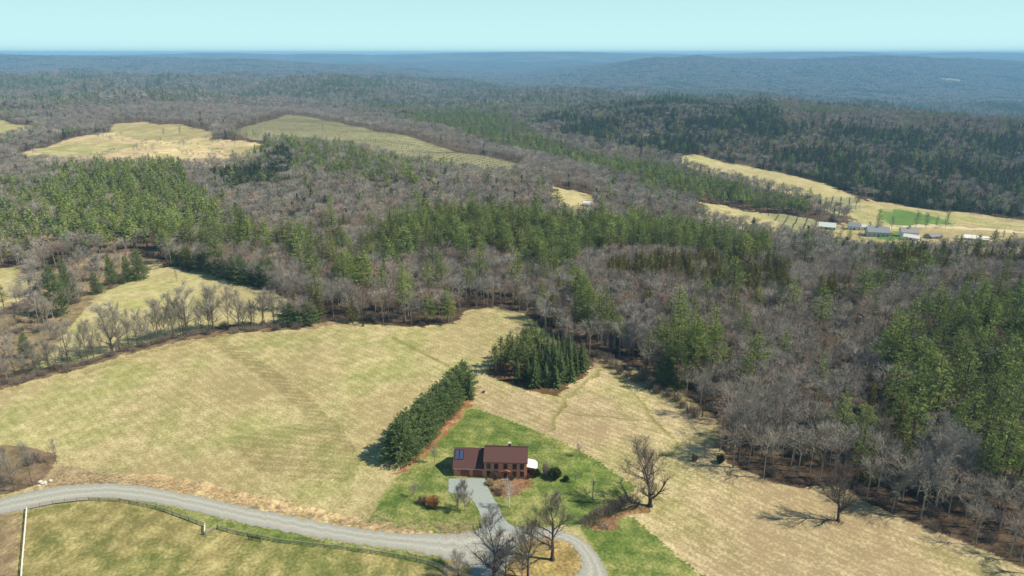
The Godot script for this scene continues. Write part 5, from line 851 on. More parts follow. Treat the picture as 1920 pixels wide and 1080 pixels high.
func clearing(x: float, z: float) -> bool:
	for k in range(0, CLEARINGS.size(), 3):
		if Vector2(x - CLEARINGS[k], z - CLEARINGS[k + 1]).length() < CLEARINGS[k + 2] * (1.0 + 0.5 * patch.get_noise_2d(x * 6.0, z * 6.0)):
			return true
	return false

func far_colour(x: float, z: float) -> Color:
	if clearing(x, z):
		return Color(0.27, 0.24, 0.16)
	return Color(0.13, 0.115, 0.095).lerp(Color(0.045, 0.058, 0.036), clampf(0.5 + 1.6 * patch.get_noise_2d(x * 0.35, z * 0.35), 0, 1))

# ---------------------------------------------------------------- gravel sheets
func gravel_sheet(called: String, lifts: float, m: Material, label: String, category: String, edges: Array, rough_edge: float) -> void:
	var mb := MB.new()
	var n: int = edges[0].size() / 2
	var rows := []
	var along := 0.0
	var fuzz := FastNoiseLite.new()
	fuzz.frequency = 0.25
	for k in n - 1:
		var steps := 10
		for q in steps + (1 if k == n - 2 else 0):
			var t: float = q / float(steps)
			var pl := smooth_point(edges[0], k, t)
			var pr := smooth_point(edges[1], k, t)
			var out := (pl - pr).normalized()
			pl += out * fuzz.get_noise_2d(pl.x * 3.0, pl.y * 3.0) * rough_edge
			pr -= out * fuzz.get_noise_2d(pr.x * 3.0 + 40.0, pr.y * 3.0) * rough_edge
			if rows.size():
				along += (pl + pr).distance_to(rows[-1][0] + rows[-1][1]) * 0.5
			rows.append([pl, pr, along])
	for k in rows.size() - 1:
		for q in 5:
			var p := []
			var uvs := []
			for cc in [[k, q], [k + 1, q], [k + 1, q + 1], [k, q + 1]]:
				var w: float = cc[1] / 5.0
				var xz: Vector2 = rows[cc[0]][0].lerp(rows[cc[0]][1], w)
				p.append(ground(xz.x, xz.y) + Vector3.UP * lifts)
				uvs.append(Vector2(w, rows[cc[0]][2] / 14.0))
			if (p[2] - p[0]).cross(p[1] - p[0]).y < 0:
				p = [p[3], p[2], p[1], p[0]]
				uvs = [uvs[3], uvs[2], uvs[1], uvs[0]]
			mb.quad(p[0], p[1], p[2], p[3], Color.WHITE)
			for j in [0, 1, 2, 0, 2, 3]:
				mb.t.append(uvs[j])
	var o := part(called, mb.commit(m), self)
	tag(o, label, category, "", "structure")

func smooth_point(e: Array, k: int, t: float) -> Vector2:
	var n := e.size() / 2
	var g := func(i: int) -> Vector2: return Vector2(e[2 * clampi(i, 0, n - 1)], e[2 * clampi(i, 0, n - 1) + 1])
	return g.call(k).cubic_interpolate(g.call(k + 1), g.call(k - 1), g.call(k + 2), t)

func gravel_material(called: String, pale: Color, dark: Color, ruts: bool) -> StandardMaterial3D:
	var w := 256
	var hh := 512
	var n1 := bytes_of(31, 0.05, 4, 512)
	var n2 := bytes_of(32, 0.3, 2, 512)
	var data := PackedByteArray()
	for y in hh:
		for x in w:
			var u := x / float(w)
			var wob := (n1[((y >> 3) & 511) * 512 + 7] - 128) / 128.0 * 0.012
			var rut := 0.0
			if ruts:
				for c0 in [0.3, 0.64]:
					rut += exp(-pow((u - c0 - wob) / 0.055, 2.0))
				rut -= 0.7 * exp(-pow((u - 0.47 - wob) / 0.04, 2.0))
			var q := n1[y * 512 + x] / 255.0 * 0.7 + n2[y * 512 + (x * 2 & 511)] / 255.0 * 0.5 - 0.1 + rut * 0.22 - (0.3 * pow(absf(u - 0.5) * 2.0, 4.0) if ruts else 0.0)
			var cc := dark.lerp(pale, clampf(q, 0, 1))
			data.append(int(cc.r * 255)); data.append(int(cc.g * 255)); data.append(int(cc.b * 255))
	var m := StandardMaterial3D.new()
	m.resource_name = called
	m.albedo_texture = ImageTexture.create_from_image(Image.create_from_data(w, hh, false, Image.FORMAT_RGB8, data))
	m.roughness = 0.95
	m.metallic_specular = 0.2
	return m

# ---------------------------------------------------------------- trees
func rv(r: RandomNumberGenerator) -> Vector3:
	return Vector3(r.randf_range(-1, 1), r.randf_range(-1, 1), r.randf_range(-1, 1))

func vary(r: RandomNumberGenerator, a: Color, b: Color) -> Color:
	return a.lerp(b, r.randf()) * r.randf_range(0.85, 1.15)

func keep_tree(called: String, wood: MB, leaf: MB, h: float, bark: String, foliage: String) -> void:
	var both := wood.commit(mat(bark))
	leaf.commit(mat(foliage), both)
	if not kinds.has(called):
		kinds[called] = []
	kinds[called].append({"wood": wood.commit(mat(bark)), "leaf": leaf.commit(mat(foliage)), "both": both, "h": h})

# P: h, base, radius, gap, per, step, blades, tuft, rise, sag, fill, bark, a, b
func pine(called: String, seed_: int, P: Dictionary) -> void:
	var r := RandomNumberGenerator.new()
	r.seed = seed_
	var wood := MB.new()
	var leaf := MB.new()
	var h: float = P.h
	var bend := rv(r) * 0.012 * h
	var spine := func(y: float) -> Vector3: return Vector3(bend.x, 0, bend.z) * sin(y / h * 2.5) + Vector3(0, y, 0)
	var tr: float = P.get("trunk", 0.016) * h
	for k in 6:
		wood.tube(spine.call(h * k / 6.0 - (0.5 if k == 0 else 0.0)), spine.call(h * (k + 1) / 6.0), tr * (1.0 - k / 6.3), tr * (1.0 - (k + 1) / 6.3), 6, P.bark)
	var y: float = P.base * h
	var side_bias := r.randf() * TAU
	while y < h * 0.985:
		var t: float = (y - P.base * h) / (h * (1.0 - P.base))
		var prof: float = pow(1.0 - t, P.get("power", 0.7)) * minf(1.0, P.get("foot", 0.75) + t * 1.6)
		var n: int = P.per if t < 0.9 else 3
		var off := r.randf() * TAU
		for k in n:
			if r.randf() < P.get("miss", 0.1):
				continue
			var az := off + TAU * k / n + r.randf_range(-0.35, 0.35)
			var reach: float = maxf(0.4, P.radius * prof * r.randf_range(1.0 - P.get("ragged", 0.35), 1.12) * (1.0 + 0.16 * cos(az - side_bias)))
			var out := Vector3(cos(az), 0, sin(az))
			var cross := Vector3(-out.z, 0, out.x)
			var p0: Vector3 = spine.call(y)
			var rise: float = P.rise * (0.4 + 1.3 * t) - P.sag * (1.0 - t)
			var tip: Vector3 = p0 + out * reach + Vector3.UP * reach * (rise + P.get("tip", 0.12))
			wood.tube(p0, tip, tr * 0.22 * (1.1 - t), 0.012, 3, P.bark)
			var s: float = reach * P.fill if reach > 1.2 else 0.0
			while s <= reach * 1.001:
				var f: float = s / reach
				var p: Vector3 = p0 + out * s + Vector3.UP * (s * rise + P.get("tip", 0.12) * reach * f * f)
				var spread: float = P.get("spread", 0.26) * s * (1.15 - 0.6 * f)
				for j in (1 if spread < P.tuft * 0.35 else 2 if spread < P.tuft else 3):
					var q: Vector3 = p + cross * spread * ([0.0, 0.8, -0.8][j] if spread > P.tuft * 0.7 else r.randf_range(-1, 1)) + rv(r) * P.tuft * 0.22
					var col := vary(r, P.a, P.b)
					for m in int(P.blades):
						var d: Vector3 = (out * P.get("outward", 0.75) + Vector3.UP * P.get("upward", 0.5) + rv(r) * 0.95).normalized()
						var sd := d.cross(rv(r)).normalized()
						leaf.blade(q - d * P.tuft * 0.2, d, sd, P.tuft * r.randf_range(0.7, 1.25), P.tuft * P.get("wide", 0.17), col)
				s += P.step
			s = 0.0
		y += P.gap * r.randf_range(0.75, 1.25)
	for k in 8:
		var d := (Vector3.UP + rv(r) * 0.5).normalized()
		leaf.blade(spine.call(h - P.tuft * 0.6), d, d.cross(rv(r)).normalized(), P.tuft * 1.1, P.tuft * 0.15, P.a)
	keep_tree(called, wood, leaf, h, "bark", "needles")

func spruce(called: String, seed_: int, h: float, radius: float, gap: float, a: Color, b: Color, ragged: float) -> void:
	var r := RandomNumberGenerator.new()
	r.seed = seed_
	var wood := MB.new()
	var leaf := MB.new()
	wood.tube(Vector3(0, -0.5, 0), Vector3(0, h * 0.97, 0), h * 0.014, 0.02, 6, lin(0.10, 0.075, 0.06))
	var y := 0.05 * h
	while y < h * 0.99:
		var t := y / h
		var n := int(lerpf(11, 5, t))
		var off := r.randf() * TAU
		for k in n:
			var az := off + TAU * k / n + r.randf_range(-0.25, 0.25)
			var out := Vector3(cos(az), 0, sin(az))
			var cross := Vector3(-out.z, 0, out.x)
			var reach := maxf(0.22, radius * pow(1.0 - t, 0.85) * r.randf_range(1.0 - ragged, 1.08))
			var p0 := Vector3(0, y, 0)
			var sag := -0.30 + 0.45 * t
			var col := vary(r, a, b)
			var prev := p0
			var parts := 3
			for s in parts:
				var f := (s + 1.0) / parts
				var p := p0 + out * reach * f + Vector3.UP * reach * (sag * f + 0.16 * f * f)
				var w := reach * 0.30 * (1.2 - f * 0.75) * r.randf_range(0.8, 1.2)
				for sg in [-1.0, 1.0]:
					var tip: Vector3 = p + cross * sg * w + Vector3.UP * r.randf_range(-0.14, 0.02) * reach * 0.6
					leaf.tri(prev, tip, p + out * 0.12 * reach, col)
					leaf.tri(prev.lerp(p, 0.5), (tip + p) * 0.5 + out * 0.1 * reach + Vector3.DOWN * reach * 0.13, p, col * 0.95)
				prev = p
			leaf.blade(prev - out * 0.1 * reach, (out + Vector3.UP * 0.25 + rv(r) * 0.2).normalized(), cross, reach * 0.3, reach * 0.06, col)
		y += gap * (1.15 - 0.55 * t) * r.randf_range(0.8, 1.2)
	for k in 5:
		leaf.blade(Vector3(0, h * 0.965, 0), (Vector3.UP + rv(r) * 0.22).normalized(), rv(r).normalized(), h * 0.045, 0.06, a)
	keep_tree(called, wood, leaf, h, "bark", "needles")

# P: h, fork (share of height where limbs start), limbs, radius (trunk), spread, kids, twigs, twig, wide, gnarl, bark, a, b
func bare(called: String, seed_: int, P: Dictionary) -> void:
	var r := RandomNumberGenerator.new()
	r.seed = seed_
	var wood := MB.new()
	var leaf := MB.new()
	var h: float = P.h
	var stems: int = P.get("stems", 1)
	for st in stems:
		var d := (Vector3.UP + rv(r) * (0.04 if stems == 1 else 0.28)).normalized()
		d.y = absf(d.y)
		var p := Vector3(r.randf_range(-0.3, 0.3), -0.4, r.randf_range(-0.3, 0.3)) * (0.3 if stems == 1 else 1.0)
		var hh := h * (1.0 if st == 0 else r.randf_range(0.75, 0.95))
		var n := 9
		var rad: float = P.radius / sqrt(stems)
		if stems == 1:
			wood.tube(p, p + Vector3.UP * 0.9, rad * 1.7, rad * 1.05, 8, P.bark)
		var az := r.randf() * TAU
		for k in n:
			d = (d + rv(r) * P.gnarl * 0.35 + Vector3.UP * 0.12).normalized()
			var q := p + d * hh * 0.86 / n
			var f := (k + 1.0) / n
			var r0 := rad * pow(1.0 - k / float(n) * 0.93, 1.1)
			var r1 := rad * pow(1.0 - f * 0.93, 1.1)
			wood.tube(p, q, r0, r1, 7 if k < 5 else 5, P.bark)
			if f >= P.fork:
				var cnt: int = maxi(1, int(round(P.limbs / (n * (1.0 - P.fork) + 1.0) / stems)))
				for m in cnt:
					az += 2.4 + r.randf_range(-0.5, 0.5)
					var up: float = lerpf(P.get("low", 0.35), 1.5, (f - P.fork) / (1.0 - P.fork + 0.01)) * r.randf_range(0.7, 1.3)
					var ld := Vector3(cos(az), up, sin(az)).normalized()
					var ll: float = P.spread * h * (1.0 - 0.55 * (f - P.fork) / (1.0 - P.fork + 0.01)) * r.randf_range(0.75, 1.2)
					limb(wood, leaf, r, P, p.lerp(q, r.randf()), ld, ll, r1 * r.randf_range(0.5, 0.8), 1)
			p = q
		limb(wood, leaf, r, P, p, d, h * 0.14, rad * 0.1, 2)
	keep_tree(called, wood, leaf, h, "bark", "twigs")

func limb(wood: MB, leaf: MB, r: RandomNumberGenerator, P: Dictionary, p: Vector3, d: Vector3, length: float, rad: float, level: int) -> void:
	var n := 4 if level == 1 else 3
	var kid: int = P.kids
	for k in n:
		d = (d + rv(r) * P.gnarl + Vector3.UP * P.get("lift", 0.16)).normalized()
		var q := p + d * length / n
		var f := (k + 1.0) / n
		wood.tube(p, q, rad * (1.0 - 0.8 * k / n), maxf(0.012, rad * (1.0 - 0.8 * f)), 5 if level == 1 else 3, P.bark)
		if level == 1:
			for m in kid if k > 0 else kid - 1:
				var cd := (d + rv(r) * 0.85 + Vector3.UP * 0.15).normalized()
				limb(wood, leaf, r, P, p.lerp(q, r.randf()), cd, length * r.randf_range(0.35, 0.6) * (1.1 - 0.4 * f), rad * 0.42 * (1.1 - 0.6 * f), 2)
		else:
			for m in int(P.twigs):
				var td: Vector3 = (d + rv(r) * 0.9 + Vector3.UP * P.get("twig_up", 0.2)).normalized()
				var tp := p.lerp(q, r.randf())
				var tl: float = P.twig * r.randf_range(0.6, 1.3)
				var col := vary(r, P.a, P.b)
				leaf.blade(tp, td, td.cross(rv(r)).normalized(), tl, P.wide, col)
				for s in int(P.get("sub", 2)):
					var sd: Vector3 = (td + rv(r) * 0.7).normalized()
					leaf.blade(tp + td * tl * r.randf_range(0.25, 0.85), sd, sd.cross(rv(r)).normalized(), tl * 0.55, P.wide * 0.75, col)
		p = q

# a forest-grown hardwood: clean stem, ascending limbs, a rounded crown of fine twigs
func dome(called: String, seed_: int, h: float, crown: float, low: float, n: int, twig: float, wide: float, limbs: int, bark: Color, a: Color, b: Color) -> void:
	var r := RandomNumberGenerator.new()
	r.seed = seed_
	var wood := MB.new()
	var leaf := MB.new()
	var lean := Vector3(r.randf_range(-1, 1), 0, r.randf_range(-1, 1)) * 0.03 * h
	var fork := lean * 0.5 + Vector3.UP * h * low
	wood.tube(Vector3(0, -0.5, 0), fork, h * 0.012, h * 0.008, 6, bark)
	var mid := lean + Vector3.UP * h * (0.5 + low * 0.5)
	wood.tube(fork, mid, h * 0.008, h * 0.004, 5, bark)
	var half := h * (1.0 - low) * 0.5
	var lob := []
	for k in limbs:
		var u := Vector3(r.randf_range(-1, 1), r.randf_range(-0.35, 1.0), r.randf_range(-1, 1)).normalized()
		var p := mid + Vector3(u.x * crown, u.y * half, u.z * crown) * r.randf_range(0.62, 0.92)
		lob.append([p, u, r.randf_range(0.30, 0.5)])
		var s := fork.lerp(mid, r.randf())
		var knee := s.lerp(p, 0.5) + Vector3.UP * half * 0.12
		wood.tube(s, knee, h * 0.0045, h * 0.003, 4, bark)
		wood.tube(knee, p, h * 0.003, 0.02, 3, bark)
	for k in n:
		var l: Array = lob[r.randi() % limbs]
		var o := rv(r)
		if o.length() > 1.0: o = o.normalized() * r.randf()
		var p: Vector3 = l[0] + Vector3(o.x * crown, o.y * half * 0.8, o.z * crown) * l[2]
		var d: Vector3 = (l[1] * 0.6 + o * 0.7 + Vector3.UP * 0.45 + rv(r) * 0.5).normalized()
		leaf.blade(p - d * twig * 0.4, d, d.cross(rv(r)).normalized(), twig * r.randf_range(0.6, 1.4), wide, vary(r, a, b))
	keep_tree(called, wood, leaf, h, "bark", "twigs")

func shrub(called: String, seed_: int, stems: int, wide: float, tw: float, a: Color, b: Color, dome: bool) -> void:
	var r := RandomNumberGenerator.new()
	r.seed = seed_
	var wood := MB.new()
	var leaf := MB.new()
	for k in stems:
		var an := r.randf() * TAU
		var lean := sqrt(r.randf()) * wide
		var top := Vector3(cos(an) * lean, sqrt(maxf(0.05, 1.0 - 0.75 * lean * lean / (wide * wide))) * r.randf_range(0.75, 1.0), sin(an) * lean)
		var foot := Vector3(cos(an), 0, sin(an)) * lean * 0.55 - Vector3.UP * 0.06
		if dome: foot *= 0.5
		wood.tube(foot, top * 0.8 + foot * 0.2, 0.012, 0.004, 3, a * 0.8)
		for m in 12:
			var f := r.randf_range(0.25, 1.0)
			var p := foot.lerp(top, f)
			var d := (Vector3.UP * 0.5 + (top - foot) + rv(r) * 0.8).normalized()
			leaf.blade(p, d, d.cross(rv(r)).normalized(), 0.26 * r.randf_range(0.6, 1.3), tw, vary(r, a, b))
	keep_tree(called, wood, leaf, 1.0, "bark", "twigs")

func clump(called: String, seed_: int, a: Color, b: Color, pointed: float) -> void:
	var r := RandomNumberGenerator.new()
	r.seed = seed_
	var leaf := MB.new()
	for k in 12:
		var p := Vector3(r.randf_range(-0.95, 0.95), 0, r.randf_range(-0.95, 0.95))
		var w := r.randf_range(0.28, 0.46)
		var hh := r.randf_range(0.75, 1.05)
		var col := vary(r, a, b)
		var ring := []
		var n := 7
		for q in n:
			var an := TAU * q / n + r.randf_range(-0.2, 0.2)
			ring.append(Vector3(cos(an), 0, sin(an)))
		for lv in [[0.0, 0.7, 0.45, 1.0], [0.45, 1.0, 0.78, lerpf(0.75, 0.4, pointed)], [0.78, lerpf(0.75, 0.4, pointed), 1.0, 0.04]]:
			for q in n:
				var e: Vector3 = ring[q]
				var f: Vector3 = ring[(q + 1) % n]
				leaf.quad(p + e * w * lv[1] + Vector3.UP * hh * lv[0], p + e * w * lv[3] * r.randf_range(0.8, 1.2) + Vector3.UP * hh * lv[2], p + f * w * lv[3] + Vector3.UP * hh * lv[2], p + f * w * lv[1] + Vector3.UP * hh * lv[0], col)
	keep_tree(called, MB.new(), leaf, 1.0, "bark", "needles")

func grow_kinds() -> void:
	mat("bark")
	var nm := mat("needles")
	nm.backlight_enabled = true
	nm.backlight = Color(0.35, 0.4, 0.15)
	nm.roughness = 0.7
	mat("twigs")
	var barkp := lin(0.11, 0.085, 0.07)
	var pa := lin(0.27, 0.325, 0.09)
	var pb := lin(0.125, 0.18, 0.056)
	for k in 4:
		pine("pine", 100 + k, {"h": 24.0, "base": 0.12 + 0.05 * k, "radius": 5.4, "gap": 1.25, "per": 6, "step": 0.75, "blades": 9, "tuft": 0.85, "wide": 0.1, "rise": 0.16, "sag": 0.06, "fill": 0.3, "spread": 0.42, "outward": 0.9, "upward": 0.3, "power": 0.62, "bark": barkp, "a": pa, "b": pb, "miss": 0.14})
	for k in 5:
		pine("pine_forest", 120 + k, {"h": 25.0, "base": 0.34 + 0.05 * (k % 3), "radius": [5.0, 4.4, 5.6, 4.6, 5.2][k], "gap": 1.3, "per": 6, "step": 0.8, "blades": 9, "tuft": 0.9, "wide": 0.1, "rise": 0.16, "sag": 0.02, "fill": 0.3, "spread": 0.42, "outward": 0.9, "upward": 0.3, "power": [0.6, 0.8, 0.5, 0.7, 0.62][k], "bark": barkp, "a": pa * [1.1, 0.75, 1.0, 0.62, 1.15][k], "b": pb * [1.1, 0.75, 1.0, 0.62, 1.15][k], "miss": 0.16, "ragged": 0.45})
	for k in 3:
		pine("pine_row", 140 + k, {"h": 15.0, "base": 0.02, "radius": 5.4, "gap": 0.6, "per": 10, "step": 0.55, "blades": 7, "tuft": 0.65, "rise": 0.2, "wide": 0.12, "sag": 0.0, "fill": 0.4, "bark": barkp, "a": lin(0.17, 0.235, 0.085), "b": lin(0.075, 0.12, 0.045), "miss": 0.06, "ragged": 0.3, "power": 0.7, "foot": 0.8})
	for k in 2:
		pine("grove_pine", 150 + k, {"h": 16.0, "base": 0.36, "radius": 3.2, "gap": 0.75, "per": 6, "step": 0.65, "blades": 5, "tuft": 0.8, "rise": 0.3, "sag": 0.0, "fill": 0.25, "bark": lin(0.15, 0.11, 0.09), "a": lin(0.20, 0.24, 0.08), "b": lin(0.11, 0.145, 0.05), "miss": 0.2, "ragged": 0.4})
	for k in 3:
		pine("pine_mid", 160 + k, {"h": 25.0, "base": 0.34, "radius": 5.0, "gap": 1.9, "per": 6, "step": 1.5, "blades": 4, "tuft": 1.7, "rise": 0.16, "sag": 0.02, "fill": 0.35, "spread": 0.4, "outward": 0.9, "upward": 0.3, "power": 0.6, "bark": barkp, "a": pa, "b": pb, "miss": 0.12, "ragged": 0.4, "wide": 0.2})
	for k in 2:
		pine("pine_far", 170 + k, {"h": 25.0, "base": 0.25, "radius": 7.0, "gap": 2.6, "per": 5, "step": 2.2, "blades": 3, "tuft": 3.0, "rise": 0.15, "sag": 0.0, "fill": 0.4, "bark": barkp, "a": pa, "b": pb, "miss": 0.05, "ragged": 0.35, "wide": 0.26})
	var ha := lin(0.21, 0.195, 0.05)
	var hb := lin(0.10, 0.097, 0.028)
	for k in 3:
		pine("hemlock", 180 + k, {"h": 18.0, "base": 0.12, "radius": 3.6, "gap": 0.75, "per": 7, "step": 0.75, "blades": 5, "tuft": 0.85, "rise": 0.1, "sag": 0.12, "fill": 0.35, "bark": barkp, "a": ha, "b": hb, "miss": 0.06, "ragged": 0.3, "power": 0.85, "foot": 0.9, "upward": 0.2})
	for k in 3:
		pine("hemlock_mid", 190 + k, {"h": 20.0, "base": 0.1, "radius": 3.9, "gap": 1.5, "per": 6, "step": 1.5, "blades": 4, "tuft": 1.7, "rise": 0.1, "sag": 0.12, "fill": 0.4, "bark": barkp, "a": lin(0.10, 0.125, 0.048), "b": lin(0.05, 0.07, 0.03), "miss": 0.06, "ragged": 0.3, "power": 0.85, "foot": 0.9, "wide": 0.24, "upward": 0.2})
	for k in 4:
		spruce("spruce", 200 + k, 15.0, 2.7 + 0.2 * k, 0.52, lin(0.095, 0.13, 0.044) * [1.0, 0.85, 1.25, 1.1][k], lin(0.038, 0.06, 0.024) * [1.0, 0.85, 1.25, 1.1][k], 0.42)
	var grey := lin(0.22, 0.2, 0.175)
	var ga := lin(0.32, 0.303, 0.268)
	var gb := lin(0.175, 0.164, 0.144)
	for k in 5:
		bare("bare", 300 + k, {"h": 20.0, "fork": [0.24, 0.34, 0.18, 0.4, 0.3][k], "limbs": 15, "radius": 0.28, "spread": 0.4, "kids": 3, "twigs": 4, "twig": 1.6, "wide": 0.02, "lift": 0.08, "gnarl": 0.2, "bark": lin(0.10, 0.082, 0.07), "a": ga, "b": gb, "sub": 2, "low": 0.9})
	for k in 3:
		bare("oldoak", 320 + k, {"h": 18.0, "fork": [0.3, 0.38, 0.22][k], "limbs": 13, "radius": 0.5, "spread": 0.5, "kids": 4, "twigs": 5, "twig": 1.3, "wide": 0.02, "gnarl": 0.34, "bark": lin(0.075, 0.062, 0.055), "a": lin(0.18, 0.155, 0.135), "b": lin(0.10, 0.085, 0.075), "sub": 2, "low": 0.55, "lift": 0.1})
	for k in 3:
		bare("pale", 330 + k, {"h": 18.0, "fork": 0.22, "limbs": 15, "radius": 0.26, "spread": 0.4, "kids": 4, "twigs": 4, "twig": 1.5, "wide": 0.03, "gnarl": 0.2, "bark": lin(0.24, 0.22, 0.205), "a": lin(0.35, 0.33, 0.305), "b": lin(0.22, 0.2, 0.185), "sub": 1, "low": 0.7, "stems": [1, 2, 1][k]})
	for k in 2:
		bare("birch", 340 + k, {"h": 10.0, "fork": 0.25, "limbs": 12, "radius": 0.14, "spread": 0.32, "kids": 3, "twigs": 2, "twig": 0.8, "wide": 0.014, "gnarl": 0.2, "bark": lin(0.72, 0.70, 0.67), "a": lin(0.5, 0.47, 0.44), "b": lin(0.34, 0.3, 0.27), "sub": 1, "low": 0.8, "stems": 2})
	for k in 6:
		dome("bare_forest", 350 + k, 18.0, [4.6, 5.2, 4.0, 4.8, 4.4, 5.4][k], [0.36, 0.42, 0.48, 0.4, 0.45, 0.34][k], 620, 1.35, 0.032, 26, grey, [ga, ga, ga, lin(0.31, 0.235, 0.2), lin(0.37, 0.35, 0.32), ga][k], [gb, gb, gb, lin(0.19, 0.14, 0.12), lin(0.24, 0.222, 0.2), gb][k])
	for k in 4:
		dome("bare_mid", 360 + k, 18.0, 5.0, 0.36 + 0.03 * k, 300, 1.9, 0.07, 14, grey, ga, gb)
	for k in 3:
		dome("bare_far", 370 + k, 18.0, 8.6, 0.3, 130, 3.4, 0.26, 7, grey, ga, gb)
	shrub("brush", 400, 70, 0.62, 0.009, lin(0.23, 0.195, 0.165), lin(0.135, 0.11, 0.095), false)
	shrub("brush", 401, 60, 0.62, 0.009, lin(0.25, 0.215, 0.18), lin(0.145, 0.12, 0.1), false)
	shrub("purple", 402, 46, 0.8, 0.008, lin(0.20, 0.15, 0.14), lin(0.12, 0.088, 0.082), false)
	shrub("brown", 403, 90, 0.55, 0.01, lin(0.19, 0.13, 0.10), lin(0.10, 0.07, 0.055), false)
	shrub("orange", 404, 130, 0.6, 0.014, lin(0.34, 0.17, 0.065), lin(0.2, 0.10, 0.045), true)
	shrub("green", 405, 130, 0.6, 0.03, lin(0.07, 0.085, 0.035), lin(0.03, 0.042, 0.02), true)
	shrub("red", 406, 80, 0.6, 0.014, lin(0.18, 0.06, 0.05), lin(0.1, 0.035, 0.03), true)
	shrub("grey", 407, 90, 0.5, 0.01, lin(0.32, 0.29, 0.27), lin(0.2, 0.17, 0.16), false)
	shrub("tan", 408, 130, 0.62, 0.014, lin(0.46, 0.37, 0.22), lin(0.3, 0.22, 0.13), true)
	shrub("orchard", 409, 40, 0.6, 0.03, lin(0.38, 0.37, 0.25), lin(0.27, 0.27, 0.18), true)
	shrub("tuft", 410, 16, 0.9, 0.02, lin(0.66, 0.56, 0.37), lin(0.45, 0.36, 0.23), true)
	for k in 2:
		clump("clump_green", 500 + k, lin(0.05, 0.07, 0.035), lin(0.026, 0.04, 0.022), 0.8)
		clump("clump_bare", 510 + k, lin(0.14, 0.128, 0.108), lin(0.085, 0.077, 0.065), 0.1)

# ---------------------------------------------------------------- planting
const KIND_NAME := {"pine": ["white_pine", "pine tree"], "pine_forest": ["white_pine", "pine tree"], "pine_row": ["white_pine", "pine tree"], "pine_full": ["white_pine", "pine tree"], "grove_pine": ["grove_pine", "pine tree"], "spruce": ["spruce_tree", "spruce tree"], "hemlock": ["hemlock_tree", "hemlock tree"],
	"bare": ["bare_tree", "bare tree"], "bare_forest": ["bare_tree", "bare tree"], "oldoak": ["old_oak", "bare tree"], "pale": ["pale_bare_tree", "bare tree"], "birch": ["white_birch", "birch tree"]}

func plant(kind: String, variant: int, x: float, z: float, h: float, wide: float, turn: float, label: String, group: String) -> void:
	var mk := "pine_row" if kind == "pine_full" else kind
	var k: Dictionary = kinds[mk][variant % kinds[mk].size()]
	var o := thing(KIND_NAME[kind][0], ground(x, z) - Vector3.UP * 0.1, turn)
	var s: float = h / k.h
	o.scale = Vector3(s * wide, s, s * wide)
	part("trunk", k.wood, o)
	part("crown", k.leaf, o)
	tag(o, label, KIND_NAME[kind][1], group)

func plant_named() -> void:
	var r := RandomNumberGenerator.new()
	r.seed = 77
	var n := 0
	for t in TREES:
		plant(t[0], n * 7 + n / 3, t[1], t[2], t[3], t[4], r.randf() * TAU, t[5], t[6])
		n += 1
	for s in SHRUBS:
		var called: String = {"green": "evergreen_shrub", "tan": "dry_grass_clump", "purple": "hedge_bush", "brush": "brush_bush"}.get(s[0], "shrub")
		var o := thing(called, ground(s[1], s[2]) - Vector3.UP * 0.05, r.randf() * TAU)
		var k: Dictionary = kinds[s[0]][r.randi() % kinds[s[0]].size()]
		o.scale = Vector3(s[3] * 0.8, s[4], s[3] * 0.8)
		part("stems", k.wood, o)
		part("foliage" if s[0] == "green" else "twigs", k.leaf, o)
		tag(o, s[5], "shrub" if s[0] != "tan" else "grass clump", s[6])

var lots := {}   # mesh kind -> [transforms, colours] for the woods that stay one mass

func mass(kind: String, variant: int, where: Vector3, h: float, wide: float, turn: float, tint: Color) -> void:
	var list: Array = kinds[kind]
	var k: int = variant % list.size()
	var s: float = h / list[k].h
	var key := [kind, k]
	if not lots.has(key):
		lots[key] = [[], []]
	lots[key][0].append(Transform3D(Basis(Vector3.UP, turn).scaled(Vector3(s * wide, s, s * wide)), where))
	lots[key][1].append(tint)

# species by cover: chance of pine, hemlock; the rest bare
const WOODS := {26: [0.66, 0.02], 24: [0.0, 0.0], 0: [0.06, 0.05], 22: [0.0, 0.01], 13: [0.86, 0.02], 14: [0.5, 0.04], 15: [0.04, 0.78], 16: [0.12, 0.5], 17: [0.0, 0.0]}

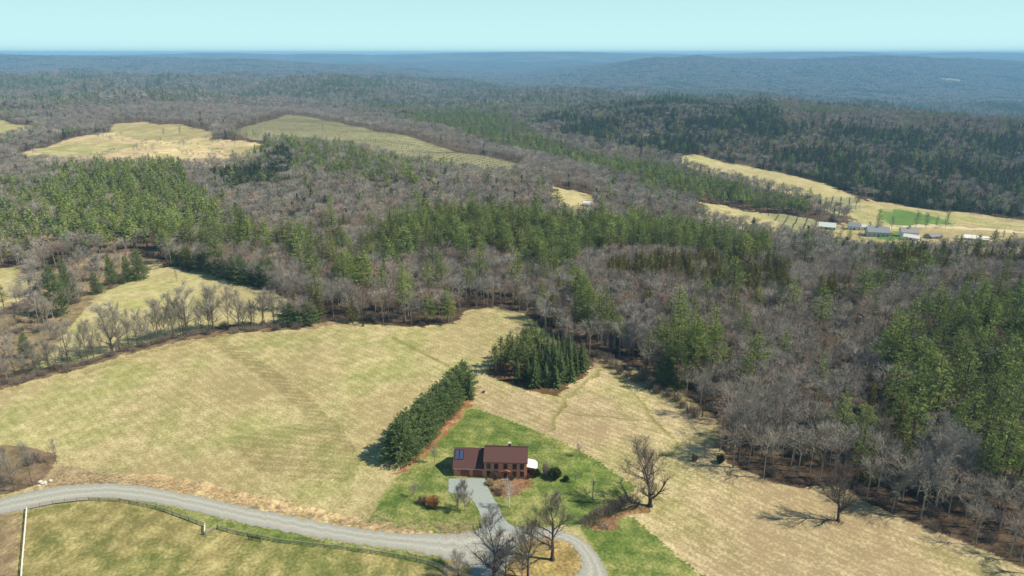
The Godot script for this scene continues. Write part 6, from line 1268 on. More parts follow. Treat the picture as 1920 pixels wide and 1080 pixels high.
func woods() -> void:
	var r := RandomNumberGenerator.new()
	r.seed = 2024
	var near := {"pine_forest": [], "hemlock": [], "bare_forest": [], "pale": []}
	for ring in [[140.0, 480.0, 5.3], [480.0, 1000.0, 6.8], [1000.0, 2000.0, 9.5], [2000.0, 4800.0, 18.0], [4800.0, 11500.0, 40.0]]:
		var step: float = ring[2]
		var span: float = ring[1] * 0.72
		var zs: float = -ring[1]
		while zs < -ring[0] * 0.68:
			var xw := minf(span, -zs * 1.05 + 30.0)
			var xs := -xw
			while xs < xw:
				var x := xs + r.randf() * step
				var z := zs + r.randf() * step
				xs += step
				var d := sqrt(x * x + z * z)
				if d < ring[0] or d >= ring[1] or absf(x) > -z * 0.98:
					continue
				var c := cover_at(x, z) if d < 2900.0 else 0
				if not WOODS.has(c):
					continue
				var wob := patch.get_noise_2d(x, z) if d < 3000.0 else patch.get_noise_2d(x * 0.35, z * 0.35)
				var chance: Array = WOODS[c]
				var pine_p: float = chance[0]
				var hem_p: float = chance[1]
				if d > 1500.0 and c == 0:   # stands of evergreens among the far hardwoods
					pine_p = clampf(0.12 + wob * 1.5, 0.0, 0.85)
					hem_p = clampf(0.1 - wob * 0.4, 0.0, 0.3)
				if c == 16:
					hem_p = clampf(0.68 + wob * 1.0, 0.15, 0.95)
				if d > 2400.0 and clearing(x, z):
					continue
				if c == 24 and r.randf() < 0.86:
					continue
				var pick := r.randf()
				var sp := "pine" if pick < pine_p else "hemlock" if pick < pine_p + hem_p else "bare"
				if sp == "pine" and d < 2000.0 and r.randf() < 0.28:
					continue
				var at := ground(x, z) - Vector3.UP * 0.2
				var tone := r.randf_range(0.7, 1.25)
				var warm := r.randf_range(-0.08, 0.1)
				var tint := Color(tone * (1.0 + warm), tone, tone * (1.0 - warm))
				if sp == "bare":
					var odd := r.randf()
					if odd < 0.05: tint = Color(1.2, 0.94, 0.87) * tone
					elif odd < 0.14: tint = Color(1.3, 1.3, 1.3) * tone
				var turn := r.randf() * TAU
				var v := r.randi() % 60
				if d < 480.0 or c == 15 and d < 640.0:
					var kind: String = {"pine": "pine_forest", "hemlock": "hemlock", "bare": "bare_forest"}[sp]
					if c == 17: kind = "pale"
					var h: float = {"pine_forest": r.randf_range(16, 27), "hemlock": r.randf_range(12, 18), "bare_forest": r.randf_range(11, 17), "pale": r.randf_range(12, 16)}[kind]
					near[kind].append([d, x, z, h, r.randf_range(0.9, 1.4), turn, v, tint])
				elif d < 2000.0:
					var lod := "_mid"
					if sp == "pine": mass("pine" + lod, v, at, r.randf_range(12, 19), r.randf_range(1.25, 1.75), turn, tint)
					elif sp == "hemlock": mass("hemlock" + lod, v, at, r.randf_range(10, 15), r.randf_range(1.5, 2.1), turn, tint)
					else: mass("bare" + lod, v, at, r.randf_range(10, 15.5), r.randf_range(1.0, 1.5), turn, tint)
				elif d < 4800.0:
					if sp == "bare": mass("bare_far", v, at, r.randf_range(17, 22), r.randf_range(0.9, 1.15), turn, tint)
					else: mass("pine_far", v, at, r.randf_range(18, 25), r.randf_range(0.9, 1.15), turn, tint * (0.85 if sp == "pine" else 0.7))
				else:
					mass("clump_bare" if sp == "bare" else "clump_green", v, at - Vector3.UP, r.randf_range(16, 23), r.randf_range(1.0, 1.2), turn, tint.lerp(Color.WHITE, 0.6))
			zs += step
	# the 230 nearest of each kind stand as trees of their own, the rest of the near wood as a mass
	for kind in near:
		near[kind].sort_custom(func(a, b): return a[0] < b[0])
		var made := 0
		for t in near[kind]:
			var inside: bool = absf(t[1]) < -t[2] * 0.88 - 2.0
			if inside and made < {"pine_forest": 200, "hemlock": 200, "bare_forest": 230, "pale": 60}[kind]:
				made += 1
				var side := rad_to_deg(atan2(t[1], -t[2]))
				var place: String = "in the wood beyond the left fields" if side < -16.0 else "in the wood behind the big field's back edge" if side < -4.0 else "in the wood behind the spruce grove" if side < 5.0 else "in the wood right of the spruce grove" if side < 13.0 else "in the wood behind the brushy field edge" if side < 22.0 else "in the right-hand wood behind the stubble field" if side < 32.0 else "in the wood at the right picture edge"
				place += ", nearest the camera" if t[0] < 240.0 else ", near its front" if t[0] < 300.0 else ", midway back" if t[0] < 370.0 else ", far back"
				var look: String = {"pine_forest": "tall white pine", "hemlock": "olive-green hemlock", "bare_forest": "leafless grey-brown tree", "pale": "whitish bare tree"}[kind]
				plant(kind, t[6], t[1], t[2], t[3], t[4], t[5], "%s %s" % [look, place], "%ss %s" % [look, place])
			else:
				mass(kind, t[6], ground(t[1], t[2]) - Vector3.UP * 0.2, t[3], t[4], t[5], t[7])
	# brush under the wood edges and in the rough ground
	for k in 5200:
		var x := r.randf_range(-330, 330)
		var z := r.randf_range(-430, -110)
		var c := cover_at(x, z)
		if c == 6 and r.randf() < 0.25 or (c == 20 or c == 24) and r.randf() < 0.55 or (c == 0 or c == 14) and r.randf() < 0.75:
			mass("brush", k, ground(x, z), r.randf_range(1.2, 3.6), r.randf_range(0.7, 1.3), r.randf() * TAU, Color.WHITE * r.randf_range(0.75, 1.2))
	# orchard rows on the far hill and in the valley
	for i in range(-130, 130):
		for j in range(-70, 230):
			var x := i * 8.1 + j * 1.76
			var z := -700.0 + i * 3.96 - j * 3.6
			if cover_at(x, z) == 11:
				mass("orchard", 0, ground(x + r.randf_range(-0.5, 0.5), z), r.randf_range(1.0, 1.7), r.randf_range(0.7, 1.0), r.randf() * TAU, Color.WHITE * r.randf_range(0.85, 1.15))
	# scattered brush in the far rough pasture
	for k in 5000:
		var x := r.randf_range(-800, 0)
		var z := r.randf_range(-1300, -750)
		if cover_at(x, z) == 21 and patch.get_noise_2d(x * 5.0, z * 5.0) > 0.12:
			mass("bare_mid", k, ground(x, z), r.randf_range(3, 8), 1.4, r.randf() * TAU, Color.WHITE)
	var homes := {}
	for key in lots:
		var kind: String = key[0]
		var home := "far_woodland" if kind.begins_with("clump") or kind.ends_with("_far") else "orchard_planting" if kind == "orchard" else "underbrush" if kind == "brush" else "roadside_grass" if kind == "tuft" else "evergreen_wood" if kind.begins_with("pine") or kind.begins_with("hemlock") else "hardwood_wood"
		if not homes.has(home):
			homes[home] = thing(home, Vector3.ZERO)
			tag(homes[home], {"far_woodland": "hazy mixed forest covering the far hills", "orchard_planting": "low orchard bushes in rows on the far hill", "underbrush": "purple-brown brush under the wood edges", "roadside_grass": "tall dry grass along the gravel road", "evergreen_wood": "mass of evergreens in the middle distance woods", "hardwood_wood": "mass of leafless hardwoods in the middle distance woods"}[home], "forest" if home in ["far_woodland", "evergreen_wood", "hardwood_wood"] else "brush", "", "stuff")
		var mm := MultiMesh.new()
		mm.transform_format = MultiMesh.TRANSFORM_3D
		mm.use_colors = true
		mm.mesh = kinds[kind][key[1]].both
		mm.instance_count = lots[key][0].size()
		for k in mm.instance_count:
			mm.set_instance_transform(k, lots[key][0][k])
			mm.set_instance_color(k, lots[key][1][k])
		var o := MultiMeshInstance3D.new()
		o.name = {"far_woodland": "tree_mass", "orchard_planting": "bush_rows", "underbrush": "brush_mass", "roadside_grass": "grass_mass"}.get(home, "tree_mass")
		o.multimesh = mm
		o.set_meta("kind", "stuff")
		homes[home].add_child(o, true)

# ---------------------------------------------------------------- buildings
func gable(mb: MB, x0: float, x1: float, z0: float, z1: float, eave: float, ridge: float, over: float, thick: float) -> void:
	# a roof with its ridge along x; two slabs with thickness
	var zm := (z0 + z1) * 0.5
	var slope := (ridge - eave) / (z1 - zm)
	for s in [1.0, -1.0]:
		var ze: float = zm + s * (z1 - zm + over)
		var ye := eave - slope * over
		var a := Vector3(x0 - over, ye, ze); var b := Vector3(x0 - over, ridge, zm); var c := Vector3(x1 + over, ridge, zm); var d := Vector3(x1 + over, ye, ze)
		var up := Vector3.UP * thick
		var faces := [[a + up, b + up, c + up, d + up], [d, c, b, a], [a, a + up, d + up, d], [a, b, b + up, a + up], [d + up, c + up, c, d]]
		for f in faces:
			if s > 0: mb.quad(f[0], f[1], f[2], f[3], Color.WHITE)
			else: mb.quad(f[3], f[2], f[1], f[0], Color.WHITE)

func gable_walls(mb: MB, x0: float, x1: float, z0: float, z1: float, eave: float, ridge: float) -> void:
	mb.box(Vector3(x0, -0.6, z0), Vector3(x1, eave, z1))
	var zm := (z0 + z1) * 0.5
	mb.tri(Vector3(x1, eave, z1), Vector3(x1, ridge, zm), Vector3(x1, eave, z0), Color.WHITE)
	mb.tri(Vector3(x0, eave, z0), Vector3(x0, ridge, zm), Vector3(x0, eave, z1), Color.WHITE)

func surface_mat(called: String, pale: Color, dark: Color, scale_: Vector3, rough := 0.9) -> StandardMaterial3D:
	if mats.has(called):
		return mats[called]
	var m := StandardMaterial3D.new()
	m.resource_name = called
	var t: NoiseTexture2D = grain(called.hash() % 1000, 0.05, 0.0, 1.0)
	t.color_ramp.set_color(0, dark)
	t.color_ramp.set_color(1, pale)
	t.width = 256
	t.height = 256
	m.albedo_texture = t
	m.uv1_triplanar = true
	m.uv1_scale = scale_
	m.roughness = rough
	m.metallic_specular = 0.3
	mats[called] = m
	return m

func window(root: Node, x: float, y: float, z: float, w: float, h: float, frame: Material, glass: Material, panes: bool, called := "window") -> void:
	# frame of four bars with a recessed pane, sill below
	var f := MB.new()
	var b := 0.11
	f.box(Vector3(-w / 2 - b, -b, 0), Vector3(w / 2 + b, 0, 0.10))
	f.box(Vector3(-w / 2 - b, h, 0), Vector3(w / 2 + b, h + b, 0.10))
	f.box(Vector3(-w / 2 - b, 0, 0), Vector3(-w / 2, h, 0.10))
	f.box(Vector3(w / 2, 0, 0), Vector3(w / 2 + b, h, 0.10))
	if panes:
		f.box(Vector3(-w / 2, h / 2 - 0.03, 0.0), Vector3(w / 2, h / 2 + 0.03, 0.08))
		f.box(Vector3(-0.025, 0, 0.0), Vector3(0.025, h / 2 - 0.03, 0.07))
		f.box(Vector3(-0.025, h / 2 + 0.03, 0.0), Vector3(0.025, h, 0.07))
	var o := part(called, f.commit(frame), root, Vector3(x, y, z))
	var g := MB.new()
	g.box(Vector3(-w / 2, 0, 0.005), Vector3(w / 2, h, 0.03))
	part("pane", g.commit(glass), o)
	var s := MB.new()
	s.box(Vector3(-w / 2 - 0.16, -b - 0.08, 0), Vector3(w / 2 + 0.16, -b, 0.16))
	part("sill", s.commit(frame), o)

func box_part(called: String, lo: Vector3, hi: Vector3, m: Material, parent: Node) -> MeshInstance3D:
	var mb := MB.new()
	mb.box(lo, hi)
	return part(called, mb.commit(m), parent)

func brick_house() -> void:
	var root := thing("brick_house", ground(-1.9, -171.2), deg_to_rad(-2.5))
	tag(root, "red-brown brick house with attached garage and white-roofed glazed porch", "house")
	var brick := surface_mat("brick", Color(0.78, 0.55, 0.47), Color(0.68, 0.44, 0.37), Vector3(0.6, 0.9, 0.6))
	var shingle := surface_mat("shingle", Color(0.36, 0.26, 0.25), Color(0.28, 0.195, 0.19), Vector3(0.35, 1.2, 1.2))
	var trim := surface_mat("trim", Color(0.60, 0.40, 0.33), Color(0.5, 0.33, 0.28), Vector3.ONE)
	var frame := surface_mat("window frame", Color(0.25, 0.24, 0.23), Color(0.18, 0.17, 0.17), Vector3.ONE)
	var white := surface_mat("white metal", Color(0.88, 0.88, 0.88), Color(0.76, 0.77, 0.78), Vector3.ONE, 0.5)
	var glass := StandardMaterial3D.new()
	glass.resource_name = "window glass"
	glass.albedo_color = Color(0.10, 0.12, 0.13)
	glass.roughness = 0.08
	glass.metallic_specular = 0.6
	var solar := StandardMaterial3D.new()
	solar.resource_name = "collector glass"
	solar.albedo_color = Color(0.24, 0.27, 0.38)
	solar.roughness = 0.12
	# main block
	var w := MB.new()
	gable_walls(w, -6.2, 6.2, -8.6, 0.0, 5.5, 7.9)
	part("main_wall", w.commit(brick), root)
	w = MB.new()
	gable(w, -6.2, 6.2, -8.6, 0.0, 5.55, 8.0, 0.28, 0.16)
	var roof := part("main_roof", w.commit(shingle), root)
	box_part("fascia", Vector3(-6.4, 5.18, 0.12), Vector3(6.4, 5.4, 0.27), trim, root)
	var ch := box_part("chimney", Vector3(0.6, 7.6, -5.4), Vector3(1.35, 8.7, -4.7), surface_mat("chimney stone", Color(0.30, 0.24, 0.22), Color(0.2, 0.16, 0.15), Vector3.ONE), roof)
	box_part("chimney_cap", Vector3(0.5, 8.7, -5.5), Vector3(1.45, 9.0, -4.6), surface_mat("cap stone", Color(0.74, 0.72, 0.7), Color(0.6, 0.58, 0.57), Vector3.ONE), ch)
	for x in [-4.95, -2.75, 0.0, 2.65, 4.8]:
		window(root, x, 3.45, 0.0, 0.95, 1.45, frame, glass, true)
	for x in [-4.95, -2.75, 2.65, 4.8]:
		window(root, x, 0.85, 0.0, 0.95, 1.55, frame, glass, true)
	# front door with its pediment
	var door := box_part("front_door", Vector3(-0.55, 0, 0.0), Vector3(0.55, 2.2, 0.09), surface_mat("door paint", Color(0.40, 0.20, 0.16), Color(0.33, 0.16, 0.13), Vector3.ONE), root)
	box_part("knob", Vector3(0.36, 1.0, 0.09), Vector3(0.44, 1.08, 0.16), white, door)
	var po := MB.new()
	for s in [-1.0, 1.0]:
		po.box(Vector3(s * 0.95 - 0.14, 0, 0), Vector3(s * 0.95 + 0.14, 2.3, 0.35))
	po.box(Vector3(-1.3, 2.3, 0), Vector3(1.3, 2.55, 0.45))
	po.tri(Vector3(-1.45, 2.55, 0.48), Vector3(0, 3.15, 0.48), Vector3(1.45, 2.55, 0.48), Color.WHITE)
	po.quad(Vector3(-1.45, 2.55, 0.0), Vector3(0, 3.15, 0.0), Vector3(0, 3.15, 0.48), Vector3(-1.45, 2.55, 0.48), Color.WHITE)
	po.quad(Vector3(0, 3.15, 0.0), Vector3(1.45, 2.55, 0.0), Vector3(1.45, 2.55, 0.48), Vector3(0, 3.15, 0.48), Color.WHITE)
	part("door_surround", po.commit(trim), root)
	box_part("doorstep", Vector3(-1.3, -0.4, 0.0), Vector3(1.3, 0.12, 1.1), surface_mat("step stone", Color(0.55, 0.53, 0.5), Color(0.42, 0.4, 0.38), Vector3.ONE), root)
	# garage wing
	w = MB.new()
	gable_walls(w, -15.3, -6.2, -10.0, -0.55, 3.0, 6.6)
	part("garage_wall", w.commit(brick), root)
	w = MB.new()
	gable(w, -15.3, -6.5, -10.0, -0.55, 3.05, 6.7, 0.28, 0.16)
	part("garage_roof", w.commit(shingle), root)
	box_part("gutter", Vector3(-15.5, 2.62, -0.36), Vector3(-6.25, 2.8, -0.22), surface_mat("gutter", Color(0.72, 0.62, 0.58), Color(0.62, 0.52, 0.48), Vector3.ONE), root)
	for x in [-12.0, -8.3]:
		var gd := box_part("garage_door", Vector3(x - 1.35, 0, -0.55), Vector3(x + 1.35, 2.15, -0.47), surface_mat("garage door", Color(0.56, 0.31, 0.25), Color(0.48, 0.25, 0.2), Vector3(0.3, 2.5, 0.3)), root)
		for k in 4:
			box_part("pane", Vector3(x - 1.25 + k * 0.64, 1.55, -0.47), Vector3(x - 0.68 + k * 0.64, 1.95, -0.45), glass, gd)
		for k in 2:
			box_part("panel", Vector3(x - 1.28, 0.1 + k * 0.7, -0.47), Vector3(x + 1.28, 0.7 + k * 0.7, -0.445), surface_mat("garage door", Color.WHITE, Color.WHITE, Vector3.ONE), gd)
	box_part("wall_lamp", Vector3(-14.0, 1.6, -0.55), Vector3(-13.8, 1.95, -0.38), frame, root)
	# two collectors on the garage roof
	var slope := (6.7 - 3.05) / 4.725
	for k in 2:
		var x0 := -15.1 + k * 1.28
		var mb := MB.new()
		var za := -4.55
		var zb := -2.3
		var ya := 3.05 + slope * (-0.55 - za) + 0.2
		var yb := 3.05 + slope * (-0.55 - zb) + 0.2
		var p := [Vector3(x0, yb, zb), Vector3(x0, ya, za), Vector3(x0 + 1.2, ya, za), Vector3(x0 + 1.2, yb, zb)]
		for e in [[0, 1], [1, 2], [2, 3], [3, 0]]:
			mb.tube(p[e[0]] + Vector3.UP * 0.05, p[e[1]] + Vector3.UP * 0.05, 0.07, 0.07, 4, Color.WHITE)
		var fr := part("roof_window", mb.commit(surface_mat("dark metal", Color(0.09, 0.09, 0.11), Color(0.06, 0.06, 0.08), Vector3.ONE)), root)
		mb = MB.new()
		mb.quad(p[0] + Vector3.UP * 0.06, p[1] + Vector3.UP * 0.06, p[2] + Vector3.UP * 0.06, p[3] + Vector3.UP * 0.06, Color.WHITE)
		mb.quad(p[3], p[2], p[1], p[0], Color.WHITE)
		part("pane", mb.commit(solar), fr)
	# glazed porch with a canted end and a white roof
	w = MB.new()
	var plan := [Vector2(6.2, -1.3), Vector2(8.4, -1.3), Vector2(9.3, -2.2), Vector2(9.3, -4.4), Vector2(8.6, -5.2), Vector2(6.2, -5.2)]
	for k in 5:
		var a: Vector2 = plan[k]
		var b: Vector2 = plan[k + 1]
		w.quad(Vector3(a.x, -0.6, a.y), Vector3(a.x, 2.7, a.y), Vector3(b.x, 2.7, b.y), Vector3(b.x, -0.6, b.y), Color.WHITE)
	var porch := part("porch_wall", w.commit(surface_mat("porch brick", Color(0.72, 0.44, 0.33), Color(0.6, 0.34, 0.26), Vector3.ONE)), root)
	w = MB.new()
	var edge := []
	for q in [Vector2(6.2, -1.05), Vector2(8.8, -1.05), Vector2(9.3, -1.8), Vector2(9.3, -4.4), Vector2(8.6, -5.4), Vector2(6.2, -5.4)]:
		edge.append(Vector3(q.x, 3.45 - (q.x - 6.2) * 0.18, q.y))
	for k in range(1, 5):
		w.tri(edge[0], edge[k + 1], edge[k], Color.WHITE)
		w.tri(edge[0] - Vector3.UP * 0.15, edge[k] - Vector3.UP * 0.15, edge[k + 1] - Vector3.UP * 0.15, Color.WHITE)
	for k in 5:
		w.quad(edge[k] - Vector3.UP * 0.15, edge[k], edge[k + 1], edge[k + 1] - Vector3.UP * 0.15, Color.WHITE)
	var pr := part("porch_roof", w.commit(white), root)
	for k in 5:
		var seam := MB.new()
		var sz := -1.5 - k * 0.85
		seam.tube(Vector3(6.2, 3.47, sz), Vector3(8.9, 2.985, sz), 0.035, 0.035, 4, Color.WHITE)
		part("roof_seam", seam.commit(surface_mat("roof seam", Color(0.62, 0.63, 0.64), Color(0.5, 0.51, 0.52), Vector3.ONE)), pr)
	for q in [[-3.5, -5.6], [3.8, -5.2]]:
		var vent := MB.new()
		vent.tube(Vector3(q[0], 7.0, q[1]), Vector3(q[0], 8.5, q[1]), 0.07, 0.07, 6, Color.WHITE)
		part("vent_pipe", vent.commit(frame), roof)
	box_part("ridge_cap", Vector3(-6.5, 8.12, -4.48), Vector3(6.5, 8.2, -4.12), surface_mat("ridge shingle", Color(0.27, 0.19, 0.185), Color(0.2, 0.14, 0.135), Vector3.ONE), roof)
	for x in [6.7, 7.4, 8.05]:
		window(porch, x, 0.9, -1.3, 0.55, 1.4, frame, glass, false)

func barn(called: String, spot: Array, label: String, category: String, wall_c: Color, roof_c: Color, cupola: bool, rows: int) -> void:
	# spot: x, z, turn, length, depth, eave, ridge
	var root := thing(called, ground(spot[0], spot[1]), spot[2])
	var w := MB.new()
	gable_walls(w, -spot[3] / 2, spot[3] / 2, -spot[4] / 2, spot[4] / 2, spot[5], spot[6] - 0.1)
	part("wall", w.commit(surface_mat("clapboard %s" % wall_c.to_html(), wall_c, wall_c * 0.86, Vector3(0.2, 1.5, 0.2))), root)
	w = MB.new()
	gable(w, -spot[3] / 2, spot[3] / 2, -spot[4] / 2, spot[4] / 2, spot[5] + 0.05, spot[6], 0.4, 0.2)
	part("roof", w.commit(surface_mat("roofing %s" % roof_c.to_html(), roof_c, roof_c * 0.85, Vector3(0.3, 0.3, 0.3), 0.6)), root)
	var dark := StandardMaterial3D.new()
	dark.albedo_color = Color(0.13, 0.14, 0.16)
	dark.roughness = 0.15
	var fr := surface_mat("white trim", Color(0.85, 0.85, 0.84), Color(0.75, 0.75, 0.74), Vector3.ONE)
	for r in rows:
		var n := int(spot[3] / 3.2)
		for k in n:
			window(root, -spot[3] / 2 + (k + 0.5) * spot[3] / n, 1.0 + r * 2.7, spot[4] / 2, 1.0, 1.4, fr, dark, false)
	box_part("door", Vector3(-0.7, -0.1, spot[4] / 2), Vector3(0.7, 2.1, spot[4] / 2 + 0.08), dark, root)
	if cupola:
		var cu := box_part("cupola", Vector3(-0.9, spot[6] - 0.5, -0.9), Vector3(0.9, spot[6] + 1.4, 0.9), fr, root)
		var mb := MB.new()
		for k in 4:
			var a := Vector3(1.1, 0, 0).rotated(Vector3.UP, PI / 4 + k * PI / 2) * 1.3
			var b := Vector3(1.1, 0, 0).rotated(Vector3.UP, PI / 4 - PI / 2 + k * PI / 2) * 1.3
			mb.tri(a, Vector3(0, 0.9, 0), b, Color.WHITE)
		part("cupola_roof", mb.commit(surface_mat("cupola roof", Color(0.4, 0.4, 0.42), Color(0.3, 0.3, 0.32), Vector3.ONE)), cu, Vector3(0, spot[6] + 1.4, 0))
	tag(root, label, category)

func farm() -> void:
	var white := Color(0.86, 0.87, 0.86)
	var grey := Color(0.50, 0.53, 0.56)
	var f: Dictionary = FARM
	barn("barn", f.barn, "large white barn with grey roof and cupola at the valley farm", "barn", Color(0.74, 0.77, 0.77), grey, true, 1)
	barn("farmhouse", f.house, "white farmhouse with grey roof right of the cupola barn", "house", white, Color(0.55, 0.55, 0.55), true, 1)
	barn("farm_annex", f.annex, "white low wing in front of the white farmhouse", "shed", white, Color(0.88, 0.88, 0.87), false, 0)
	barn("farmhouse", f.house2, "white house with grey roof left behind the cupola barn", "house", white, grey, false, 1)
	barn("farmhouse", f.house3, "pale house with whitish roof, leftmost of the valley farm", "house", white, Color(0.78, 0.82, 0.8), false, 1)
	barn("farm_annex", f.annex2, "small white building between the cupola barn and the house behind", "shed", white, Color(0.8, 0.8, 0.8), false, 0)
	barn("farm_shed", f.shed, "left of the two white-roofed sheds at the right of the farm", "shed", white, Color(0.92, 0.92, 0.9), false, 0)
	barn("farm_shed", f.shed2, "right of the two white-roofed sheds at the right of the farm", "shed", white, Color(0.92, 0.92, 0.9), false, 0)
	barn("farm_shed", f.lowbarn, "low grey-roofed shed behind the treetops right of the farmhouse", "shed", Color(0.5, 0.45, 0.42), Color(0.48, 0.46, 0.46), false, 0)
	barn("cottage", f.cottage, "small white cottage in the clearing among the middle woods", "house", white, Color(0.85, 0.86, 0.86), false, 1)

func rail_fence(pts: Array, label: String, pale: bool) -> void:
	var root := thing("rail_fence", ground(pts[0], pts[1]))
	tag(root, label, "fence", "split rail fences around the paddock")
	var wood := surface_mat("weathered rail" if not pale else "bleached rail", Color(0.70, 0.66, 0.6) if not pale else Color(0.86, 0.85, 0.82), Color(0.40, 0.36, 0.32) if not pale else Color(0.7, 0.68, 0.64), Vector3(2, 2, 2))
	var post := MB.new()
	post.tube(Vector3(0, -0.5, 0), Vector3(0, 1.35, 0), 0.1, 0.085, 6, Color.WHITE)
	post.tube(Vector3(0, 1.35, 0), Vector3(0, 1.38, 0), 0.085, 0.0, 6, Color.WHITE)
	var pm := post.commit(wood)
	var line := Curve2D.new()
	for k in range(0, pts.size(), 2):
		line.add_point(Vector2(pts[k], pts[k + 1]))
	line.bake_interval = 0.3
	var length := line.get_baked_length()
	var n := maxi(1, int(round(length / 3.0)))
	var rails := MB.new()
	rails.tube(Vector3(-0.5, 0, 0), Vector3(0.5, 0, 0), 0.085, 0.075, 5, Color.WHITE)
	var rm := rails.commit(wood)
	var last := Vector3.ZERO
	var r := RandomNumberGenerator.new()
	r.seed = int(pts[0] * 10)
	for k in n + 1:
		var q := line.sample_baked(length * k / n)
		var p := ground(q.x, q.y) - root.position
		var o := part("post", pm, root, p)
		o.rotation = Vector3(r.randf_range(-0.05, 0.05), 0, r.randf_range(-0.05, 0.05))
		if k > 0:
			for y in [0.4, 0.8, 1.18]:
				var a: Vector3 = last + Vector3.UP * (y + r.randf_range(-0.05, 0.05))
				var b: Vector3 = p + Vector3.UP * (y + r.randf_range(-0.05, 0.05))
				var e := part("rail", rm, root, (a + b) * 0.5)
				var x := b - a
				e.basis = Basis(x * 1.03, x.cross(Vector3.UP).cross(x).normalized(), x.cross(Vector3.UP).normalized())
		last = p

func small_things() -> void:
	for f in FENCES:
		rail_fence(f[1], f[0], f[2])
	# dark metal gate panel set in the road fence
	var gate := thing("paddock_gate", ground(-65.9, -144.2), -0.262)
	tag(gate, "small dark metal gate panel in the rail fence along the road", "gate", "")
	var iron := surface_mat("dark iron", Color(0.14, 0.14, 0.15), Color(0.09, 0.09, 0.1), Vector3.ONE, 0.6)
	for x in [-1.75, 1.75]:
		var gp := MB.new()
		gp.tube(Vector3(x, -0.4, 0), Vector3(x, 1.45, 0), 0.06, 0.06, 6, Color.WHITE)
		part("gate_post", gp.commit(iron), gate)
	for y in [0.25, 0.55, 0.85, 1.12, 1.35]:
		var gb := MB.new()
		gb.tube(Vector3(-1.69, y, 0), Vector3(1.69, y, 0), 0.045, 0.045, 5, Color.WHITE)
		part("gate_bar", gb.commit(iron), gate)
	for x in [-0.6, 0.6]:
		var gu := MB.new()
		gu.tube(Vector3(x, 0.2, 0.06), Vector3(x, 1.4, 0.06), 0.04, 0.04, 5, Color.WHITE)
		part("gate_upright", gu.commit(iron), gate)
	# utility pole
	var p := thing("utility_pole", ground(22.3, -159.7))
	tag(p, "grey wooden utility pole beside the overgrown hedge", "utility pole")
	var wood := surface_mat("pole wood", Color(0.62, 0.58, 0.54), Color(0.46, 0.42, 0.39), Vector3(3, 0.4, 3))
	var mb := MB.new()
	mb.tube(Vector3(0, -1, 0), Vector3(0, 7.6, 0), 0.17, 0.13, 8, Color.WHITE)
	mb.tube(Vector3(0, 7.6, 0), Vector3(0, 7.62, 0), 0.13, 0.0, 8, Color.WHITE)
	part("pole", mb.commit(wood), p)
	box_part("crossarm", Vector3(-0.8, 7.1, 0.13), Vector3(0.8, 7.25, 0.24), wood, p)
	mb = MB.new()
	mb.tube(Vector3(0.3, 5.9, 0.1), Vector3(0.3, 6.8, 0.1), 0.22, 0.22, 10, Color.WHITE)
	mb.tube(Vector3(0.3, 6.8, 0.1), Vector3(0.3, 6.86, 0.1), 0.22, 0.0, 10, Color.WHITE)
	part("transformer", mb.commit(surface_mat("transformer", Color(0.6, 0.62, 0.62), Color(0.52, 0.54, 0.55), Vector3.ONE, 0.5)), p)
	for x in [-0.65, 0.65]:
		mb = MB.new()
		mb.tube(Vector3(x, 7.25, 0.18), Vector3(x, 7.45, 0.18), 0.05, 0.03, 6, Color.WHITE)
		part("insulator", mb.commit(surface_mat("transformer", Color.WHITE, Color.WHITE, Vector3.ONE)), p)
	# brush pile of cut branches on the mulch
	var pile := thing("brush_pile", ground(24.2, -149.8))
	tag(pile, "heap of cut branches at the left end of the overgrown hedge", "brush pile")
	var r := RandomNumberGenerator.new()
	r.seed = 5
	for k in 40:
		mb = MB.new()
		var an := r.randf() * TAU
		var c := Vector3(r.randf_range(-1, 1), 0.1 + absf(r.randfn(0.0, 0.35)), r.randf_range(-0.8, 0.8))
		var d := Vector3(cos(an), r.randf_range(-0.25, 0.3), sin(an)) * r.randf_range(0.7, 1.5)
		mb.tube(c - d, c + d, 0.05, 0.02, 4, lin(0.30, 0.22, 0.17) * r.randf_range(0.6, 1.2))
		part("branch", mb.commit(mat("bark")), pile)
	# white boulders by the road at left
	for k in 4:
		var s := [[0.0, 0.0, 0.7], [1.6, 0.8, 0.9], [2.6, -0.6, 0.6], [0.8, 1.8, 0.5]][k] as Array
		mb = MB.new()
		rock(mb, s[2], 60 + k)
		var o := part(numbered("field_boulder"), mb.commit(surface_mat("pale stone", Color(0.82, 0.80, 0.76), Color(0.58, 0.56, 0.53), Vector3(0.8, 0.8, 0.8))), self, ground(-136.7 + s[0], -168.9 + s[1]) + Vector3.UP * s[2] * 0.3)
		tag(o, "pale boulder in the small rock heap above the road at left", "boulder", "rock heap above the road")

func rock(mb: MB, size: float, seed_: int) -> void:
	var f := FastNoiseLite.new()
	f.seed = seed_
	f.frequency = 0.7
	var at := func(i: int, j: int) -> Vector3:
		var a := TAU * (i % 10) / 10.0
		var b := PI * j / 6.0
		var d := Vector3(cos(a) * sin(b), cos(b) * 0.7, sin(a) * sin(b))
		return d * size * (1.0 + 0.55 * f.get_noise_3dv(d * 2.0))
	for j in 6:
		for i in 10:
			mb.quad(at.call(i, j + 1), at.call(i + 1, j + 1), at.call(i + 1, j), at.call(i, j), Color.WHITE)

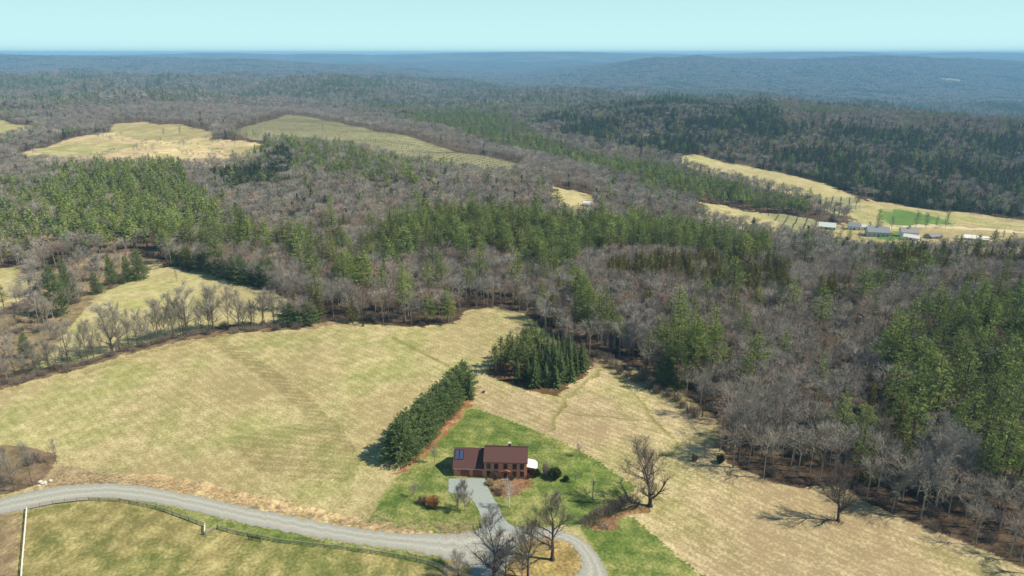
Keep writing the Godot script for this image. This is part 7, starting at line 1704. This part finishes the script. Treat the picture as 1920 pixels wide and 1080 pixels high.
func grass_tufts() -> void:
	# tall dry grass along the upper side of the road and the rough margins
	var r := RandomNumberGenerator.new()
	r.seed = 8
	var e: Array = GRAVEL.road[0]
	for k in 900:
		var q := r.randi() % (e.size() / 2 - 3) + 2
		var p := smooth_point(e, q, r.randf())
		var dz := absf(r.randfn(0.0, 2.6)) + 0.3
		var x := p.x + r.randf_range(-1, 1)
		var z := p.y - dz
		mass("tuft", 0, ground(x, z), r.randf_range(0.35, 0.8), r.randf_range(0.9, 1.6), r.randf() * TAU, Color.WHITE * r.randf_range(0.75, 1.2))

func _ready() -> void:
	# camera
	var cam := Camera3D.new()
	cam.name = "camera"
	add_child(cam)
	cam.position = Vector3(0, EYE, 0)
	cam.rotation_degrees = Vector3(-19.0, 0, 0)
	cam.fov = rad_to_deg(2.0 * atan(540.0 / 1281.0))
	cam.near = 1.0
	cam.far = 40000.0
	cam.current = true
	# sky, haze, exposure
	var env := Environment.new()
	env.background_mode = Environment.BG_SKY
	var sky := Sky.new()
	var sm := ProceduralSkyMaterial.new()
	sm.sky_top_color = Color(0.25, 0.40, 0.53)
	sm.sky_horizon_color = Color(0.67, 0.81, 0.808)
	sm.sky_curve = 0.22
	sm.sky_energy_multiplier = 1.0
	sm.ground_horizon_color = Color(0.67, 0.81, 0.808)
	sm.ground_bottom_color = Color(0.4, 0.4, 0.35)
	sky.sky_material = sm
	env.sky = sky
	env.tonemap_mode = Environment.TONE_MAPPER_LINEAR
	env.tonemap_exposure = 1.6
	env.sdfgi_enabled = true
	env.ssao_enabled = true
	env.ssil_enabled = true
	env.fog_enabled = true
	env.fog_density = 0.0001
	env.fog_light_color = Color(0.57, 0.81, 1.0)
	var we := WorldEnvironment.new()
	we.name = "environment"
	we.environment = env
	add_child(we)
	# sun: high on the right, a little behind the camera
	var sun := DirectionalLight3D.new()
	sun.name = "sun"
	sun.light_color = Color(1.0, 0.95, 0.86)
	sun.light_energy = 1.6
	sun.light_angular_distance = 0.5
	sun.shadow_enabled = true
	add_child(sun)
	var el := deg_to_rad(48.0)
	var az := deg_to_rad(9.0)
	sun.look_at_from_position(Vector3.ZERO, Vector3(-cos(el) * cos(az), -sin(el), -cos(el) * sin(az)))
	# the land
	for row in RELIEF:
		for h in row:
			relief.append(h)
	swell.seed = 11
	swell.frequency = 1.0 / 70.0
	swell.fractal_octaves = 2
	hills.seed = 12
	hills.frequency = 1.0 / 900.0
	hills.fractal_octaves = 3
	patch.seed = 13
	patch.frequency = 1.0 / 220.0
	patch.fractal_octaves = 3
	var im := Image.create(COVER_W, COVER_W, false, Image.FORMAT_L8)
	paint(im, MID_RECT)
	cover = im.get_data()
	var t0 := Time.get_ticks_msec()
	build_ground()
	print("ground ", Time.get_ticks_msec() - t0)
	var gravel := gravel_material("gravel", Color(0.665, 0.67, 0.635), Color(0.47, 0.47, 0.45), true)
	var drive := gravel_material("driveway gravel", Color(0.62, 0.65, 0.635), Color(0.44, 0.47, 0.465), false)
	gravel_sheet("gravel_road", 0.05, gravel, "grey gravel road curving in from the left", "road", GRAVEL.road, 1.1)
	gravel_sheet("drive_loop", 0.062, gravel, "gravel drive looping round the oak island", "road", GRAVEL.loop, 0.9)
	gravel_sheet("drive_apron", 0.056, drive, "worn gravel apron left of the oak island", "driveway", GRAVEL.front, 0.8)
	gravel_sheet("driveway", 0.068, drive, "blue-grey driveway running up to the garage", "driveway", GRAVEL.drive, 0.25)
	gravel_sheet("garage_forecourt", 0.074, drive, "gravel forecourt in front of the garage doors", "driveway", GRAVEL.court, 0.2)
	brick_house()
	farm()
	grow_kinds()
	print("kinds ", Time.get_ticks_msec() - t0)
	plant_named()
	grass_tufts()
	woods()
	print("woods ", Time.get_ticks_msec() - t0)
	small_things()
	var n := 0
	for key in lots: n += lots[key][0].size()
	print("copies ", n)
